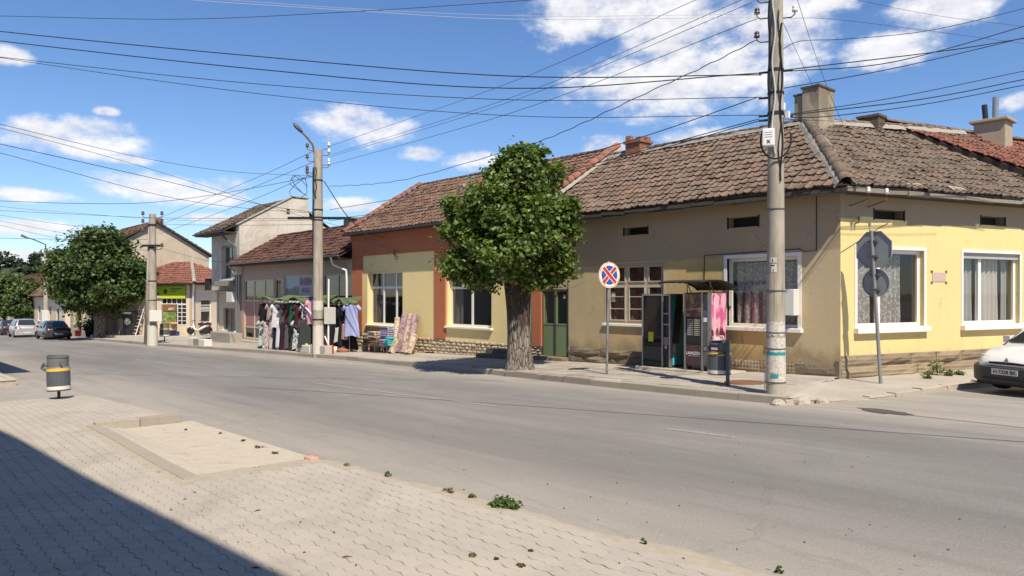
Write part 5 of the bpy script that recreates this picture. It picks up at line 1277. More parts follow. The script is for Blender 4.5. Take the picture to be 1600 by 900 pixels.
# ================================================================== grey gabled house and the houses further down
def plain_house(name, label, X0, X1, Y0, Y1, ze, zr, mw, mt, win, doors, cut=None, nparts=120, chim=None, w=.3, l=.4):
    H = thing(name, label, 'house', ((X0 + X1) / 2, (Y0 + Y1) / 2, gz((X0 + X1) / 2)))
    fr = Frame((0, Y0), (1, 0)); zg = gz(X0) - .5; holes = list(win) + list(doors)
    m = MB(); wall(m, fr, X0, X1, zg, ze, holes); m.build('street_wall', mw, H)
    ym = (Y0 + Y1) / 2
    for nm, x in (('gable_wall', X1), ('far_gable_wall', X0 + .3)):
        m = MB(); m.prism([(x - .3, Y0 + .3, zg), (x - .3, Y1, zg), (x - .3, Y1, ze), (x - .3, ym, zr - .08), (x - .3, Y0 + .3, ze)], (.3, 0, 0)); m.build(nm, mw, H)
    MB().box(X0 + .3, X1 - .3, Y1 - .3, Y1, zg, ze).build('rear_wall', mw, H); MB().box(X0 + .3, X1 - .3, Y0 + 1.6, Y0 + 1.7, zg, ze).build('inner_wall', INTERIOR, H)
    for h in win: window(H, fr, *h, ((h[0] + h[1]) / 2,), (lerp(h[2], h[3], .68),), rec=.1, fw=.09, mat=OLDPAINT, glass=DGLASS, sill=(.08, .08, .08))
    for h in doors: MB().fbox(fr, h[0], h[1], -.18, -.1, h[2], h[3]).build('door', WOODDARK, H)
    A = Vector((X0 - .2, Y0 - .4, ze)); B = Vector((X1 + .25, Y0 - .4, ze)); Cc = Vector((X1 + .25, ym, zr)); D = Vector((X0 - .2, ym, zr))
    r = tiled(H, A, B, Cc, D, mt, w=w, l=l, sag=.04, nparts=nparts); A2 = Vector((X1 + .25, Y1 + .3, ze)); B2 = Vector((X0 - .2, Y1 + .3, ze))
    r2 = tiled(H, A2, B2, D, Cc, mt, w=w, l=l, sag=.04, nparts=60); ridge_caps(r, D, Cc, mt, r=.13)
    boards(H, B + Vector((0, 0, -.1)), Cc + Vector((0, 0, -.1)), WOODDARK, w=.05, h=.16, lens=(2, 3), jit=.005, name='verge_board'); boards(H, A2 + Vector((0, 0, -.1)), Cc + Vector((0, 0, -.1)), WOODDARK, w=-.05, h=.16, lens=(2, 3), jit=.005, name='verge_board')
    if chim:
        ch = thing_part(H, 'chimney'); cx, cy, z0, z1, s = chim; bricks(ch, cx - s, cx + s, cy - s, cy + s, z0, z1, BRICK, bh=.12, bl=.3)
    return H
g = lambda x: gz(x) + .1
plain_house('grey_gabled_house', 'tall beige-grey gabled house rising behind the hipped shop roof', -74, -64, 13.9, 22.3, 5.05, 7.7, GREYWALL, TILE_MID,
            [(-72.6, -71.4, g(-72) + 1, g(-72) + 2.6), (-69, -67.8, g(-68) + 1, g(-68) + 2.6), (-72.6, -71.4, 3.0, 4.4), (-69, -67.8, 3, 4.4)], [(-70.8, -69.7, g(-70), g(-70) + 2.3), (-66.8, -65.7, g(-66), g(-66) + 2.4)], chim=(-64.4, 18.3, 7.4, 8.0, .35))
plain_house('red_roofed_house', 'house with bright red tiled roof behind the white house eave', -72, -60.5, 26.5, 34, 5.4, 8.2, CREAMWALL, TILE_RED, [(-63, -62, 3.2, 4.6), (-67, -66, 3.2, 4.6)], [], nparts=60)
plain_house('far_row_house', 'low far house with red roof and chimney behind the parked cars', -99, -80, 14.6, 23, 1.6, 5.4, CREAMWALL, TILE_MID,
            [(-98, -96.6, -1, .6), (-94, -92.6, -1, .6), (-88, -86.6, -1, .6)], [(-91, -89.8, -2.2, .4), (-84, -82.8, -2.1, .4)], chim=(-88, 18.4, 5.0, 6.3, .45), nparts=60, w=.35, l=.45)
plain_house('brown_far_house', 'brownish far house at the end of the parked cars', -128, -103, 14.2, 23, 1.4, 4.6, GREYWALL, TILE_BROWN, [(-112, -110.6, -1.4, .2), (-107, -105.6, -1.4, .2)], [(-118, -117, -2.8, -.4)], nparts=40, w=.4, l=.5)

# ================================================================== near-side house behind the camera, invented canopied shop; both cast shade into view
def near_houses():
    d = Vector((7.76, .55)).normalized(); o = Vector((1.0, -.8)); fr = Frame(o + d * 12, -d)
    H = thing('near_side_house', 'house close behind the viewer whose shade lies on the pavers', 'house', (o.x - 6, o.y - 4, 0))
    m = MB(); holes = [(k * 3.2 + 1, k * 3.2 + 2.3, z, z + 1.5) for k in range(9) for z in (1.2, 5.0)]
    wall(m, fr, 0, 30, -1, 8.4, holes); b = fr.p(30, 0, 0).to_2d(); wall(m, Frame(b, -fr.n), 0, 8, -1, 8.4); wall(m, Frame(fr.p(0, -8, 0).to_2d(), fr.n), 0, 8, -1, 8.4); wall(m, Frame(fr.p(30, -8, 0).to_2d(), -fr.d), 0, 30, -1, 8.4); m.build('wall', CREAMWALL, H)
    for h in holes: window(H, fr, *h, ((h[0] + h[1]) / 2,), (), rec=.12, glass=DGLASS)
    m = MB(); m.hexa([fr.p(-.4, .42, 8.38), fr.p(30.4, .42, 8.38), fr.p(30.4, -8.4, 8.38), fr.p(-.4, -8.4, 8.38), fr.p(-.4, .42, 8.5), fr.p(30.4, .42, 8.5), fr.p(30.4, -8.4, 8.5), fr.p(-.4, -8.4, 8.5)]); m.build('roof', CEMENT, H)
    H2 = thing('added_shade_canopy', 'unseen flat-canopied shop beyond the left edge, added to shade the road', 'shop', (-38, -6, gz(-38)))  # invented block, its canopy shaped to throw the shadow on the road at left
    m = MB(); wall(m, Frame((-52, -2.5), (1, 0)).__class__((-30, -2.5), (-1, 0)), 0, 22, -2, 5); m.box(-52, -30, -9, -2.8, -2, 5); m.build('wall', CREAMWALL, H2)
    MB().box(-52, -24.1, -9, 2.45, 5.0, 5.3).build('canopy', CEMENT, H2)
    for x in (-32, -42, -51): MB().tube([(x, 1.6, gz(x)), (x, 1.6, 5.0)], .12, 12).build('post', STEELGREY, H2)
near_houses()
# ------------------------------------------------------------------ poles, lamps, wires
def pole(name, label, x, y, h, r0, r1, base_off=.12):
    z = gz(x) + base_off; H = thing(name, label, 'utility pole', (x, y, z)); rows = []
    MB().tube([(x, y, z - .2), (x, y, z + h * .33), (x, y, z + h * .66), (x, y, z + h)], [r0, lerp(r0, r1, .33), lerp(r0, r1, .66), r1], 24).build('shaft', POLE, H, smooth=True, auto=50)
    return H, z
def band(H, x, y, z, r, hgt=.03, mat=None, name='steel_band'):
    MB().lathe((x, y, z), [(r, 0), (r + .012, 0), (r + .012, hgt), (r, hgt)], 20).build(name, mat or STEELGREY, H)
def insulator(H, p, d, mat=CERAMIC, s=1.0):
    """hook arm from p in direction d with a bell"""
    p = Vector(p); d = Vector(d).normalized(); i = thing_part(H, 'insulator')
    MB().tube([p, p + d * .14 * s, p + d * .2 * s + Vector((0, 0, .05 * s)), p + d * .2 * s + Vector((0, 0, .12 * s))], .012 * s, 6).build('hook', RUST, i)
    MB().lathe(p + d * .2 * s + Vector((0, 0, .09 * s)), [(.025 * s, 0), (.05 * s, .005), (.055 * s, .04 * s), (.035 * s, .055 * s), (.048 * s, .075 * s), (.04 * s, .11 * s), (.015 * s, .125 * s)], 10).build('bell', mat, i, smooth=True)

P1, P2, P3 = (-6.95, 12.61), (-26.70, 13.49), (-44.86, 12.49)
zp = lambda y, d: CAM_Z + (460 - y) / F_PX * d
D1, D2, D3 = 13.57, 28.94, 41.9
def pole_near():
    x, y = P1; H, z = pole('utility_pole', 'tall near concrete pole with torn posters and white meter box at the corner', x, y, 8.3, .172, .118)
    rr = lambda zz: lerp(.172, .118, (zz - z) / 8.3)
    for py in (328, 455, 520, 545, 597): zz = zp(py, D1); band(H, x, y, zz, rr(zz), .018)
    # torn papers wrapped round the shaft
    def wrap(z0, z1, a0, a1, mat, off=.004, name='torn_poster', ragged=.02):
        n = 14; rows = []
        for k, zz in enumerate((z0, lerp(z0, z1, .5), z1)):
            rows.append([(x + (rr(zz) + off) * math.cos(lerp(a0, a1, i / n)), y + (rr(zz) + off) * math.sin(lerp(a0, a1, i / n)), zz + (random.uniform(-ragged, ragged) if k != 1 else 0)) for i in range(n + 1)])
        MB().grid(rows).build(name, mat, H, smooth=True, recalc=False)
    ca = math.atan2(-y, -x)            # towards the viewer
    wrap(zp(597, D1), zp(527, D1), ca - 1.7, ca + 1.6, PAPER, .004); wrap(zp(582, D1), zp(552, D1), ca - 1.2, ca + .9, PAPER, .008); wrap(zp(523, D1), zp(502, D1), ca - 1.5, ca + 1.2, PAPER, .004, ragged=.03)
    wrap(zp(554, D1), zp(549, D1), ca - 1.1, ca + 1.2, TEAL, .011, 'teal_tape', .008); wrap(zp(589, D1), zp(583, D1), ca - .5, ca + .25, TEAL, .011, 'teal_tape', .01)
    for (a, b) in ((411, 403), (426, 413)):
        wrap(zp(a, D1), zp(b, D1), ca - .75, ca + .1, PAPER, .004, 'number_plate', .002)
    for (a, b, c, d) in ((409.5, 405.5, -.38, -.28), (414.5, 416, -.65, -.1), (424, 421.5, -.3, -.22), (419, 418, -.68, -.5), (421.5, 420.5, -.68, -.5), (424, 423, -.68, -.5)):
        wrap(zp(max(a, b), D1), zp(min(a, b), D1), ca + c, ca + d, INK, .007, 'numeral', .0)
    # white meter box with vents
    v = Vector((x, y)).normalized(); s = Vector((-v.y, v.x)); B = Frame(Vector((x, y)) - v * .17 + s * .14, (-s))
    fr = Frame(Vector((x, y)) - v * .14 - Vector((v.y, -v.x)) * .17, Vector((v.y, -v.x)))
    zb = zp(232, D1); zt = zp(205, D1)
    mbx = bevel(MB().fbox(fr, -.06, .15, -.02, .16, zb, zt).build('meter_box', PVC, H, label='white plastic box with black cross high on the pole'), .02)
    t = MB(); c = fr.p(.045, .163, lerp(zb, zt, .24)); text_mesh(t, 'x', c, fr.d.to_3d(), (0, 0, 1), .06, bold=.04)
    for k in range(3): t.fbox(fr, -.02, .11, .161, .164, lerp(zb, zt, .5 + .13 * k), lerp(zb, zt, .515 + .13 * k))
    t.build('printing', INK, mbx)
    # coil of cable under the box and loose cables along the shaft
    pts = []
    for k in range(26):
        w = math.pi * (.9 + 1.3 * k / 25); pts.append((x + (rr(zb) + .06) * math.cos(ca) * .9 + s.x * .26 * math.cos(w), y + (rr(zb) + .06) * math.sin(ca) * .9 + s.y * .26 * math.cos(w), zb + .12 + .34 * math.sin(w)))
    MB().tube(pts, .016, 6).build('cable_coil', WIRE, H)
    for k in range(5):
        a = ca - 1.0 + .45 * k + random.uniform(-.15, .15); q = []
        z0 = zp(200, D1); z1 = zp(-40 + 20 * k, D1)
        for i in range(18):
            zz = lerp(z0 - .25 * k, z1, i / 17); aa = a + .18 * math.sin(i * .9 + k); q.append((x + (rr(zz) + .022) * math.cos(aa), y + (rr(zz) + .022) * math.sin(aa), zz))
        MB().tube(q, .009 if k % 2 else .014, 5).build('loose_cable', WIRE if k != 2 else WIREPALE, H)
    for (py, dx, mt) in ((27, -1, BROWNCER), (30, 1, CERAMIC), (2, -1, BROWNCER), (0, 1, BROWNCER), (64, -1, BROWNCER), (-30, -1, BROWNCER), (-30, 1, BROWNCER)):
        zz = zp(py, D1); insulator(H, (x + s.x * -dx * rr(zz), y + s.y * -dx * rr(zz), zz), (-s.x * dx, -s.y * dx, 0), mt)
    for (py, dx) in ((112, -1), (112, 1), (152, -1), (180, -1), (187, -1), (183, 1)):
        zz = zp(py, D1); a = Vector((x, y, zz)); d = Vector((-s.x * dx, -s.y * dx, 0)); MB().tube([a + d * rr(zz), a + d * (rr(zz) + .16)], .022, 6).build('cable_clamp', BLACKSTEEL, H)
    for (py, off) in ((170, .12), (183, .2)): zz = zp(py, D1); c = Vector((x, y, zz)) + Vector((s.x, s.y, 0)) * -off - Vector((v.x, v.y, 0)) * .12; MB().box(c.x - .035, c.x + .035, c.y - .03, c.y + .03, zz - .06, zz + .06).build('connector', PVC, H)
    zz = zp(113, D1); band(H, x, y, zz, rr(zz), .05, BLACKSTEEL); zz = zp(148, D1); band(H, x, y, zz, rr(zz), .04, BLACKSTEEL); zz = zp(181, D1); band(H, x, y, zz, rr(zz), .06, BLACKSTEEL)
    # pale strap at the foot
    MB().tube([(x + (rr(z + k * .06) + .02) * math.cos(ca - 1.5), y + (rr(z + k * .06) + .02) * math.sin(ca - 1.5), z + .1 + k * .07) for k in range(6)], .012, 5).build('strap', PVC, H)
pole_near()
def pole_mid():
    x, y = P2; H, z = pole('utility_pole', 'middle concrete pole with street lamp rising through the clothes stall', x, y, 8.0, .205, .165)
    zt = z + 8.0; rr = lambda zz: lerp(.205, .165, (zz - z) / 8)
    s = Vector((math.sin(R(41.5)), math.cos(R(41.5)), 0))      # image right
    lamp = thing_part(H, 'lamp'); a = Vector((x, y, zt - .25)) - s * .12
    p1 = a + Vector((0, 0, .45)) - s * .04 + Vector((0, -.06, 0)); p2 = a + Vector((.0, -.12, .72)) - s * .2; p3 = a + Vector((0, -.22, .95)) - s * .34
    MB().tube([a - Vector((0, 0, .6)), a, p1, p2, p3], .04, 8).build('lamp_arm', RUST, lamp, smooth=True)
    q = (p3 - p2).normalized(); MB().tube([p3 - q * .05, p3 + q * .1, p3 + q * .3, p3 + q * .42], [.05, .08, .085, .03], 10).build('lamp_head', STEELGREY, lamp, smooth=True)
    for (py, d) in ((233, 1), (243, 1), (258, 1), (262, 1), (235, -1), (252, -1), (270, -1), (276, -1)): zz = zp(py, D2); insulator(H, (x + s.x * d * rr(zz), y + s.y * d * rr(zz), zz), (s.x * d, s.y * d, 0), CERAMIC if d > 0 else BROWNCER, 1.3)
    for py in (283, 329, 341, 345, 500): zz = zp(py, D2); band(H, x, y, zz, rr(zz), .05, BLACKSTEEL)
    zz = zp(342, D2); MB().hexa([tuple(Vector((x, y, zz + c)) + s * a * 1.25 + Vector((-s.y, s.x, 0)) * b) for c in (0, .1) for a, b in ((-1, .16), (1, .16), (1, .24), (-1, .24))]).build('cross_arm', BLACKSTEEL, H)
    for k in range(4):
        q = []; a0 = -2.4 + .5 * k
        for i in range(14): zz = lerp(zp(400 - 30 * k, D2), zp(262, D2), i / 13); q.append((x + (rr(zz) + .03) * math.cos(a0 + .12 * math.sin(i + k)), y + (rr(zz) + .03) * math.sin(a0 + .12 * math.sin(i + k)), zz))
        MB().tube(q, .018, 5).build('loose_cable', WIRE, H)
    # tangle of spare cable
    c = Vector((x, y, zp(292, D2))) - s * .75; pts = [c + s * (.45 * math.cos(w * 1.7) * random.uniform(.6, 1)) + Vector((0, 0, .5 * math.sin(w * 1.3) * random.uniform(.6, 1))) for w in [k * .55 for k in range(22)]]
    MB().tube(pts, .012, 5).build('cable_tangle', WIRE, H)
    # whitewashed foot with papers, light grey cabinet on its right
    n = 16; ca = math.atan2(-y, -x)
    for (a, b, mt) in ((553, 508, PAPER), (475, 448, PAPER)):
        rows = [[(x + (rr(zp(p, D2)) + .006) * math.cos(lerp(ca - 1.7, ca + 1.7, i / n)), y + (rr(zp(p, D2)) + .006) * math.sin(lerp(ca - 1.7, ca + 1.7, i / n)), zp(p, D2) + random.uniform(-.04, .04)) for i in range(n + 1)] for p in ((a, (a + b) / 2, b) if mt is PAPER and a > 500 else (485, 478, 470))]
        MB().grid(rows).build('whitewash', plain('whitewash', (.62, .58, .51), .9, var=.15, scale=12), H, smooth=True, recalc=False)
    v = Vector((x, y)).normalized(); fr = Frame(Vector((x, y)) - v * .2 + Vector((v.y, -v.x)) * .2, Vector((v.y, -v.x)))
    c = bevel(MB().fbox(fr, .02, .46, -.1, .2, zp(506, D2), zp(480, D2)).build('cabinet', plain('cabinet_grey', (.47, .46, .42), .5, var=.08), H, label='light grey electrical cabinet on the pole'), .015)
pole_mid()
def pole_far():
    x, y = P3; H, z = pole('utility_pole', 'far concrete pole with white box in front of the lime sign', x, y, 7.35, .26, .17)
    s = Vector((math.sin(R(41.5)), math.cos(R(41.5)), 0)); zt = z + 7.35
    MB().tube([Vector((x, y, z)) - s * .32, Vector((x, y, zt - .6)) - s * .1], [.16, .12], 12).build('prop', POLE, H, smooth=True)
    for py in (388, 352, 440, 470): zz = zp(py, D3); band(H, x, y, zz, .22, .06, BLACKSTEEL)
    zz = zp(386, D3); MB().hexa([tuple(Vector((x, y, zz + c)) + s * a + Vector((-s.y, s.x, 0)) * b) for c in (0, .12) for a, b in ((-.45, -.2), (.55, -.2), (.55, -.3), (-.45, -.3))]).build('cross_arm', BLACKSTEEL, H)
    for (py, d) in ((340, -1), (340, 1), (352, -1), (352, 1), (366, -1), (390, 1)): insulator(H, Vector((x, y, zp(py, D3))) + s * d * .2, s * d, BROWNCER, 1.7)
    v = Vector((x, y)).normalized(); fr = Frame(Vector((x, y)) - v * .2 + Vector((v.y, -v.x)) * -.1, Vector((v.y, -v.x)))
    bevel(MB().fbox(fr, -.05, .58, -.05, .25, zp(502, D3), zp(485, D3)).build('meter_box', BOXWHITE, H, label='white box on the far pole'), .02)
    MB().tube([(x, y, z - .1), (x, y, zp(508, D3))], [.285, .27], 20).build('whitewash', plain('whitewash', (.6, .56, .5), .9), H, smooth=True, auto=50)
pole_far()
def pole_last():
    b = atd(72, 524, 64); x, y = b.x, b.y; z = gz(x) + .1
    H = thing('street_lamp', 'distant lamp post between the two street trees', 'street lamp', (x, y, z)); MB().tube([(x, y, z), (x, y, zp(388, 64))], [.22, .15], 14).build('post', POLE, H, smooth=True, auto=50)
    MB().tube([(x, y, zp(395, 64)), atd(71, 382, 63.5), atd(52, 374, 63), atd(35, 369, 62.5)], .05, 8).build('lamp_arm', STEELGREY, H, smooth=True)
    MB().tube([atd(42, 371.5, 62.7), atd(33, 367.5, 62.5)], [.08, .1], 8).build('lamp_head', STEELGREY, H)
    c = atd(70, 495, 63.6); bevel(MB().box(c.x - .35, c.x + .35, c.y - .25, c.y + .25, c.z - .55, c.z + .55).build('meter_box', BOXWHITE, H), .03)
pole_last()

def catrom(pts, n=10):
    pts = [Vector(p) for p in pts]
    if len(pts) == 2: return [pts[0].lerp(pts[1], i / n) for i in range(n + 1)]
    q = [pts[0] * 2 - pts[1]] + pts + [pts[-1] * 2 - pts[-2]]; out = []
    for k in range(1, len(q) - 2):
        a, b, c, d = q[k - 1:k + 3]
        for i in range(n):
            t = i / n; out.append(.5 * ((2 * b) + (c - a) * t + (2 * a - 5 * b + 4 * c - d) * t * t + (3 * b - a - 3 * c + d) * t ** 3))
    out.append(pts[-1]); return out
WLAB = {}
def wire(pts, r=.009, mat=None, label=None, group='overhead wires', wob=0.0):
    q = catrom([atd(*p) for p in pts], 9)
    if wob: q = [p + Vector((0, 0, wob * math.sin(i * 1.7) * random.uniform(.3, 1))) for i, p in enumerate(q)]
    MB().tube(q, r * .82, 5).build('overhead_wire', mat or WIRE, label=label, cat='wire', group=group, smooth=True)
LB = 'black overhead wire spanning from the left edge of the sky to the near pole'
wire([(-150, 24, 15), (0, 25, 15), (275, 30, 15), (520, 20, 14.5), (830, 0, 14), (1000, -16, 13.8)], .007, label='topmost thin wire crossing the upper left sky')
wire([(200, -12, 16), (300, 0, 15.8), (560, 17, 15), (800, 30, 14.3), (1186, 27, D1)], .006, WIREPALE, 'pale bare wire crossing the upper sky to the near pole')
wire([(330, -2, 17), (560, 14, 16), (830, 25, 15), (1186, 22, D1)], .005, WIREPALE, 'upper twin of the pale bare wire crossing the upper sky')
for (a, b, c, d, r, l) in (((-150, 28), (0, 49), (400, 88, 119), 117, .0135, 'uppermost of the four black wires from the left edge to the near pole'), ((-150, 44), (0, 64), (400, 108, 138), 114, .0135, 'second of the four black wires from the left edge to the near pole'),
                           ((-150, 70), (0, 89), (400, 131, 156), 152, .009, 'third of the four black wires from the left edge to the near pole'), ((-150, 62), (0, 90), (400, 146, 181), 180, .008, 'lowest of the four black wires from the left edge to the near pole')):
    wire([(a[0], a[1], 18), (b[0], b[1], 17.2), (c[0], c[1], 15.5), (800, c[2], 14.4), (1190, d, D1 - .1)], r, label=l)
# between the near and the middle pole
for (ya, yb, x1, y1, r, l) in ((229, 128, 1087, 0, .007, 'highest'), (243, 152, 1159, 0, .007, 'second'), (246, 158, 1175, 4, .007, 'third'), (258, 176, 1186, 28, .008, 'lowest')):
    wire([(513, ya, D2), (800, yb, 19.5), (x1, y1, 14.2 if x1 < 1100 else 13.7)] + ([(1190, -34, D1)] if y1 < 10 and x1 < 1100 else []), r, label=f'{l} of the straight wires rising from the middle pole to the near pole')
wire([(514, 291, D2), (575, 288, 26), (640, 279, 24), (780, 240, 20), (840, 222, 18.5), (905, 195, 17), (1000, 150, 15.5), (1100, 104, 14.3), (1182, 63, D1)], .011, label='wavy sagging cable from the middle pole up to the near pole', wob=.02)
wire([(514, 328, D2), (610, 312, 25), (760, 285, 20.5), (868, 254, 17.5), (1010, 212, 15.3), (1184, 152, D1 - .1)], .0115, label='black cable from behind the linden top to the near pole')
wire([(514, 343, D2), (700, 318, 22), (900, 264, 17), (1010, 234, 15.2), (1186, 186, D1 - .12)], .011, label='upper of the two cables skimming the ochre house roof')
wire([(514, 345, D2 + .3), (700, 323, 22.3), (900, 268, 17.2), (1010, 239, 15.4), (1186, 189, D1 - .1)], .011, label='lower of the two cables skimming the ochre house roof')
# to the right of the near pole
for (pts, r, l) in (([(1222, 77, D1), (1252, 64, 13.4), (1320, 61, 13.3), (1450, 48, 13.5), (1600, 13, 14), (1700, -20, 14.3)], .008, 'wavy wire leaving the near pole rightwards near the top'),
                    ([(1222, 112, D1), (1395, 97, 14), (1600, 41, 15), (1700, 10, 15.5)], .012, 'steep thick cable right of the near pole'),
                    ([(1222, 110, D1), (1472, 80, 14.4), (1600, 60, 15), (1700, 45, 15.4)], .013, 'flat thick cable right of the near pole'),
                    ([(1224, 138, D1), (1400, 106, 14.3), (1600, 59, 15.1), (1700, 32, 15.5)], .011, 'cable climbing right from the middle of the near pole'),
                    ([(1224, 180, D1), (1400, 152, 14.5), (1600, 111, 15.5), (1700, 90, 16)], .010, 'upper of the three low cables to the right edge'),
                    ([(1224, 181, D1), (1440, 155, 14.6), (1600, 124, 15.5), (1700, 102, 16)], .013, 'middle of the three low cables to the right edge'),
                    ([(1224, 184, D1), (1303, 181, 14), (1450, 162, 14.8), (1600, 133, 15.6), (1700, 114, 16)], .011, 'lowest of the three low cables to the right edge'),
                    ([(1222, 28, D1), (1330, 33, 14.5), (1600, 68, 18), (1700, 82, 19)], .0045, 'faint thin wire descending right from the near pole'),
                    ([(1300, -8, 15), (1450, 22, 16.5), (1555, 36, 17.5), (1700, 52, 19)], .0045, 'faint thin wire across the top right corner'),
                    ([(1240, -20, 14), (1262, 50, 15.5), (1290, 130, 17.5), (1318, 197, 19.4)], .006, 'thin wire dropping from the sky to the corner roof ridge'),
                    ([(1222, 32, D1), (1250, 92, 16), (1277, 150, 19)], .006, 'thin wire dropping from the near pole to the tall chimney'),
                    ([(1222, 186, D1), (1313, 190, 16), (1446, 197, 20)], .006, 'thin wire passing behind the tall chimney along the ridge')):
    wire(pts, r, label=l)
# left of the middle pole
for (pts, r, l) in (([(490, 236, D2), (400, 278, 33), (248, 341, D3)], .011, 'highest wire between the middle and the far pole'), ([(490, 253, D2), (390, 295, 33), (248, 352, D3)], .011, 'second wire between the middle and the far pole'),
                    ([(490, 271, D2), (380, 318, 33), (248, 366, D3)], .011, 'third wire between the middle and the far pole'),
                    ([(-120, 166, 18), (0, 194, 20), (220, 246, 24), (360, 268, 27), (489, 275, D2)], .009, 'long wire descending from the left edge to the middle pole top'),
                    ([(-120, 172, 19), (0, 200, 21), (180, 248, 25), (350, 300, 29), (430, 326, 33), (600, 372, 30)], .009, 'wire descending from the left edge towards the white gable'),
                    ([(-120, 200, 19), (0, 225, 21), (250, 281, 25.5), (400, 318, 28), (489, 332, D2)], .012, 'thicker wire descending from the left edge to the middle pole'),
                    ([(-120, 212, 20), (0, 239, 22), (250, 305, 26), (380, 325, 28), (489, 333, D2)], .010, 'lower wire descending from the left edge to the middle pole'),
                    ([(-120, 310, 25), (0, 314, 25.5), (130, 318, 26.5), (240, 316, 27.5), (360, 300, 28.5), (489, 276, D2)], .011, 'sagging cable curving up from the left edge to the middle pole'),
                    ([(-120, 325, 36), (0, 329, 37), (235, 340, 39), (489, 342, D2)], .011, 'nearly level wire just above the far pole top'),
                    ([(-120, 368, 40), (0, 372, 41), (120, 374, 41.5), (240, 374, D3)], .013, 'level dark wire at the left above the round tree'),
                    ([(-100, 318, 40), (0, 336, 41), (110, 352, 41.5), (236, 362, D3)], .010, 'upper slanting wire from the left edge to the far pole'),
                    ([(-100, 325, 40), (0, 345, 41), (110, 366, 41.5), (236, 386, D3)], .010, 'middle slanting wire from the left edge to the far pole'),
                    ([(-100, 330, 40), (0, 352, 41), (110, 376, 41.5), (236, 392, D3)], .010, 'lower slanting wire from the left edge to the far pole'),
                    ([(248, 350, D3), (350, 352, 37), (489, 351, D2)], .010, 'short level wire between the far and the middle pole'),
                    ([(-100, 300, 38), (0, 322, 39), (120, 333, 40), (238, 342, D3), (330, 345, 38), (489, 344, D2)], .009, 'wire threading past the far pole to the middle pole'),
                    ([(506, 283, D2), (550, 346, 27), (622, 402, 25.9)], .022, 'thick service cable from the middle pole to the red-banded house'),
                    ([(250, 388, D3), (330, 408, 36), (372, 400, 33), (489, 370, D2)], .009, 'slack wire before the white house wall')):
    wire(pts, r, label=l)

# ------------------------------------------------------------------ trees
def crown(blobs, clumps, per, leaf, spread, seed, gap=0.0, up=.45):
    rn = random.Random(seed); m = MB(); tot = sum(b[3] * b[4] + b[4] * b[5] + b[3] * b[5] for b in blobs)
    vs, fs, rr = [], [], []
    for b in blobs:
        k = int(clumps * (b[3] * b[4] + b[4] * b[5] + b[3] * b[5]) / tot)
        for _ in range(k):
            while True:
                d = Vector((rn.gauss(0, 1), rn.gauss(0, 1), rn.gauss(0, 1)))
                if d.length > .1: break
            d.normalize(); rad = rn.uniform(.4, 1.0) ** .5 * rn.uniform(.86, 1.16)
            c = Vector((b[0] + d.x * b[3] * rad, b[1] + d.y * b[4] * rad, b[2] + d.z * b[5] * rad)); o = Vector((d.x / b[3], d.y / b[4], d.z / b[5])).normalized(); tone = rn.uniform(-.2, .2)
            if gap and rad > .8 and mnoise.noise(c * gap) < -.12: continue
            for _ in range(per):
                p = c + Vector((rn.gauss(0, spread), rn.gauss(0, spread), rn.gauss(0, spread * .75)))
                n = (o * .55 + Vector((0, 0, up)) + Vector((rn.gauss(0, .5), rn.gauss(0, .5), rn.gauss(0, .5)))).normalized()
                a = n.cross(Vector((rn.gauss(0, 1), rn.gauss(0, 1), rn.gauss(0, 1) - .6))).normalized(); q = n.cross(a); s = leaf * rn.uniform(.65, 1.25)
                tip = p + q * s * .62 - n * s * .12; base = p - q * s * .5; i = len(vs)
                vs += [base, p + a * s * .44 + n * s * .06 - q * s * .08, tip, p - a * s * .44 + n * s * .06 - q * s * .08]; fs += [(i, i + 1, i + 2), (i, i + 2, i + 3)]
                rr += [min(1, max(.0, rn.betavariate(2, 2.2) + tone))] * 4
    m.v = [tuple(q) for q in vs]; m.f = fs; m.m = [0] * len(fs); m.r = rr; m.has_r = True
    return m
def limb(m, a, b, r0, r1, bend=.15, n=10, rn=random):
    a, b = Vector(a), Vector(b); L = (b - a).length; o = Vector((rn.uniform(-1, 1), rn.uniform(-1, 1), rn.uniform(-.3, .6))) * bend * L
    pts = [a.lerp(b, t) + o * (4 * t * (1 - t)) for t in (0, .25, .5, .75, 1)]; m.tube(pts, [lerp(r0, r1, t) for t in (0, .25, .5, .75, 1)], n)
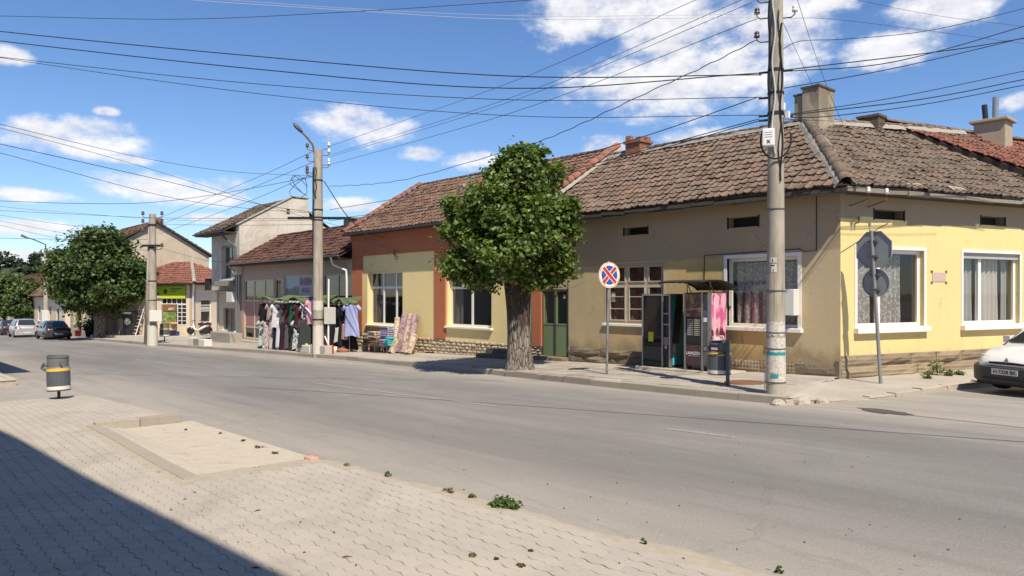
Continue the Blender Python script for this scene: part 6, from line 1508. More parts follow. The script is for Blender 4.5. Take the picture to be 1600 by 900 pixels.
def linden():
    x, y = -14.82, 13.39; z = gz(x) + .12; H = thing('linden_tree', 'stout pollarded linden with dark green crown before the red-banded house', 'tree', (x, y, z))
    rows = []
    for k, (hh, r) in enumerate(((-.1, .47), (.05, .41), (.25, .36), (.6, .325), (1.1, .31), (1.6, .32), (2.0, .345), (2.35, .37), (2.6, .3))):
        ring = []
        for j in range(28):
            w = 2 * math.pi * j / 28; q = r * (1 + .07 * math.sin(3 * w + .5 + hh * .3) + .05 * math.sin(5 * w + 2) + (.14 * max(0, math.sin(4 * w + 1)) if hh < .15 else 0) + .02 * math.sin(11 * w + hh * 3))
            ring.append((x + q * math.cos(w) - .05 * hh * .5, y + q * math.sin(w), z + hh))
        rows.append(ring)
    m = MB().grid(rows, closed=True); rn = random.Random(5)
    for k in range(13):
        w = 2 * math.pi * k / 13 + rn.uniform(-.2, .2); e = rn.uniform(.4, .95); limb(m, (x + .2 * math.cos(w), y + .2 * math.sin(w), z + 2.2), (x - .12 + e * math.cos(w), y - .1 + e * math.sin(w), z + rn.uniform(3.0, 4.8)), .10, .03, .08, rn=rn)
    m.build('trunk', BARK, H, smooth=True)
    # the image's left-right axis
    B = []; rn = random.Random(12)
    for (px, py, ra, rb, dd) in ((800, 378, 74, 50, 0), (736, 352, 34, 30, .1), (724, 402, 27, 26, -.1), (860, 345, 33, 30, .1), (868, 400, 28, 28, 0), (815, 290, 46, 40, .1), (818, 255, 30, 26, 0), (850, 282, 28, 28, .2), (788, 268, 22, 22, -.1),
                             (800, 424, 62, 17, 0), (742, 430, 22, 14, -.2), (855, 430, 24, 14, .1), (770, 320, 36, 30, -.5), (825, 340, 40, 34, -.7), (795, 395, 48, 30, -.9), (712, 322, 14, 12, 0), (704, 372, 13, 13, 0), (712, 425, 13, 12, .2), (890, 322, 13, 13, 0), (893, 372, 13, 15, .1), (886, 425, 14, 12, 0), (842, 246, 12, 12, 0), (800, 243, 11, 12, .1), (870, 268, 12, 13, 0), (757, 300, 16, 13, .2), (770, 436, 14, 12, -.4), (830, 438, 14, 11, -.3)):
        c = atd(px - 2, py, 19.95 + dd); B.append((c.x, c.y, c.z, ra / 57.8, ra / 57.8, rb / 57.8))
    crown(B, 1020, 44, .125, .135, 3, gap=1.7).build('crown', LEAF, H, recalc=False)
linden()
def street_tree(name, label, base, blobs, clumps, per, leaf, spread, seed, tr, th, mat):
    x, y, z = base; H = thing(name, label, 'tree', (x, y, z)); m = MB(); rn = random.Random(seed)
    m.tube([(x, y, z - .1), (x + .03, y, z + .3), (x, y, z + th * .6), (x, y, z + th)], [tr * 1.35, tr * 1.05, tr, tr * 1.05], 16)
    for b in blobs: limb(m, (x, y, z + th * .9), b[:3], tr * .45, .04, rn=rn)
    m.build('trunk', BARK, H, smooth=True); crown(blobs, int(clumps * 1.25), per, leaf, spread, seed, gap=.75).build('crown', mat, H, recalc=False)
def at_blob(px, py, d, rx, rz, ry=None): p = atd(px, py, d); return (p.x, p.y, p.z, rx, ry or rx, rz)
b2 = atd(157, 526, 54); street_tree('street_tree', 'big round-crowned street tree beside the far pole', (b2.x, b2.y, b2.z), [at_blob(152, 430, 54, 3.3, 2.9), at_blob(118, 434, 54, 1.9, 2.0), at_blob(190, 434, 54, 1.8, 2.0), at_blob(150, 390, 54, 2.0, 1.7), at_blob(172, 400, 54, 1.8, 1.5), at_blob(125, 410, 54, 1.6, 1.5), at_blob(205, 420, 54, 1.2, 1.3), at_blob(150, 456, 53.5, 2.7, 1.3), at_blob(98, 430, 54, 1.2, 1.4), at_blob(160, 368, 54, 1.0, .8), at_blob(212, 446, 54, .8, .8)], 1150, 30, .24, .27, 9, .42, 2.4, LEAF2)
b3 = atd(28, 518, 84); street_tree('street_tree', 'lower leafy street tree at the left edge behind the cars', (b3.x, b3.y, gz(b3.x) + .1), [at_blob(28, 461, 84, 2.6, 1.9), at_blob(-5, 460, 84, 2.6, 2.0), at_blob(52, 465, 84, 1.6, 1.6), at_blob(22, 446, 84, 1.7, .9), at_blob(40, 478, 83, 2.2, 1.0), at_blob(5, 478, 83, 2.2, 1.0), at_blob(68, 458, 84, .8, 1.0)], 700, 26, .34, .36, 21, .35, 2.2, LEAF2)
b4 = atd(-25, 516, 105); street_tree('street_tree', 'furthest street tree at the left edge', (b4.x, b4.y, gz(b4.x) + .1), [at_blob(-25, 458, 105, 3.6, 2.8), at_blob(-55, 458, 105, 4, 3), at_blob(-5, 466, 105, 2.4, 2.0)], 300, 24, .5, .5, 31, .35, 2.4, LEAF2)
# wooded hill far down the street
rows = []
for i in range(15):
    px = -200 + 40 * i; d0 = 380; hgt = 27 + 4 * math.sin(i * .9) - max(0, (px - 120) * .06)
    rows.append([(*atd(px, 460, d0 + k * 30).xy, -4 + hgt * t) for k, t in ((0, 0), (1, .55), (2, .9), (3, 1.0), (5, .2))])
m = MB().grid(rows); m.build('hill', plain('hill_green', (.05, .07, .03), .95, var=.3, scale=.08), kind='structure')
rn = random.Random(4); bl = []
for i in range(150):
    px = rn.uniform(-180, 260); d = rn.uniform(385, 470); t = (d - 380) / 90; base = -4 + (27 + 4 * math.sin((px + 200) / 40 * .9) - max(0, (px - 120) * .06)) * min(1, t * 1.2)
    p = atd(px, 460, d); hh = rn.uniform(3.5, 6.5); bl.append((p.x, p.y, base + hh * .6, rn.uniform(2.0, 3.6), rn.uniform(2.0, 3.6), hh))
crown(bl, 2600, 12, 1.6, 1.0, 44).build('far_wood', LEAF3, kind='stuff', label='dark wooded hillside beyond the end of the street', recalc=False)
# ------------------------------------------------------------------ street furniture
def litter_bin(label, x, y, off, ang, tilt=0.0, bottom=.2, hgt=.62, r=.235, post_side=None, group='litter bins'):
    z = gz(x) + off; H = thing('litter_bin', label, 'litter bin', (x, y, z), group)
    ax = Vector((math.sin(tilt) * math.cos(ang), math.sin(tilt) * math.sin(ang), math.cos(tilt)))
    if post_side is None: post = (x, y); c = Vector((x, y, z + bottom))
    else: post = (x, y); c = Vector((x + post_side[0], y + post_side[1], z + bottom))
    MB().tube([(post[0], post[1], z - .1), (post[0], post[1], z + (bottom + .06 if post_side is None else .92))], .03 if post_side is None else .038, 12).build('post', BLACKSTEEL if post_side is None else STEELGREY, H, smooth=True, auto=50)
    if post_side is not None:
        d = Vector((post_side[0], post_side[1], 0)); MB().tube([Vector((x, y, z + .62)), Vector((x, y, z + .62)) + d * .35], .025, 8).build('hinge', BLACKSTEEL, H)
    P = lambda rr, h: (rr, h)
    MB().lathe(c, [P(.02, .0), P(r * .97, 0), P(r, .012), P(r, .03)], 32, ax=ax).build('base_rim', STEELGREY, H, smooth=True, auto=40)
    q = lambda h: c + ax * h
    MB().lathe(c, [P(r + .001, .03), P(r + .001, .10)], 32, ax=ax, caps=False).build('white_band', WHITEP, H, smooth=True)
    n = 40; rows = []
    for k, (a, b) in enumerate(((.10, 1), (.40, 1))):        # ribbed body
        rows.append([tuple(c + Vector((0, 0, 1)).rotation_difference(ax) @ Vector(((r - .004 * (j % 2)) * math.cos(2 * math.pi * j / n), (r - .004 * (j % 2)) * math.sin(2 * math.pi * j / n), a))) for j in range(n)])
    MB().grid(rows, closed=True).build('body', STEELGREY, H)
    MB().lathe(c, [P(r + .001, .40), P(r + .001, .46)], 32, ax=ax, caps=False).build('yellow_band', YELLOW, H, smooth=True)
    # hood: collar with the mouth cut in, sloping top rim
    rows = []; qq = Vector((0, 0, 1)).rotation_difference(ax); tw = hgt - .46
    for (rr, h, s) in ((r, .46, 0), (r * .98, .475, 0), (r * .90, .49, 0), (r * .90, hgt, .02), (r * .96, hgt + .008, .02), (r * .96, hgt + .03, .02), (r * .86, hgt + .03, .02), (r * .86, .5, 0)):
        rows.append([tuple(c + qq @ Vector((rr * math.cos(2 * math.pi * j / 32), rr * math.sin(2 * math.pi * j / 32), h + s * math.cos(2 * math.pi * j / 32 - ang)))) for j in range(32)])
    hood = MB().grid(rows, closed=True).build('hood', plain('hood_grey', (.15, .16, .16), .5, var=.12), H, smooth=True, auto=35)
    return H, c, ax
# left one, tilted on its post
H, c, ax = litter_bin('grey barrel litter bin on a short post at the left of the near footway', -17.31, 3.05, near_off(-17.3), R(200), R(3), .16, .68, .212)
pt = Vector((-CT, ST, 0)); s = Vector((ST, CT, 0))
MB().tube([c + ax * .5 - s * .2, c + ax * .54 - s * .29, c + ax * .46 - s * .33, c + ax * .42 - s * .26, c + ax * .43 - s * .2], .035, 8).build('hinge_lug', STEELGREY, H, smooth=True)
MB().tube([c + ax * .6 + s * .14 - pt * .17, c + ax * .53 + s * .17 - pt * .165], .016, 6).build('latch', RUST, H)
# right one, hung beside its post in front of the coffee machine
H, c, ax = litter_bin('grey litter bin with yellow band hung on a post beside the coffee machine', -8.31, 13.18, far_off(-8.3, 13.2), R(90), 0, .2, .64, .235, (-.27, .12))
rows = MB(); fr = Frame((c.x, c.y), (1, 0)); MB().box(c.x - .13, c.x + .1, c.y - .222, c.y - .2, c.z + .5, c.z + .6).build('mouth', INK, H)
b = MB(); b.box(c.x - .05, c.x + .1, c.y - .225, c.y - .222, c.z + .515, c.z + .565); b.build('sticker', plain('pink_sticker', (.75, .42, .42), .6), H)
MB().tube([c + Vector((-.225, -.07, .46)), c + Vector((-.1, -.22, .40)), c + Vector((.06, -.235, .42)), c + Vector((.27, -.12, .46))], .012, 6).build('strap', BLACKSTEEL, H)
# small one by the far pole
litter_bin('dark blue-grey litter bin on a yellow-trimmed stand near the far pole', -45.24, 13.25, .16, 0, 0, .35, .7, .27)

# traffic signs
def nosign():
    x, y = -11.88, 13.57; z = gnd_far(x, y); H = thing('no_stopping_sign', 'round blue no-stopping sign with red cross on a leaning post', 'road sign', (x, y, z))
    top = Vector((x + .04, y + .03, z + 2.74)); MB().tube([(x, y, z - .1), top], .029, 12).build('post', POSTGREY, H, smooth=True, auto=50)
    c = Vector((x + .035, y + .02, z + 2.40)); n = Vector((.975, -.22, 0)).normalized(); e = Vector((-n.y, n.x, 0)); up = Vector((0, 0, 1)); c = c + n * .045
    def disc(r0, d0, d1, mat, name, k=32): MB().lathe(c, [(r0, d0), (r0, d1)], k, ax=n).build(name, mat, H)
    disc(.315, -.012, 0, plain('bleached_red_rim', (.80, .55, .40), .45, var=.08), 'sign_plate'); disc(.282, 0, .0015, plain('sign_white', (.80, .74, .66), .45, var=.05), 'white_ring'); disc(.23, .0015, .003, plain('sign_blue', (.03, .10, .42), .4, var=.08), 'blue_field')
    for k, a in enumerate((R(45), R(-45))):
        for (w, l, d, mt, nm) in ((.058, .253, .0045 + .003 * k, plain('sign_white', (.8, .74, .66)), 'bar_edge'), (.039, .258, .006 + .003 * k, plain('sign_red', (.52, .05, .03), .4, var=.06), 'red_bar')):
            q = MB(); u = e * math.cos(a) + up * math.sin(a); v = up * math.cos(a) - e * math.sin(a); q.add([c + u * l + v * w + n * d, c - u * l + v * w + n * d, c - u * l - v * w + n * d, c + u * l - v * w + n * d], [(0, 1, 2, 3)]); q.build(nm, mt, H)
    for dz in (-.15, .15): MB().tube([c - n * .08 + up * dz - e * .05, c - n * .012 + up * dz], .012, 6).build('bracket', POSTGREY, H)
nosign()
def stopsign():
    x, y = -6.45, 15.98; z = gz(x) + .158; H = thing('stop_sign', 'grey backs of an octagonal and a round road sign on one leaning post', 'road sign', (x, y, z)); BACK = plain('sign_back_grey', (.30, .31, .325), .5, var=.14, scale=4, metal=.1)
    d = 15.43; s = Vector((ST, CT, 0)); top = Vector((x, y, z + 3.14)) - s * .20; base = Vector((x, y, z - .1))
    MB().tube([base, top], .036, 12).build('post', POSTGREY, H, smooth=True, auto=50)
    n = Vector((-.12, -.993, 0)).normalized(); e = Vector((-n.y, n.x, 0)); up = Vector((0, 0, 1)); ax = (top - base).normalized()
    c1 = base.lerp(top, (zp(390, d) - base.z) / (top.z - base.z)) - n * .06; c2 = base.lerp(top, (zp(442, d) - base.z) / (top.z - base.z)) - n * .06
    o = MB(); R8 = .41; poly = [c1 + e * (R8 * math.cos(R(22.5 + 45 * k))) + up * (R8 * math.sin(R(22.5 + 45 * k))) for k in range(8)]; o.prism(poly, -n * .012); o.build('octagonal_plate', BACK, H)
    o = MB(); o.prism([c2 + e * (.295 * math.cos(R(10 * k))) + up * (.295 * math.sin(R(10 * k))) for k in range(36)], -n * .012); o.build('round_plate', BACK, H)
    # folded rims on the plate backs
    for (c, r, k, o8) in ((c1, .41, 8, 22.5), (c2, .295, 36, 0)):
        ring = [[c + e * (q * math.cos(R(o8 + 360 / k * j))) + up * (q * math.sin(R(o8 + 360 / k * j))) + n * h for j in range(k)] for q, h in ((r, 0), (r + .002, .018), (r - .012, .018), (r - .014, 0))]
        MB().grid(ring, closed=True).build('rim', BACK, H)
    for c in (c1, c2):
        for dz in (-.14, .17): q = c + up * dz + n * .03; MB().hexa([tuple(q + e * a + n * b + up * h) for h in (-.018, .018) for a, b in ((-.1, -.03), (.1, -.03), (.1, .06), (-.1, .06))]).build('clamp', STEELGREY, H)
stopsign()

# vending machines on a low plinth, canopy above
def vending():
    zg = gz(-11) + .17; zf = zg + .09
    pl = MB(); pl.box(-12.15, -9.55, 14.98, 15.95, zg - .2, zg + .075); bevel(pl.build('machine_plinth', OLDKERB, label='low concrete plinth under the two vending machines', cat='plinth'), .02)
    DARK = plain('machine_dark', (.032, .034, .038), .4, var=.15, spec=.5); MG = m_glass('machine_glass', tint=(.015, .017, .02), clear=.14, refl=.3)
    # snack machine with glazed front
    x0, x1, y0, y1, z1 = -12.02, -11.13, 15.1, 15.62, zf + 1.83
    H = thing('snack_machine', 'dark glass-fronted snack vending machine left of the coffee machine', 'vending machine', ((x0 + x1) / 2, y1, zg))
    F = Frame((0, y0), (1, 0)); sp = lerp(x0, x1, .70)
    m = MB(); m.box(x0, x1, y0 + .05, y1, zf, z1); m.build('cabinet', DARK, H)
    m = MB(); m.fbox(F, x0, x0 + .04, -.05, .012, zf, z1); m.fbox(F, sp, sp + .04, -.05, .012, zf, z1); m.fbox(F, x1 - .045, x1, -.05, .012, zf, z1); m.fbox(F, x0 + .04, x1 - .045, -.05, .008, z1 - .05, z1); m.build('door_frame', ALU, H)
    MB().fbox(F, x0 + .04, sp, -.012, -.004, zf + .52, z1 - .06).build('glass', MG, H)
    for k in range(5):
        zz = zf + .6 + k * .23; MB().fbox(F, x0 + .05, sp - .01, -.05 + .0, -.02, zz, zz + .012).build('shelf', BLACKSTEEL, H)
        for j in range(5):
            a = x0 + .07 + j * .108; MB().fbox(F, a, a + .08, -.048, -.022, zz + .014, zz + .1 + .05 * ((j + k) % 2)).build('snack', m_fabric('snack_%d' % ((j * 3 + k) % 5), [(.12, .02, .015), (.03, .05, .10), (.13, .10, .03), (.07, .07, .07), (.03, .06, .02)][(j * 3 + k) % 5]), H)
    MB().fbox(F, x0 + .2, x0 + .36, -.003, .0, zf + .62, zf + .86).build('sticker', plain('yellow_sticker', (.55, .55, .04), .5), H)
    MB().fbox(F, x0 + .05, sp - .01, -.04, .004, zf + .18, zf + .5).build('flap', DARK, H); MB().fbox(F, x0 + .05, sp - .01, -.04, .002, zf + .02, zf + .12).build('kick_grille', BLACKSTEEL, H)
    for (a, b, mt) in ((1.32, 1.35, ALU), (1.2, 1.26, BLACKSTEEL), (1.05, 1.08, ALU), (.55, .75, plain('keypad', (.3, .2, .19), .5)), (.35, .45, BLACKSTEEL)): MB().fbox(F, sp + .055, x1 - .06, -.03, .006, zf + a, zf + b).build('control', mt, H)
    MB().lathe(F.p((sp + x1) / 2, .004, zf + .5), [(.045, 0), (.045, .012), (.02, .014)], 16, ax=(0, -1, 0)).build('lock', ALU, H)
    for fx_ in (x0 + .06, x1 - .06): MB().box(fx_ - .03, fx_ + .03, y0 + .1, y0 + .16, zg + .07, zf).build('foot', BLACKSTEEL, H)
    # printed right flank: teal with a dark sleeve, hand and bottle
    T = NB('teal_flank'); x, y, z = T.sep(); arm = T.ramp(T.math('ABSOLUTE', T.math('ADD', T.math('SUBTRACT', y, 15.36), T.math('MULTIPLY', T.math('SUBTRACT', z, 1.0), -.16))), .17, .13); arm = T.math('MULTIPLY', arm, T.ramp(z, .56, .60))
    col = T.mix(T.noise(4, 4), (.02, .19, .20), (.03, .26, .27)); col = T.mix(arm, col, (.03, .018, .018)); T.fin(col, .4)
    f = MB().box(x1, x1 + .004, y0 + .06, y1 - .01, zf + .05, z1 - .02).build('printed_flank', T.mat, H)
    MB().box(x1 + .004, x1 + .007, y0 + .10, y0 + .2, zf + .36, zf + .56).build('printed_hand', plain('printed_skin', (.55, .32, .24), .5), f); MB().box(x1 + .004, x1 + .008, y0 + .08, y0 + .2, zf + .06, zf + .34).build('printed_bottle', plain('printed_bottle', (.12, .50, .52), .4, var=.4, scale=20), f)
    # coffee machine
    x0, x1, y0, y1, z1 = -10.71, -9.97, 15.08, 15.74, zf + 1.86
    H = thing('coffee_machine', 'coffee vending machine with pink printed side beside the litter bin', 'vending machine', ((x0 + x1) / 2, y1, zg)); F = Frame((0, y0), (1, 0)); sp = lerp(x0, x1, .66)
    m = MB(); m.box(x0, x1, y0 + .04, y1, zf + .08, z1); m.build('cabinet', plain('machine_grey', (.10, .10, .105), .4), H)
    m = MB(); m.fbox(F, x0, x0 + .045, -.04, .014, zf, z1); m.fbox(F, sp, sp + .05, -.04, .014, zf, z1); m.fbox(F, x1 - .075, x1, -.04, .014, zf, z1); m.build('door_frame', ALU, H)
    Q = NB('coffee_print'); n1 = Q.noise(3.2, 3, .6, dist=1.2); c = Q.mix(Q.ramp(n1, .42, .58), (.07, .02, .015), (.34, .17, .12)); Q.fin(c, .25, spec=.6); MB().fbox(F, x0 + .05, sp, -.03, .004, zf + 1.28, z1 - .03).build('printed_panel', Q.mat, H)
    MB().fbox(F, x0 + .05, sp, -.03, .002, zf + .62, zf + 1.28).build('selection_panel', BLACKSTEEL, H); sel = MB()
    for r in range(9):
        for k in range(2): sel.fbox(F, x0 + .09 + k * .2, x0 + .21 + k * .2, .003, .006, zf + .83 + r * .045, zf + .85 + r * .045); sel.fbox(F, x0 + .235 + k * .19, x0 + .252 + k * .19, .003, .008, zf + .83 + r * .045, zf + .85 + r * .045)
    sel.build('selection_labels', plain('label_print', (.50, .47, .40), .5), H)
    MB().fbox(F, x0 + .1, sp - .06, -.02, .006, zf + .66, zf + .78).build('cup_bay', INK, H)
    MB().fbox(F, x0 + .05, sp, -.03, .003, zf + .12, zf + .6).build('lower_panel', plain('plum_panel', (.09, .05, .05), .35, var=.25, scale=3), H)
    tm = MB(); text_mesh(tm, 'LAVAZZA', F.p((x0 + sp) / 2 + .02, .008, zf + .40), (1, 0, 0), (0, 0, 1), .075, width=.40, bold=.03); tm.fbox(F, x0 + .12, sp - .06, .004, .007, zf + .33, zf + .337); tm.build('lettering', PVC, H)
    MB().fbox(F, sp + .055, x1 - .08, -.03, .004, zf + .12, z1 - .03).build('control_column', plain('column_grey', (.13, .13, .125), .35), H)
    for (a, b, mt) in ((1.45, 1.75, plain('screen_dark', (.02, .025, .05), .15, spec=.7)), (1.3, 1.4, plain('screen_blue', (.10, .12, .22), .3)), (1.16, 1.26, PVC)): MB().fbox(F, sp + .065, x1 - .09, .004, .01, zf + a, zf + b).build('control', mt, H)
    MB().lathe(F.p(sp + .11, .006, zf + .52), [(.045, 0), (.045, .012), (.02, .014)], 16, ax=(0, -1, 0)).build('lock', ALU, H)
    for fx_ in (x0 + .06, x1 - .06): MB().box(fx_ - .03, fx_ + .03, y0 + .1, y0 + .16, zg + .07, zf + .08).build('foot', BLACKSTEEL, H)
    K = NB('pink_print'); x, y, z = K.sep(); n1 = K.noise(2.6, 3, .6, stretch=(1, 1.6, .7), dist=.9); c = K.mix(K.ramp(n1, .38, .62), (.62, .11, .27), (.85, .42, .52)); c = K.mix(K.ramp(K.noise(3.1, 2, .5, stretch=(1, 1.3, .6)), .58, .66), c, (.10, .02, .035)); c = K.mix(K.ramp(z, .55, .35), c, (.20, .03, .05)); K.fin(c, .3, spec=.5)
    f = MB().box(x1, x1 + .005, y0 + .04, y1 - .01, zf + .1, z1 - .02).build('printed_flank', K.mat, H)
    # pale swoosh and lettering on the flank
    sw = MB(); sw.add([(x1 + .007, y0 + .10 + .06 * math.sin(t * 2.6) + o, zf + .25 + 1.5 * t) for o in (0, .03) for t in [k / 10 for k in range(11)]], [(k, k + 1, 12 + k, 11 + k) for k in range(10)]); sw.build('swoosh', plain('pale_pink', (.85, .62, .62), .4), f)
    tm = MB(); text_mesh(tm, 'LAVAZZA', (x1 + .009, (y0 + y1) / 2, zf + .78), (0, 1, 0), (0, 0, 1), .10, width=.5, bold=.03); tm.build('lettering', PVC, f)
    # curved canopy fixed to the wall
    H = thing('canopy', 'dark curved canopy on brackets above the vending machines', 'canopy', (-10.9, 16.0, zg + 2))
    prof = [(16.05, 1.93), (15.85, 2.03), (15.6, 2.10), (15.3, 2.145), (15.0, 2.15), (14.7, 2.13), (14.45, 2.10)]; xa, xb = -11.0, -9.82
    m = MB(); m.grid([[(lerp(xa, xb, k / 6), y, z + dz) for y, z in prof] for k in range(7)][0:7] if (dz := 0) == 0 else []); m.grid([[(lerp(xa, xb, k / 6), y, z - .018) for y, z in prof] for k in range(7)])
    m.grid([[(xa, y, z) for y, z in prof], [(xa, y, z - .018) for y, z in prof]]); m.grid([[(xb, y, z) for y, z in prof], [(xb, y, z - .018) for y, z in prof]]); m.build('roof_sheet', plain('smoked_sheet', (.05, .045, .038), .35, var=.2, spec=.5), H)
    for x in (xa + .02, lerp(xa, xb, .5), xb - .02): MB().tube([(x, y, z - .03) for y, z in prof], .018, 6).build('rib', BLACKSTEEL, H)
    MB().tube([(xa, 14.45, 2.085), (xb, 14.45, 2.085)], .02, 6).build('front_bar', BLACKSTEEL, H); MB().tube([(xa, 16.06, 1.92), (xb, 16.06, 1.92)], .022, 6).build('wall_bar', BLACKSTEEL, H)
    for x in (-10.85, -10.2): MB().tube([(x, 15.4, zf + 1.85), (x + .08, 15.3, 2.1)], .012, 6).build('strut', ALU, H); MB().tube([(x + .12, 15.4, zf + 1.85), (x + .06, 15.3, 2.1)], .012, 6).build('strut', ALU, H)
vending()

# ------------------------------------------------------------------ cars
def car(label, x, y, z, head, paint, L=4.2, W=1.72, Ht=1.45, kind='hatch', bumper=None, plate=None, name='parked_car', group='cars parked along the kerb', badge=False):
    H = thing(name, label, 'car', (x, y, z), group); cs, sn = math.cos(head), math.sin(head)
    T = lambda p: (x + p[0] * cs - p[1] * sn, y + p[0] * sn + p[1] * cs, z + p[2])
    def B(mb, nm, mt, par=H, **k): mb.v = [T(q) for q in mb.v]; return mb.build(nm, mt, par, **k)
    hw = W / 2; f = L / 2; belt = Ht * .635; hood = Ht * .60
    # (x, lower z, top z, half width)
    st = {'hatch': [(f, .36, .60, .62), (f - .06, .27, .68, .76), (f - .22, .22, .735, .87), (f - .5, .2, hood, .95), (f - .95, .2, hood + .06, .99), (f - 1.25, .2, belt, 1.0), (f - 2.2, .2, belt + .02, 1.0), (-f + 1.0, .2, belt + .04, 1.0), (-f + .45, .22, belt + .05, .97), (-f + .12, .26, belt + .0, .92), (-f + .02, .32, belt - .1, .86), (-f, .4, belt - .25, .8)],
          'sedan': [(f, .36, .58, .62), (f - .06, .27, .66, .76), (f - .25, .22, .72, .87), (f - .6, .2, hood - .02, .95), (f - 1.1, .2, hood + .04, .99), (f - 1.4, .2, belt, 1.0), (f - 2.3, .2, belt + .02, 1.0), (-f + 1.2, .2, belt + .05, 1.0), (-f + .6, .22, belt + .07, .97), (-f + .15, .26, belt + .06, .93), (-f + .03, .3, belt - .04, .88), (-f, .38, belt - .2, .82)]}[kind]
    rows = []
    for (sx, zl, zt, w) in st:
        w *= hw; m_ = (zl + zt) / 2; half = [(w * .80, zl), (w * .94, zl + .06), (w * .995, lerp(zl, zt, .35)), (w, lerp(zl, zt, .55)), (w * .975, lerp(zl, zt, .78)), (w * .92, zt - .035), (w * .82, zt - .008), (w * .45, zt + .012)]
        rows.append([(sx, a, b) for a, b in half] + [(sx, 0, zt + .02)] + [(sx, -a, b) for a, b in half[::-1]])
    mb = MB().grid(rows); n = len(rows[0]); mb.add(rows[0], [tuple(range(n))]); mb.add(rows[-1], [tuple(range(n))[::-1]])
    # underside
    mb.grid([[r[0], r[-1]] for r in rows])
    body = B(mb, 'body', paint, smooth=True, auto=42)
    # greenhouse
    if kind == 'hatch': g = (f - .86, f - 1.68, -f + .62, -f + .22)
    else: g = (f - 1.2, f - 1.95, -f + 1.25, -f + .55)
    zb = belt - .03; zr = Ht; wb, wr = hw * .93, hw * .70; xs = [(g[0], zb, wb * .97), (lerp(g[0], g[1], .5), lerp(zb, zr, .56), lerp(wb, wr, .5)), (g[1], zr - .045, wr * 1.0), (lerp(g[1], g[2], .35), zr, wr * 1.03), (lerp(g[1], g[2], .75), zr - .01, wr * 1.02), (g[2], zr - .06, wr * .98), (lerp(g[2], g[3], .55), lerp(zr, zb, .5), lerp(wr, wb, .5)), (g[3], zb + .05, wb * .94)]
    rows = [[(sx, wb * (.97 if i else 1.0), zb), (sx, w, zt - .02), (sx, w * .9, zt + .012), (sx, 0, zt + .03), (sx, -w * .9, zt + .012), (sx, -w, zt - .02), (sx, -wb * (.97 if i else 1.0), zb)] for i, (sx, zt, w) in enumerate(xs)]
    cab = B(MB().grid(rows), 'cabin', paint, smooth=True, auto=35)
    GL = m_glass_car()
    def quad(a, b, c, d, nm, mt, par, th=.012):
        a, b, c, d = map(Vector, (a, b, c, d)); nn = (b - a).cross(d - a).normalized(); cen = (a + b + c + d) / 4
        if nn.dot(cen - Vector((0, 0, .8))) < 0: nn.negate()
        B(MB().hexa([tuple(q + nn * .003) for q in (a, b, c, d)] + [tuple(q + nn * (.003 + th)) for q in (a, b, c, d)]), nm, mt, par)
    k = .07
    # windscreen and rear window
    def slope(p, q, w0, w1, nm):
        a = Vector((lerp(p[0], q[0], .06), 0, lerp(p[1], q[1], .06))); b_ = Vector((lerp(p[0], q[0], .93), 0, lerp(p[1], q[1], .93)))
        quad((a.x, -w0, a.z), (a.x, w0, a.z), (b_.x, w1, b_.z), (b_.x, -w1, b_.z), nm, GL, H, .02)
    slope((g[0], zb + .03), (g[1], zr - .005), wb * .86, wr * .86, 'windscreen'); slope((g[3], zb + .09), (g[2], zr - .02), wb * .80, wr * .84, 'rear_window')
    for sd in (-1, 1):
        d0 = lerp(g[1], g[2], .42)
        for (u, v) in ((g[1] + .42 - .25, d0 + .04), (d0 - .04, g[2] + .12)):
            y0_, y1_ = wb * .985 * sd, (wr * 1.01 + .03) * sd
            a = (u + (.28 if u > d0 else 0), y0_, zb + .06); b_ = (v, y0_, zb + .06); c_ = (v + (0 if u > d0 else .06), y1_, zr - .10); d_ = (u - (.1 if u > d0 else 0), y1_, zr - .10)
            quad(a, b_, c_, d_, 'side_window', GL, H)
        B(MB().hexa([(g[0] - .28 + a, sd * (wb + .02 + b_), zb + .04 + c_) for c_ in (0, .13) for a, b_ in ((-.05, 0), (.05, 0), (.03, .16), (-.05, .16))]), 'mirror', paint, smooth=False)
        # wheels
        for wx in (f - .82, -f + .78):
            cy = sd * (hw - .10); wh = thing_part(H, 'wheel'); r = .30
            B(MB().lathe((wx, cy - sd * .10, .30), [(r * .55, 0), (r * .97, .005), (r, .04), (r, .15), (r * .97, .185), (r * .62, .19)], 24, ax=(0, sd, 0)), 'tyre', RUBBER, wh, smooth=True, auto=40)
            B(MB().lathe((wx, cy + sd * .075, .30), [(.03, .022), (r * .3, .02), (r * .35, .008), (r * .55, .006), (r * .62, .016), (r * .63, 0)], 20, ax=(0, sd, 0)), 'rim', ALU, wh, smooth=True, auto=30)
            B(MB().add([(wx + q * math.cos(R(a)), sd * (hw + .004), .30 + q * math.sin(R(a))) for q in (.325, .365) for a in range(-10, 191, 20)] , [(i, i + 1, 12 + i, 11 + i) for i in range(10)]), 'wheel_arch', RUBBER, H)
        # lamps
        hl = plain('headlamp', (.42, .42, .41), .12, var=.1, spec=.8); tl = plain('tail_lamp', (.38, .02, .02), .2, spec=.6)
        B(MB().hexa([(f - .30, sd * hw * .50, .56), (f - .42, sd * hw * .915, .56), (f - .62, sd * hw * .93, .60), (f - .5, sd * hw * .5, .6), (f - .13, sd * hw * .50, .70), (f - .25, sd * hw * .87, .715), (f - .5, sd * hw * .93, .74), (f - .4, sd * hw * .5, .74)]) if False else MB().hexa([(f - .015 - .0, sd * hw * .47, .575), (f - .155, sd * hw * .86, .575), (f - .5, sd * hw * .9, .6), (f - .4, sd * hw * .47, .6), (f - .075, sd * hw * .47, .69), (f - .2, sd * hw * .85, .715), (f - .5, sd * hw * .9, .735), (f - .4, sd * hw * .47, .7)]), 'headlight', hl)
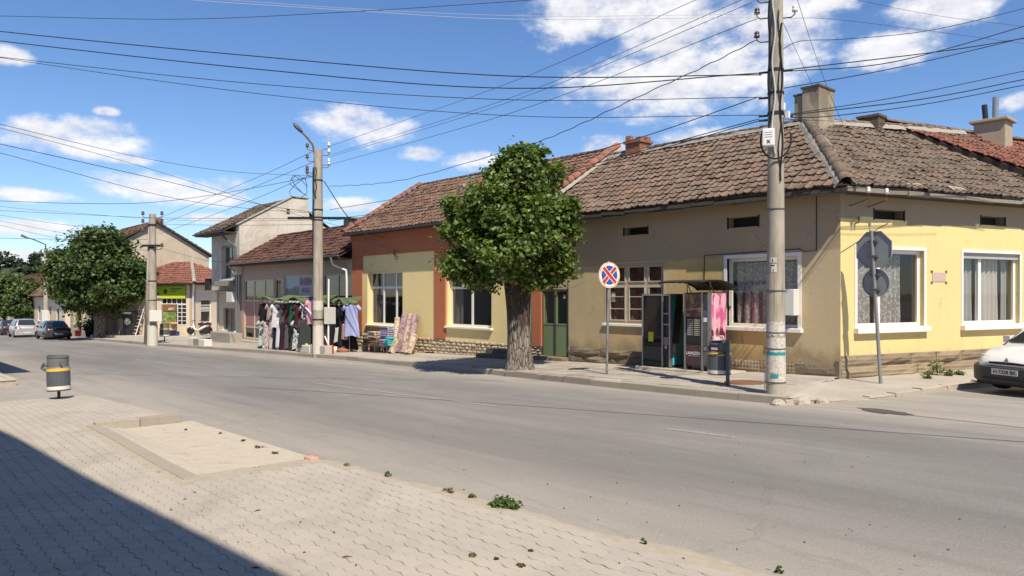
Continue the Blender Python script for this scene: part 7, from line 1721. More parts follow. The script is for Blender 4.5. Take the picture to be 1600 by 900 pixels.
        B(MB().hexa([(f - .16, sd * hw * .87, .575), (f - .30, sd * hw * .925, .575), (f - .5, sd * hw * .93, .6), (f - .4, sd * hw * .8, .6), (f - .2, sd * hw * .86, .70), (f - .33, sd * hw * .915, .71), (f - .5, sd * hw * .93, .72), (f - .4, sd * hw * .8, .7)]), 'indicator', plain('amber_lens', (.55, .24, .05), .25, spec=.6))
        zl = belt - .08; B(MB().hexa([(-f - .01, sd * hw * .52, zl - .16), (-f - .0 + .03, sd * hw * .84, zl - .16), (-f + .3, sd * hw * .97, zl - .14), (-f + .3, sd * hw * .5, zl - .1), (-f + .012, sd * hw * .55, zl + .02), (-f + .06, sd * hw * .87, zl + .03), (-f + .28, sd * hw * .965, zl + .04), (-f + .3, sd * hw * .5, zl)]), 'tail_light', tl)
    # bumpers
    bm_ = bumper or paint
    rows = [[(f + a - b_ * max(0, abs(t) - .45) ** 2 * 3.0, t * hw * 1.9 / 2 * 1.06, c_) for t in [k_ / 8 - 1 for k_ in range(17)]] for a, b_, c_ in ((-.3, .25, .17), (-.05, .25, .18), (.045, .25, .24), (.055, .25, .38), (.05, .25, .50), (.0, .25, .535), (-.1, .25, .54))]
    fb = B(MB().grid(rows), 'front_bumper', bm_, smooth=True, auto=40)
    rows = [[(-f - a + b_ * max(0, abs(t) - .45) ** 2 * 3.0, t * hw * 1.0, c_) for t in [k_ / 8 - 1 for k_ in range(17)]] for a, b_, c_ in ((-.04, .2, .24), (.035, .2, .28), (.045, .2, .4), (.03, .2, .52), (-.06, .2, .54))]
    rb = B(MB().grid(rows), 'rear_bumper', bm_, smooth=True, auto=40)
    B(MB().box(-f + .15, f - .06, -hw * .8, hw * .8, .16, .24), 'undertray', RUBBER)
    B(MB().box(f - .02, f + .018, -hw * .42, hw * .42, .565, .605), 'grille', INK); B(MB().box(f - .03, f + .062, -hw * .55, hw * .55, .27, .315), 'lower_intake', INK)
    q = MB().box(f + .052, f + .06, -.26, .26, .37, .48); pf = B(q, 'number_plate', plain('plate_white', (.66, .64, .58), .5, var=.06)); B(MB().box(-f - .055, -f - .045, -.26, .26, .42, .53), 'number_plate', plain('plate_white', (.66, .64, .58)))
    if plate:
        t = MB(); text_mesh(t, plate, (f + .063, 0.01, .425), (0, 1, 0), (0, 0, 1), .07, width=.45, bold=.02); tag(B(t, 'plate_lettering', INK, pf), kind='stuff')
    if badge:
        B(MB().add([(f - .005, 0, .70), (f + .012, .045, .64), (f + .022, 0, .585), (f + .012, -.045, .64), (f + .005, 0, .64)], [(0, 1, 4), (1, 2, 4), (2, 3, 4), (3, 0, 4)]), 'emblem', ALU)
        for sd in (-1, 1): B(MB().tube([(g[0] + .05, sd * .15 - .1, belt + .03), (lerp(g[0], g[1], .25), sd * .3 + .05, lerp(belt, zr, .3))], .008, 5), 'wiper', BLACKSTEEL)
    return H
_g = {}
def m_glass_car():
    if 'g' not in _g:
        b = NB('car_glass'); b.fin((.03, .035, .035), .04, spec=.9); _g['g'] = b.mat
    return _g['g']
WPAINT = m_paint('white_car_paint', (.78, .77, .74), .35); SILV = m_paint('silver_paint', (.52, .52, .54), .32, .35); DKGR = m_paint('dark_grey_paint', (.035, .037, .042), .3); BLK = m_paint('black_green_paint', (.018, .024, .022), .3); DKR = m_paint('dark_plum_paint', (.04, .02, .028), .3)
PLAST = plain('bumper_plastic', (.055, .057, .062), .55, var=.15)
hd = math.atan2(-WD.y, -WD.x) - R(7); fxp = Vector((-4.25, 16.12)); cpos = fxp - Vector((math.cos(hd), math.sin(hd))) * 2.0
car('white hatchback with dark bumper parked at the right edge', cpos.x, cpos.y, gz(cpos.x), hd, WPAINT, L=3.95, W=1.64, Ht=1.42, bumper=PLAST, plate='H 7328 BK', badge=True, group='parked cars')
for (px, d, paint, kind, lb, L, Ht) in ((83, 57.5, DKGR, 'sedan', 'dark grey saloon, nearest of the cars parked before the round tree', 4.5, 1.43), (36, 64.5, SILV, 'hatch', 'silver hatchback parked behind the dark grey saloon', 4.3, 1.58), (14, 73, DKR, 'sedan', 'dark plum car parked ahead of the silver hatchback', 4.4, 1.45), (-4, 80, BLK, 'hatch', 'blackish green car at the very left edge', 4.2, 1.5), (-20, 90, SILV, 'hatch', 'furthest pale car at the left edge', 4.2, 1.5)):
    p = atd(px, 500, d); car(lb, p.x, p.y, gz(p.x), math.pi, paint, L=L, W=1.76, Ht=Ht, kind=kind)
# ------------------------------------------------------------------ the clothes stall
SY = 13.95
def garment(label, px, ytop, ybot, w, mat, Y=SY, kind='long', group='clothes hanging on the stall', yaw=None, name=None, flare=1.25):
    """a hanging piece of clothing: shoulders, folds, open hem"""
    x = fx(px, Y); zt = fz(px, ytop, Y); zb = fz(px, ybot, Y); yaw = random.uniform(-.5, .9) if yaw is None else yaw
    u = Vector((math.cos(yaw), math.sin(yaw), 0)); v = Vector((-u.y, u.x, 0)); c = Vector((x, Y, 0)); n = 22; L = zt - zb; ph = random.uniform(0, 6); rows = []
    steps = [0, .03, .08, .16, .3, .5, .72, .9, 1.0]
    for t in steps:
        if kind == 'trousers': wd = w * (.8 + .1 * t)
        else: wd = w * (.22 if t == 0 else .62 if t < .05 else .95 if t < .1 else 1.0 if t < .3 else lerp(.86, flare, t))
        d = .05 + .05 * t; ring = []
        for j in range(n):
            a = 2 * math.pi * j / n; k = 1 + .22 * t * math.sin(5 * a + ph) + .10 * math.sin(9 * a + ph * 2 + t * 3)
            ring.append(c + u * (wd / 2 * math.cos(a) * (1 + .06 * t * math.sin(3 * a + ph))) + v * (d * math.sin(a) * k) + Vector((0, 0, zt - L * t + (.03 * math.sin(4 * a + ph) if t == 1 else 0) - (abs(math.cos(a)) * .05 if t < .05 else 0))))
        rows.append(ring)
    m = MB().grid(rows, closed=True); nm = name or 'hanging_garment'
    H = thing(nm, label, 'clothing', (x, Y, zb), group)
    m.build('cloth', mat, H, smooth=True)
    if kind in ('shirt', 'dress', 'coat'):
        for s in (-1, 1):
            a = c + u * (s * w * .44) + Vector((0, 0, zt - .07 * min(1, L))); ln = {'shirt': .22, 'dress': .18, 'coat': .52}[kind]; b = a + u * (s * (.16 if kind != 'coat' else .08)) - Vector((0, 0, ln))
            MB().tube([a, a.lerp(b, .5) + v * .02, b], [.075, .08, .07], 8).build('sleeve', mat, H, smooth=True)
    MB().tube([Vector((x, Y, zt - .03)), Vector((x, Y, zt + .04)), Vector((x, Y, zt + .09)) + v * .02], .005, 4).build('hanger_hook', ALU, H)
fb = m_fabric
BLKC = fb('cloth_black', (.018, .018, .022)); NAVY = fb('cloth_navy', (.025, .03, .055)); MAR = fb('cloth_maroon', (.07, .018, .024)); GRYC = fb('cloth_grey', (.09, .088, .09)); WHT = fb('cloth_white', (.70, .68, .66), var=.08); BEI = fb('cloth_beige', (.42, .33, .26)); GRN = fb('cloth_green', (.02, .10, .055)); PNK = fb('cloth_pink', (.72, .34, .42), var=.1)
LIL = fb('cloth_lilac', (.36, .40, .66), var=.1); PEACH = fb('cloth_peach', (.62, .36, .27), var=.1); MINT = fb('cloth_mint_print', (.50, .62, .56), spots=(.12, .14, .16), sscale=18); PRN = fb('cloth_print', (.52, .45, .43), spots=(.16, .10, .10), sscale=16); PBL = fb('cloth_pale_blue', (.52, .55, .62)); BWP = fb('cloth_black_white', (.55, .55, .56), spots=(.03, .03, .04), sscale=9); LIME = fb('cloth_lime', (.42, .70, .05), var=.1); CHAR = fb('cloth_charcoal', (.045, .05, .048)); TEALC = fb('cloth_teal', (.10, .42, .36)); PLUM = fb('cloth_plum', (.035, .016, .026))
def stall():
    zg = gz(-30) + .17; H = thing('stall_frame', 'clothes stall frame with long sagging green tarpaulin round the middle pole', 'market stall', (-29.5, 14.2, zg))
    xa, xb = fx(410, SY), fx(500, SY)
    TARP = fb('green_tarpaulin', (.09, .13, .06), (.19, .24, .12), scale=3, var=.3)
    def tarp(x0, x1, y0, y1, z, nm='tarpaulin'):
        n, k = 26, 8; rows = []; rn = random.Random(int(-x0))
        for i in range(n + 1):
            t = i / n; sag = .10 * math.sin(t * math.pi * 3.2 + .4) + .06 * math.sin(t * 17); row = []
            for j in range(k + 1):
                q = j / k; zz = z + .16 * q - .10 * math.sin(math.pi * q) + sag * (1 - q) * .8 + .03 * math.sin(9 * q + 5 * t); row.append((lerp(x0, x1, t), lerp(y0, y1, q), zz))
            fr0 = row[0]; rows.append([(fr0[0], fr0[1] + .02, fr0[2] - .07 - .05 * math.sin(t * 23))] + row)
        MB().grid(rows).build(nm, TARP, H, smooth=True, recalc=False)
    z1 = fz(440, 467, SY); tarp(xa - .15, fx(484, SY), 13.75, 15.3, z1); tarp(fx(500, 14.7), fx(547, 14.7), 14.5, 15.3, fz(530, 470, 14.7))
    for (x, y) in ((xa, SY), (xa, 15.2), (fx(482, SY), SY), (fx(484, SY), 15.2), (fx(505, 14.8), 14.7), (fx(553, 15.0), 14.8)): MB().tube([(x, y, gz(x) + .12), (x, y, z1 + .05)], .022, 8).build('upright', ALU, H)
    for (a, b, y, z) in ((xa, fx(484, SY), SY, z1 - .06), (xa, fx(484, SY), SY + .02, fz(440, 499, SY)), (fx(505, 14.8), fx(553, 14.8), 14.78, fz(530, 474, 14.8)), (xa, fx(484, SY), 15.2, z1 + .1)): MB().tube([(a, y, z), (b, y, z)], .018, 8).build('rail', ALU, H)
    # wheeled foot bars
    for x in (xa + .15, lerp(xa, xb, .35), lerp(xa, xb, .62)):
        zz = gz(x) + .17; MB().tube([(x, 13.7, zz + .06), (x, 14.3, zz + .06)], .02, 6).build('foot_bar', BLACKSTEEL, H)
        for y in (13.7, 14.3): MB().lathe((x - .02, y, zz + .045), [(.045, 0), (.045, .04)], 12, ax=(1, 0, 0)).build('castor', RUBBER, H)
    # pale umbrella pole leaning strut, red weighted foot
    x = fx(513, 13.7); zz = gz(x) + .15
    U = thing('umbrella_pole', 'pale steel pole with slanting strut standing in a red block', 'pole', (x, 13.7, zz)); MB().tube([(x, 13.7, zz + .2), (x + .03, 13.7, fz(510, 436, 13.7))], .035, 10).build('tube', PVC, U, smooth=True, auto=50)
    MB().tube([(x, 13.7, zz + .35), (fx(498, 13.75), 13.75, fz(498, 502, 13.75)), (fx(470, 13.8), 13.8, fz(466, 473, 13.8))], .028, 8).build('strut', PVC, U)
    bevel(MB().box(x - .13, x + .16, 13.52, 13.86, zz, zz + .33).build('red_block', plain('red_paint', (.50, .07, .04), .6, var=.15), U), .012)
    # upper row
    for (px, a, b, w, mt, k, l) in ((413, 473, 507, .55, BLKC, 'coat', 'black jacket hanging at the left end of the upper rail'), (424, 474, 500, .45, BEI, 'shirt', 'beige top on the upper rail beside the black jacket'), (434, 474, 512, .5, WHT, 'shirt', 'white printed T-shirt on the upper rail'), (443, 474, 506, .42, GRYC, 'shirt', 'grey striped top on the upper rail'), (451, 474, 505, .42, MAR, 'shirt', 'maroon top on the upper rail left of the green one'), (460, 472, 505, .5, GRN, 'shirt', 'dark green top on the upper rail'), (470, 475, 508, .5, MAR, 'shirt', 'maroon top on the upper rail right of the green one'), (478, 475, 498, .4, BWP, 'shirt', 'black and white checked top behind the pink one'), (489, 468, 507, .55, PNK, 'shirt', 'pink T-shirt on the upper rail beside the middle pole')):
        garment(l, px, a, b, w, mt, kind=k, yaw=random.uniform(.2, .8))
    # lower row
    for (px, a, b, w, mt, k, l) in ((412, 500, 540, .42, MINT, 'dress', 'mint printed dress at the left end of the lower rail'), (419, 500, 546, .45, PRN, 'dress', 'long pale printed dress on the lower rail'), (426, 501, 544, .4, PRN, 'long', 'second pale printed dress on the lower rail'), (432, 501, 546, .4, BLKC, 'long', 'black long garment on the lower rail right of the printed dresses'), (438, 501, 545, .36, PBL, 'long', 'pale blue long garment on the lower rail'), (444, 501, 546, .38, PLUM, 'long', 'plum long garment on the lower rail'), (450, 501, 545, .38, GRYC, 'trousers', 'grey trousers on the lower rail'), (456, 501, 546, .38, BLKC, 'trousers', 'black trousers on the lower rail'), (461, 500, 546, .4, CHAR, 'long', 'charcoal long garment on the lower rail'), (467, 500, 546, .45, BWP, 'dress', 'black and white patterned dress on the lower rail'), (474, 499, 545, .5, WHT, 'long', 'white long garment half hidden behind the dark coats'), (481, 498, 543, .7, CHAR, 'coat', 'large charcoal coat at the front right of the lower rail'), (486, 499, 546, .5, NAVY, 'coat', 'navy coat next to the middle pole')):
        garment(l, px, a, b, w, mt, kind=k, yaw=random.uniform(.3, 1.0), Y=SY + (.0 if px != 481 else -.12))
    garment('teal garment low at the left end of the stall', 411, 518, 546, .35, TEALC, Y=SY + .1)
    garment('lime green garment lying low beside the white block', 476, 535, 552, .55, LIME, Y=13.75, flare=1.5)
    # right part behind the pole
    for i, (px, mt) in enumerate(((508, BLKC), (514, NAVY), (520, CHAR), (526, BLKC), (532, PLUM), (537, NAVY), (542, BLKC))): garment(('first black', 'first navy', 'charcoal', 'second black', 'plum', 'second navy', 'last black')[i] + ' long coat in the row right of the middle pole', px, 476, 540, .62, mt, Y=14.8, kind='coat', yaw=random.uniform(.4, 1.1), group='dark coats right of the middle pole')
    garment('white garment low in the right part of the stall', 531, 510, 535, .5, WHT, Y=14.65); garment('peach garment low in the right part of the stall', 538, 505, 530, .45, PEACH, Y=14.65)
    garment('long lilac dress at the right end of the stall', 549, 475, 525, .58, LIL, Y=14.7, kind='dress', yaw=.5); garment('dark skirt hanging below the lilac dress', 549, 522, 546, .5, BLKC, Y=14.9, yaw=.5)
    # bundles on the ground
    for (px, py, mt, l, s) in ((527, 545, WHT, 'white bundle on the ground under the coats', .28), (536, 546, fb('cloth_rust', (.34, .14, .09)), 'rust red bundle on the ground under the coats', .24), (520, 548, BLKC, 'black bundle on the ground under the coats', .25)):
        x = fx(px, 14.7); rows = []
        for k, (r, h) in enumerate(((1, 0), (1.1, .25), (.9, .55), (.5, .75), (.05, .8))): rows.append([(x + s * r * 1.3 * math.cos(w) * random.uniform(.85, 1.15), 14.7 + s * r * math.sin(w) * random.uniform(.85, 1.15), gz(x) + .15 + h * s) for w in [2 * math.pi * j / 12 for j in range(12)]])
        MB().grid(rows, closed=True).build('cloth_bundle', mt, label=l, cat='clothing', smooth=True)
stall()
# concrete blocks along the kerb
def block(label, px0, px1, py, hgt, Y, mat, dep=.3, stripes=False):
    a, b = fx(px0, Y), fx(px1, Y); z = gz((a + b) / 2) + .14
    if not stripes: bevel(MB().box(a, b, Y, Y + dep, z, z + hgt).build('concrete_block', mat, label=label, cat='block'), .025)
    else:
        H = thing('concrete_block', label, 'block', ((a + b) / 2, Y, z))
        for k in range(3): bevel(MB().box(lerp(a, b, k / 3) + .002, lerp(a, b, (k + 1) / 3) - .002, Y, Y + dep, z, z + hgt).build('painted_section', WHITEP if k != 1 else CEMENT, H), .015)
block('whitish concrete block under the lime garment', 462, 483, 550, .3, 13.6, plain('block_white', (.60, .57, .52), .9, var=.15)); block('grey concrete block beside the red one', 484.5, 508, 552, .34, 13.45, plain('block_grey', (.47, .45, .41), .9, var=.15))
block('white and grey painted block on the far pavement', 293, 319, 541, .36, 13.0, None, .4, True)
# ------------------------------------------------------------------ carpets and bedding in front of the red-banded house
CARP = [fb('carpet_beige', (.48, .38, .29), spots=(.24, .15, .12), sscale=9), fb('carpet_plum', (.36, .27, .28), spots=(.20, .13, .15), sscale=7), fb('carpet_cream', (.55, .46, .36), spots=(.30, .20, .14), sscale=10)]
def roll(label, b, t, r, mat):
    b, t = Vector(b), Vector(t); H = thing('carpet_roll', label, 'carpet', tuple(b), 'carpet rolls leaning on the shop wall'); d = (t - b).normalized()
    MB().tube([b, t], r, 20).build('roll', mat, H, smooth=True, auto=50)
    a = d.cross(Vector((0, 1, 0))).normalized(); c = d.cross(a); pts = [t + d * .004 + (a * math.cos(w) + c * math.sin(w)) * (r * (.12 + .8 * w / 18.8)) for w in [k * .5 for k in range(38)]]; MB().tube(pts, r * .05, 4).build('spiral_end', CARP[0], H)
zc = lambda px: gz(fx(px, 15.4)) + .18
def rl(lb, p0, p1, y1, r, m, Yb=15.45, Yt=15.93): roll(lb, (fx(p0, Yb), Yb, zc(p0)), (fx(p1, Yt), Yt, fz(p1, y1, Yt)), r, m)
rl('tallest patterned carpet roll leaning by the shop window', 621, 634, 491, .15, CARP[1]); rl('beige carpet roll second from the right', 631, 643, 492, .15, CARP[0], 15.4); rl('rightmost tall plum carpet roll', 641, 648.5, 493, .14, CARP[1], 15.5)
rl('short beige carpet roll in front at the right', 637, 648, 524, .15, CARP[2], 15.2, 15.6); rl('thin cream carpet roll left of the tall ones', 617, 621, 497, .11, CARP[2], 15.5); rl('short cream carpet roll low at the left', 612, 622, 528, .15, CARP[2], 15.25, 15.5)
def display():
    a, b = fx(569, 15.3), fx(610, 15.3); z = gz(a) + .15; H = thing('display_steps', 'low stepped bench carrying bedding under the shop window', 'bench', ((a + b) / 2, 15.4, z)); W2 = plain('bench_wood', (.34, .28, .21), .8, var=.2)
    for (y0, h) in ((15.15, .28), (15.5, .52)):
        for k in range(3): MB().box(a, b, y0 + k * .115, y0 + k * .115 + .105, z + h, z + h + .035).build('plank', W2, H)
        for x in (a + .04, (a + b) / 2, b - .08): MB().box(x, x + .05, y0 + .02, y0 + .3, z - .05, z + h).build('bearer', W2, H)
    def fold(l, px, Y, z0, n, w, mt, nm='folded_blanket'):
        x = fx(px, Y); Hh = thing(nm, l, 'bedding', (x, Y, z0))
        for k in range(n):
            j = random.uniform(-.02, .02); bevel(MB().box(x - w / 2 + j, x + w / 2 + j, Y - .2 + j, Y + .2, z0 + k * .085, z0 + k * .085 + .08).build('fold', mt, Hh), .03, 3)
    fold('stack of purple-grey folded blankets on the bench', 606, 15.62, z + .56, 6, .62, fb('blanket_purple', (.26, .24, .36), spots=(.45, .42, .45), sscale=12)); fold('lilac folded blankets beside the stack', 602, 15.28, z + .32, 3, .4, fb('blanket_lilac', (.32, .25, .36)))
    fold('turquoise folded towels on the bench', 611, 15.3, z + .34, 4, .3, fb('towel_turquoise', (.08, .42, .46))); fold('cream folded covers at the left of the bench', 586, 15.62, z + .56, 3, .55, fb('cover_cream', (.55, .45, .38), spots=(.35, .22, .2), sscale=10))
    fold('brown folded blankets in the middle of the bench', 590, 15.25, z + .32, 2, .55, fb('blanket_brown', (.17, .11, .05))); fold('dark folded blankets at the left end of the bench', 577, 15.3, z + .3, 3, .4, fb('blanket_dark', (.05, .03, .035)))
display()
# ------------------------------------------------------------------ goods in front of the hipped shop
def shop_goods():
    zt = KG; P = KF.p; T = KT
    def atk(px, out): return P(T(px), out, zt)
    # white ladder leaning at the left
    a = P(T(222), .9, zt); b = P(T(226), .25, zt + 2.1); s = KF.d.to_3d() * .22; H = thing('ladder', 'white step ladder leaning left of the far pole', 'ladder', tuple(a)); 
    for q in (-1, 1): MB().tube([a + s * q, b + s * q], .03, 6).build('rail', PVC, H)
    for k in range(8): c = a.lerp(b, (k + .6) / 8.5); MB().tube([c - s, c + s], .022, 6).build('rung', PVC, H)
    c = atk(215, .7); H = thing('drinks_cooler', 'dark drinks cooler with pale round print left of the ladder', 'cooler', tuple(c)); f = Frame((c.x, c.y), KF.d)
    bevel(MB().fbox(f, -.4, .4, -.35, .3, zt, zt + 1.75).build('cabinet', BLACKSTEEL, H), .03); MB().lathe(f.p(0, .302, zt + 1.0), [(.26, 0), (.26, .006)], 20, ax=KF.n.to_3d()).build('print', PAPER, H); MB().fbox(f, -.34, .34, .3, .306, zt + 1.55, zt + 1.7).build('header', PVC, H)
    # stool
    c = atk(203, .9); H = thing('stool', 'small wooden stool under the round tree', 'stool', tuple(c)); W2 = plain('stool_wood', (.38, .27, .12), .7); bevel(MB().box(c.x - .22, c.x + .22, c.y - .18, c.y + .18, zt + .45, zt + .5).build('seat', W2, H), .01)
    for dx in (-.18, .18):
        for dy in (-.14, .14): MB().tube([(c.x + dx, c.y + dy, zt), (c.x + dx * .9, c.y + dy * .9, zt + .46)], .022, 6).build('leg', W2, H)
    # crates and boxes by the door
    c = atk(276, .75); f = Frame((c.x, c.y), KF.d); H = thing('goods_crate', 'dark crate with white sack below the lattice window', 'crate', tuple(c)); bevel(MB().fbox(f, -.35, .35, -.3, .3, zt, zt + .38).build('crate', fb('crate_dark', (.05, .04, .06)), H), .02); bevel(MB().fbox(f, -.33, .33, -.28, .28, zt + .38, zt + .56).build('sack', fb('sack_white', (.62, .58, .55)), H), .06, 3)
    c = atk(277, .7) + Vector((0, 0, .56)); H = thing('cardboard_box', 'open cardboard box on the white sack', 'box', tuple(c)); CB = plain('cardboard', (.46, .28, .15), .9, var=.12); f = Frame((c.x, c.y), (KF.d.to_3d() + KF.n.to_3d() * .3).to_2d()); z = c.z
    for (u, v, w, q) in ((-.32, .32, -.26, -.25), (-.32, .32, .25, .26), (-.33, -.32, -.26, .26), (.32, .33, -.26, .26)): MB().fbox(f, u, v, w, q, z, z + .42).build('side', CB, H)
    MB().fbox(f, -.32, .32, -.25, .25, z + .002, z + .012).build('base', CB, H); MB().add([f.p(.33, -.26, z + .42), f.p(.33, .26, z + .42), f.p(.52, .26, z + .3), f.p(.52, -.26, z + .3), f.p(.33, -.26, z + .43), f.p(.33, .26, z + .43), f.p(.52, .26, z + .31), f.p(.52, -.26, z + .31)], [(0, 1, 2, 3), (4, 5, 6, 7), (2, 3, 7, 6)]).build('flap', CB, H)
    c = atk(286, .6); H = thing('blue_bucket', 'blue tub beside the dark crate', 'tub', tuple(c)); MB().lathe(c, [(.13, 0), (.16, .3), (.17, .31), (.15, .31), (.12, .02)], 18).build('tub', plain('tub_blue', (.05, .07, .24), .4), H, smooth=True, auto=40)
    # white moped and the red one beside it
    for (px, col, lb, out, sc) in ((309, plain('moped_white', (.66, .65, .62), .3), 'white moped parked by the side window of the hipped shop', .0, 1.0), (321, plain('moped_red', (.28, .02, .035), .3), 'dark red moped beside the white one', .0, .9)):
        d = {309: 52.8, 321: 54.0}[px]; g0 = atd(px, 524, d); g0.z = KG if px > 400 else gz(g0.x) + .3; u = Vector((ST, CT, 0)).normalized() if px == 309 else Vector((.9, .3, 0)).normalized(); w = Vector((-u.y, u.x, 0)); H = thing('moped', lb, 'moped', tuple(g0)); g0 = g0.copy(); Z = Vector((0, 0, 1))
        for s in (-.52, .55):
            wl = thing_part(H, 'wheel'); cc = g0 + u * s * sc + Z * .27; MB().lathe(cc - w * .04, [(.19, 0), (.25, .005), (.27, .04), (.25, .075), (.19, .08)], 20, ax=w).build('tyre', RUBBER, wl); MB().lathe(cc - w * .02, [(.03, 0), (.19, .0), (.19, .04), (.03, .04)], 16, ax=w).build('rim', PVC, wl)
        MB().tube([g0 + u * -.52 * sc + Z * .27, g0 + u * -.38 * sc + Z * .6, g0 + u * -.3 * sc + Z * .98], [.035, .06, .03], 8).build('fork', col, H, smooth=True)
        MB().tube([g0 + u * -.34 * sc + Z * .75, g0 + u * -.24 * sc + Z * .4, g0 + u * .0 + Z * .3, g0 + u * .25 * sc + Z * .42, g0 + u * .62 * sc + Z * .62], [.06, .075, .06, .11, .06], 10).build('fairing', col, H, smooth=True)
        MB().tube([g0 + u * .05 * sc + Z * .72, g0 + u * .3 * sc + Z * .76, g0 + u * .65 * sc + Z * .74], [.08, .12, .08], 10).build('seat', BLACKSTEEL, H, smooth=True); MB().tube([g0 + u * -.3 * sc + Z * .98 - w * .32, g0 + u * -.3 * sc + Z * 1.0, g0 + u * -.3 * sc + Z * .98 + w * .32], .018, 6).build('handlebar', BLACKSTEEL, H)
        MB().tube([g0 + u * -.78 * sc + Z * .4, g0 + u * -.55 * sc + Z * .58, g0 + u * -.3 * sc + Z * .45], .05, 8).build('mudguard', col, H, smooth=True)
    # concrete bench box by the white house
    a, b = fx(331, 15.3), fx(362, 15.3); bevel(MB().box(a, b, 15.2, 15.9, gz(a) - .1, gz(a) + .75).build('concrete_box', CEMENT, label='square concrete box before the white house', cat='box'), .02)
shop_goods()
# small red container and sacks beyond the round tree
c = atd(122, 521, 60); MB().lathe((c.x, c.y, gz(c.x) + .12), [(.2, 0), (.26, .45), (.28, .46), (.2, .44)], 16).build('red_tub', plain('tub_red', (.50, .06, .035), .5), label='small red tub on the pavement left of the round tree', cat='tub', smooth=True)
c = atd(141, 522, 58); H = thing('potted_shrub', 'dark potted shrub left of the round tree trunk', 'shrub', (c.x, c.y, gz(c.x) + .12)); MB().lathe((c.x, c.y, gz(c.x) + .12), [(.3, 0), (.4, .6), (.42, .62), (.3, .6)], 16).build('pot', plain('pot_plum', (.05, .03, .04), .6), H); crown([(c.x, c.y, gz(c.x) + 1.0, .45, .45, .4)], 40, 20, .16, .14, 71).build('foliage', LEAF2, H, recalc=False)
c = atd(132, 500, 62); H = thing('climbing_shrub', 'tall yellowish shrub against the facade left of the round tree', 'shrub', (c.x, c.y, gz(c.x) + .1)); MB().tube([(c.x, c.y, gz(c.x) + .1), (c.x, c.y, gz(c.x) + 2.4)], .05, 6).build('stem', BARK, H); crown([(c.x, c.y, gz(c.x) + 1.8, .5, .5, 1.2)], 60, 20, .2, .16, 72).build('foliage', WEED, H, recalc=False)

# ------------------------------------------------------------------ weeds and litter
DRYW = m_leaf('dry_weed', (.10, .085, .04), (.19, .165, .075), (.26, .22, .12))
def weed(label, x, y, z, r, h, n, seed, mat=WEED, group='weeds along the kerbs'):
    crown([(x, y, z + h * .3, r * .8, r * .55, h * .5)], max(5, n // 6), 9, min(.05, .02 + r * .1), r * .16, seed, up=.8).build('weed', mat, label=label, cat='weed', group=group, recalc=False)
def gp(px, py, off): 
    r = ray(px, py); t = (off - CAM_Z) / (r[2] - SLOPE * r[0]); return r[0] * t, r[1] * t
for i, (px, py, r, h, n, l) in enumerate(((787, 786, .17, .08, 260, 'largest green weed clump at the edge of the near footway'), (606, 738, .09, .05, 90, 'weed tuft on the near footway edge below the road centre'), (540, 722, .12, .03, 60, 'flat dry weed on the near footway edge'), (700, 762, .16, .025, 60, 'sprawling dry weed along the near footway edge'), (735, 769, .12, .03, 60, 'second sprawling dry weed along the near footway edge'), (1006, 841, .05, .04, 50, 'small weed on the footway edge at the bottom centre'), (1217, 884, .06, .04, 60, 'small weed at the bottom edge right of centre'), (739, 866, .07, .02, 60, 'little weed among the pavers, left of a pair'), (775, 871, .04, .015, 36, 'smallest weed among the pavers'), (814, 881, .08, .02, 60, 'spreading weed among the pavers, right of a pair'), (830, 858, .04, .015, 30, 'tiny weed among the pavers above the spreading one'))):
    x, y = gp(px, py, .05); weed(l, x, y, gz(x) + near_off(x) * (1 if y < near_edge(x) else .4), r if i == 0 else r * .55, h, n if i == 0 else n // 3, 100 + i, WEED if i in (0, 1, 5, 6) else DRYW)
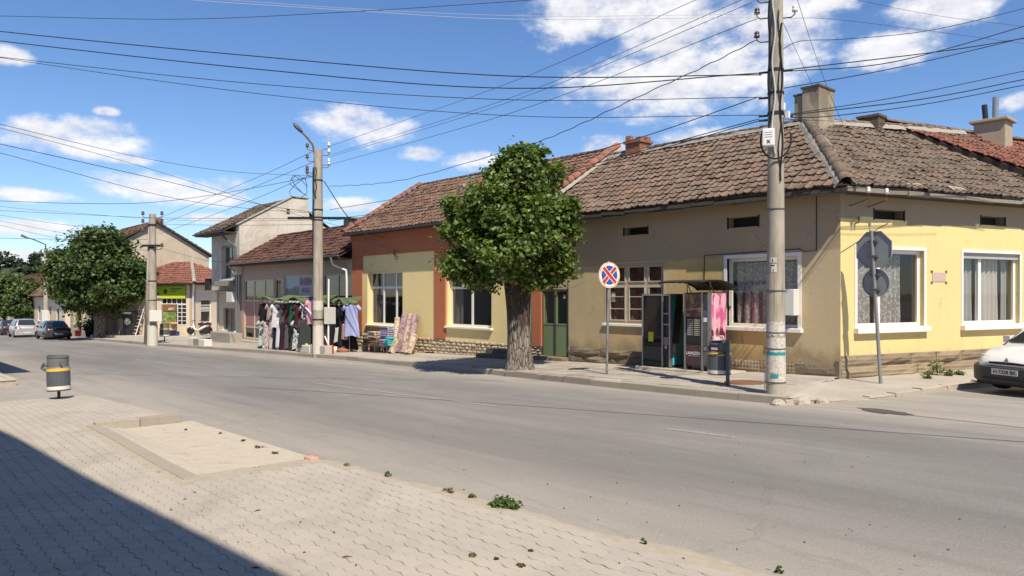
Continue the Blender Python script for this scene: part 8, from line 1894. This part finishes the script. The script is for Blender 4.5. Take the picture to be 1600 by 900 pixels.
for i, (px, py, r) in enumerate(((345, 676, .07), (380, 688, .06), (405, 698, .14), (430, 707, .1), (290, 671, .05))):
    x, y = gp(px, py, .02); r *= .7; weed(('first', 'second', 'largest', 'fourth', 'furthest')[i] + ' low weed growing along the road edge of the dropped bay', x, y, gz(x) + .005, r, .03, 40, 140 + i, DRYW)
for i, (px, py, r, h, l) in enumerate(((1462, 585, .22, .45, 'tall green weed growing at the yellow house plinth'), (1449, 590, .12, .2, 'lower weed left of the tall one at the plinth'), (1480, 586, .14, .16, 'weed right of the tall one at the plinth'), (1500, 585, .12, .1, 'weed on the footway near the white car'))):
    x, y = gp(px, py, .14); weed(l, x, y, gz(x) + .14, r, h, 200, 160 + i)
# twigs, dry leaves and crumbs
m = MB(); rn = random.Random(8)
for _ in range(36):
    px, py = rn.uniform(150, 1250), rn.uniform(690, 895); x, y = gp(px, py, .04)
    if y > near_edge(x) - .05 or y < .4: continue
    z = gz(x) + near_off(x) + .004; a = rn.uniform(0, 6.3); l = rn.uniform(.008, .028) * (2 if rn.random() < .15 else 1); w = rn.uniform(.003, .007); u = Vector((math.cos(a), math.sin(a), 0)); v = Vector((-u.y, u.x, 0)); c = Vector((x, y, z))
    m.add([c - u * l, c + v * w, c + u * l, c - v * w, c + Vector((0, 0, .012))], [(0, 1, 4), (1, 2, 4), (2, 3, 4), (3, 0, 4)], rnd=rn.random())
m.build('leaf_litter', plain('dry_litter', (.10, .075, .045), .9, var=.4, scale=30), kind='stuff', label='dry twigs and leaf crumbs scattered on the pavers')
m = MB()
for _ in range(60):
    px, py = rn.uniform(300, 1600), rn.uniform(625, 895); x, y = gp(px, py, .0)
    if y < near_edge(x) + .1 or y > kerbY(x) - .1 or x > 2: continue
    z = gz(x) + .003; a = rn.uniform(0, 6.3); l = rn.uniform(.008, .02); w = rn.uniform(.004, .008); u = Vector((math.cos(a), math.sin(a), 0)); v = Vector((-u.y, u.x, 0)); c = Vector((x, y, z))
    m.add([c - u * l, c + v * w, c + u * l, c - v * w, c + Vector((0, 0, .01))], [(0, 1, 4), (1, 2, 4), (2, 3, 4), (3, 0, 4)], rnd=rn.random())
m.build('road_grit', plain('grit', (.12, .105, .09), .9, var=.4, scale=30), kind='stuff', label='small dark grit and crumbs scattered on the road')
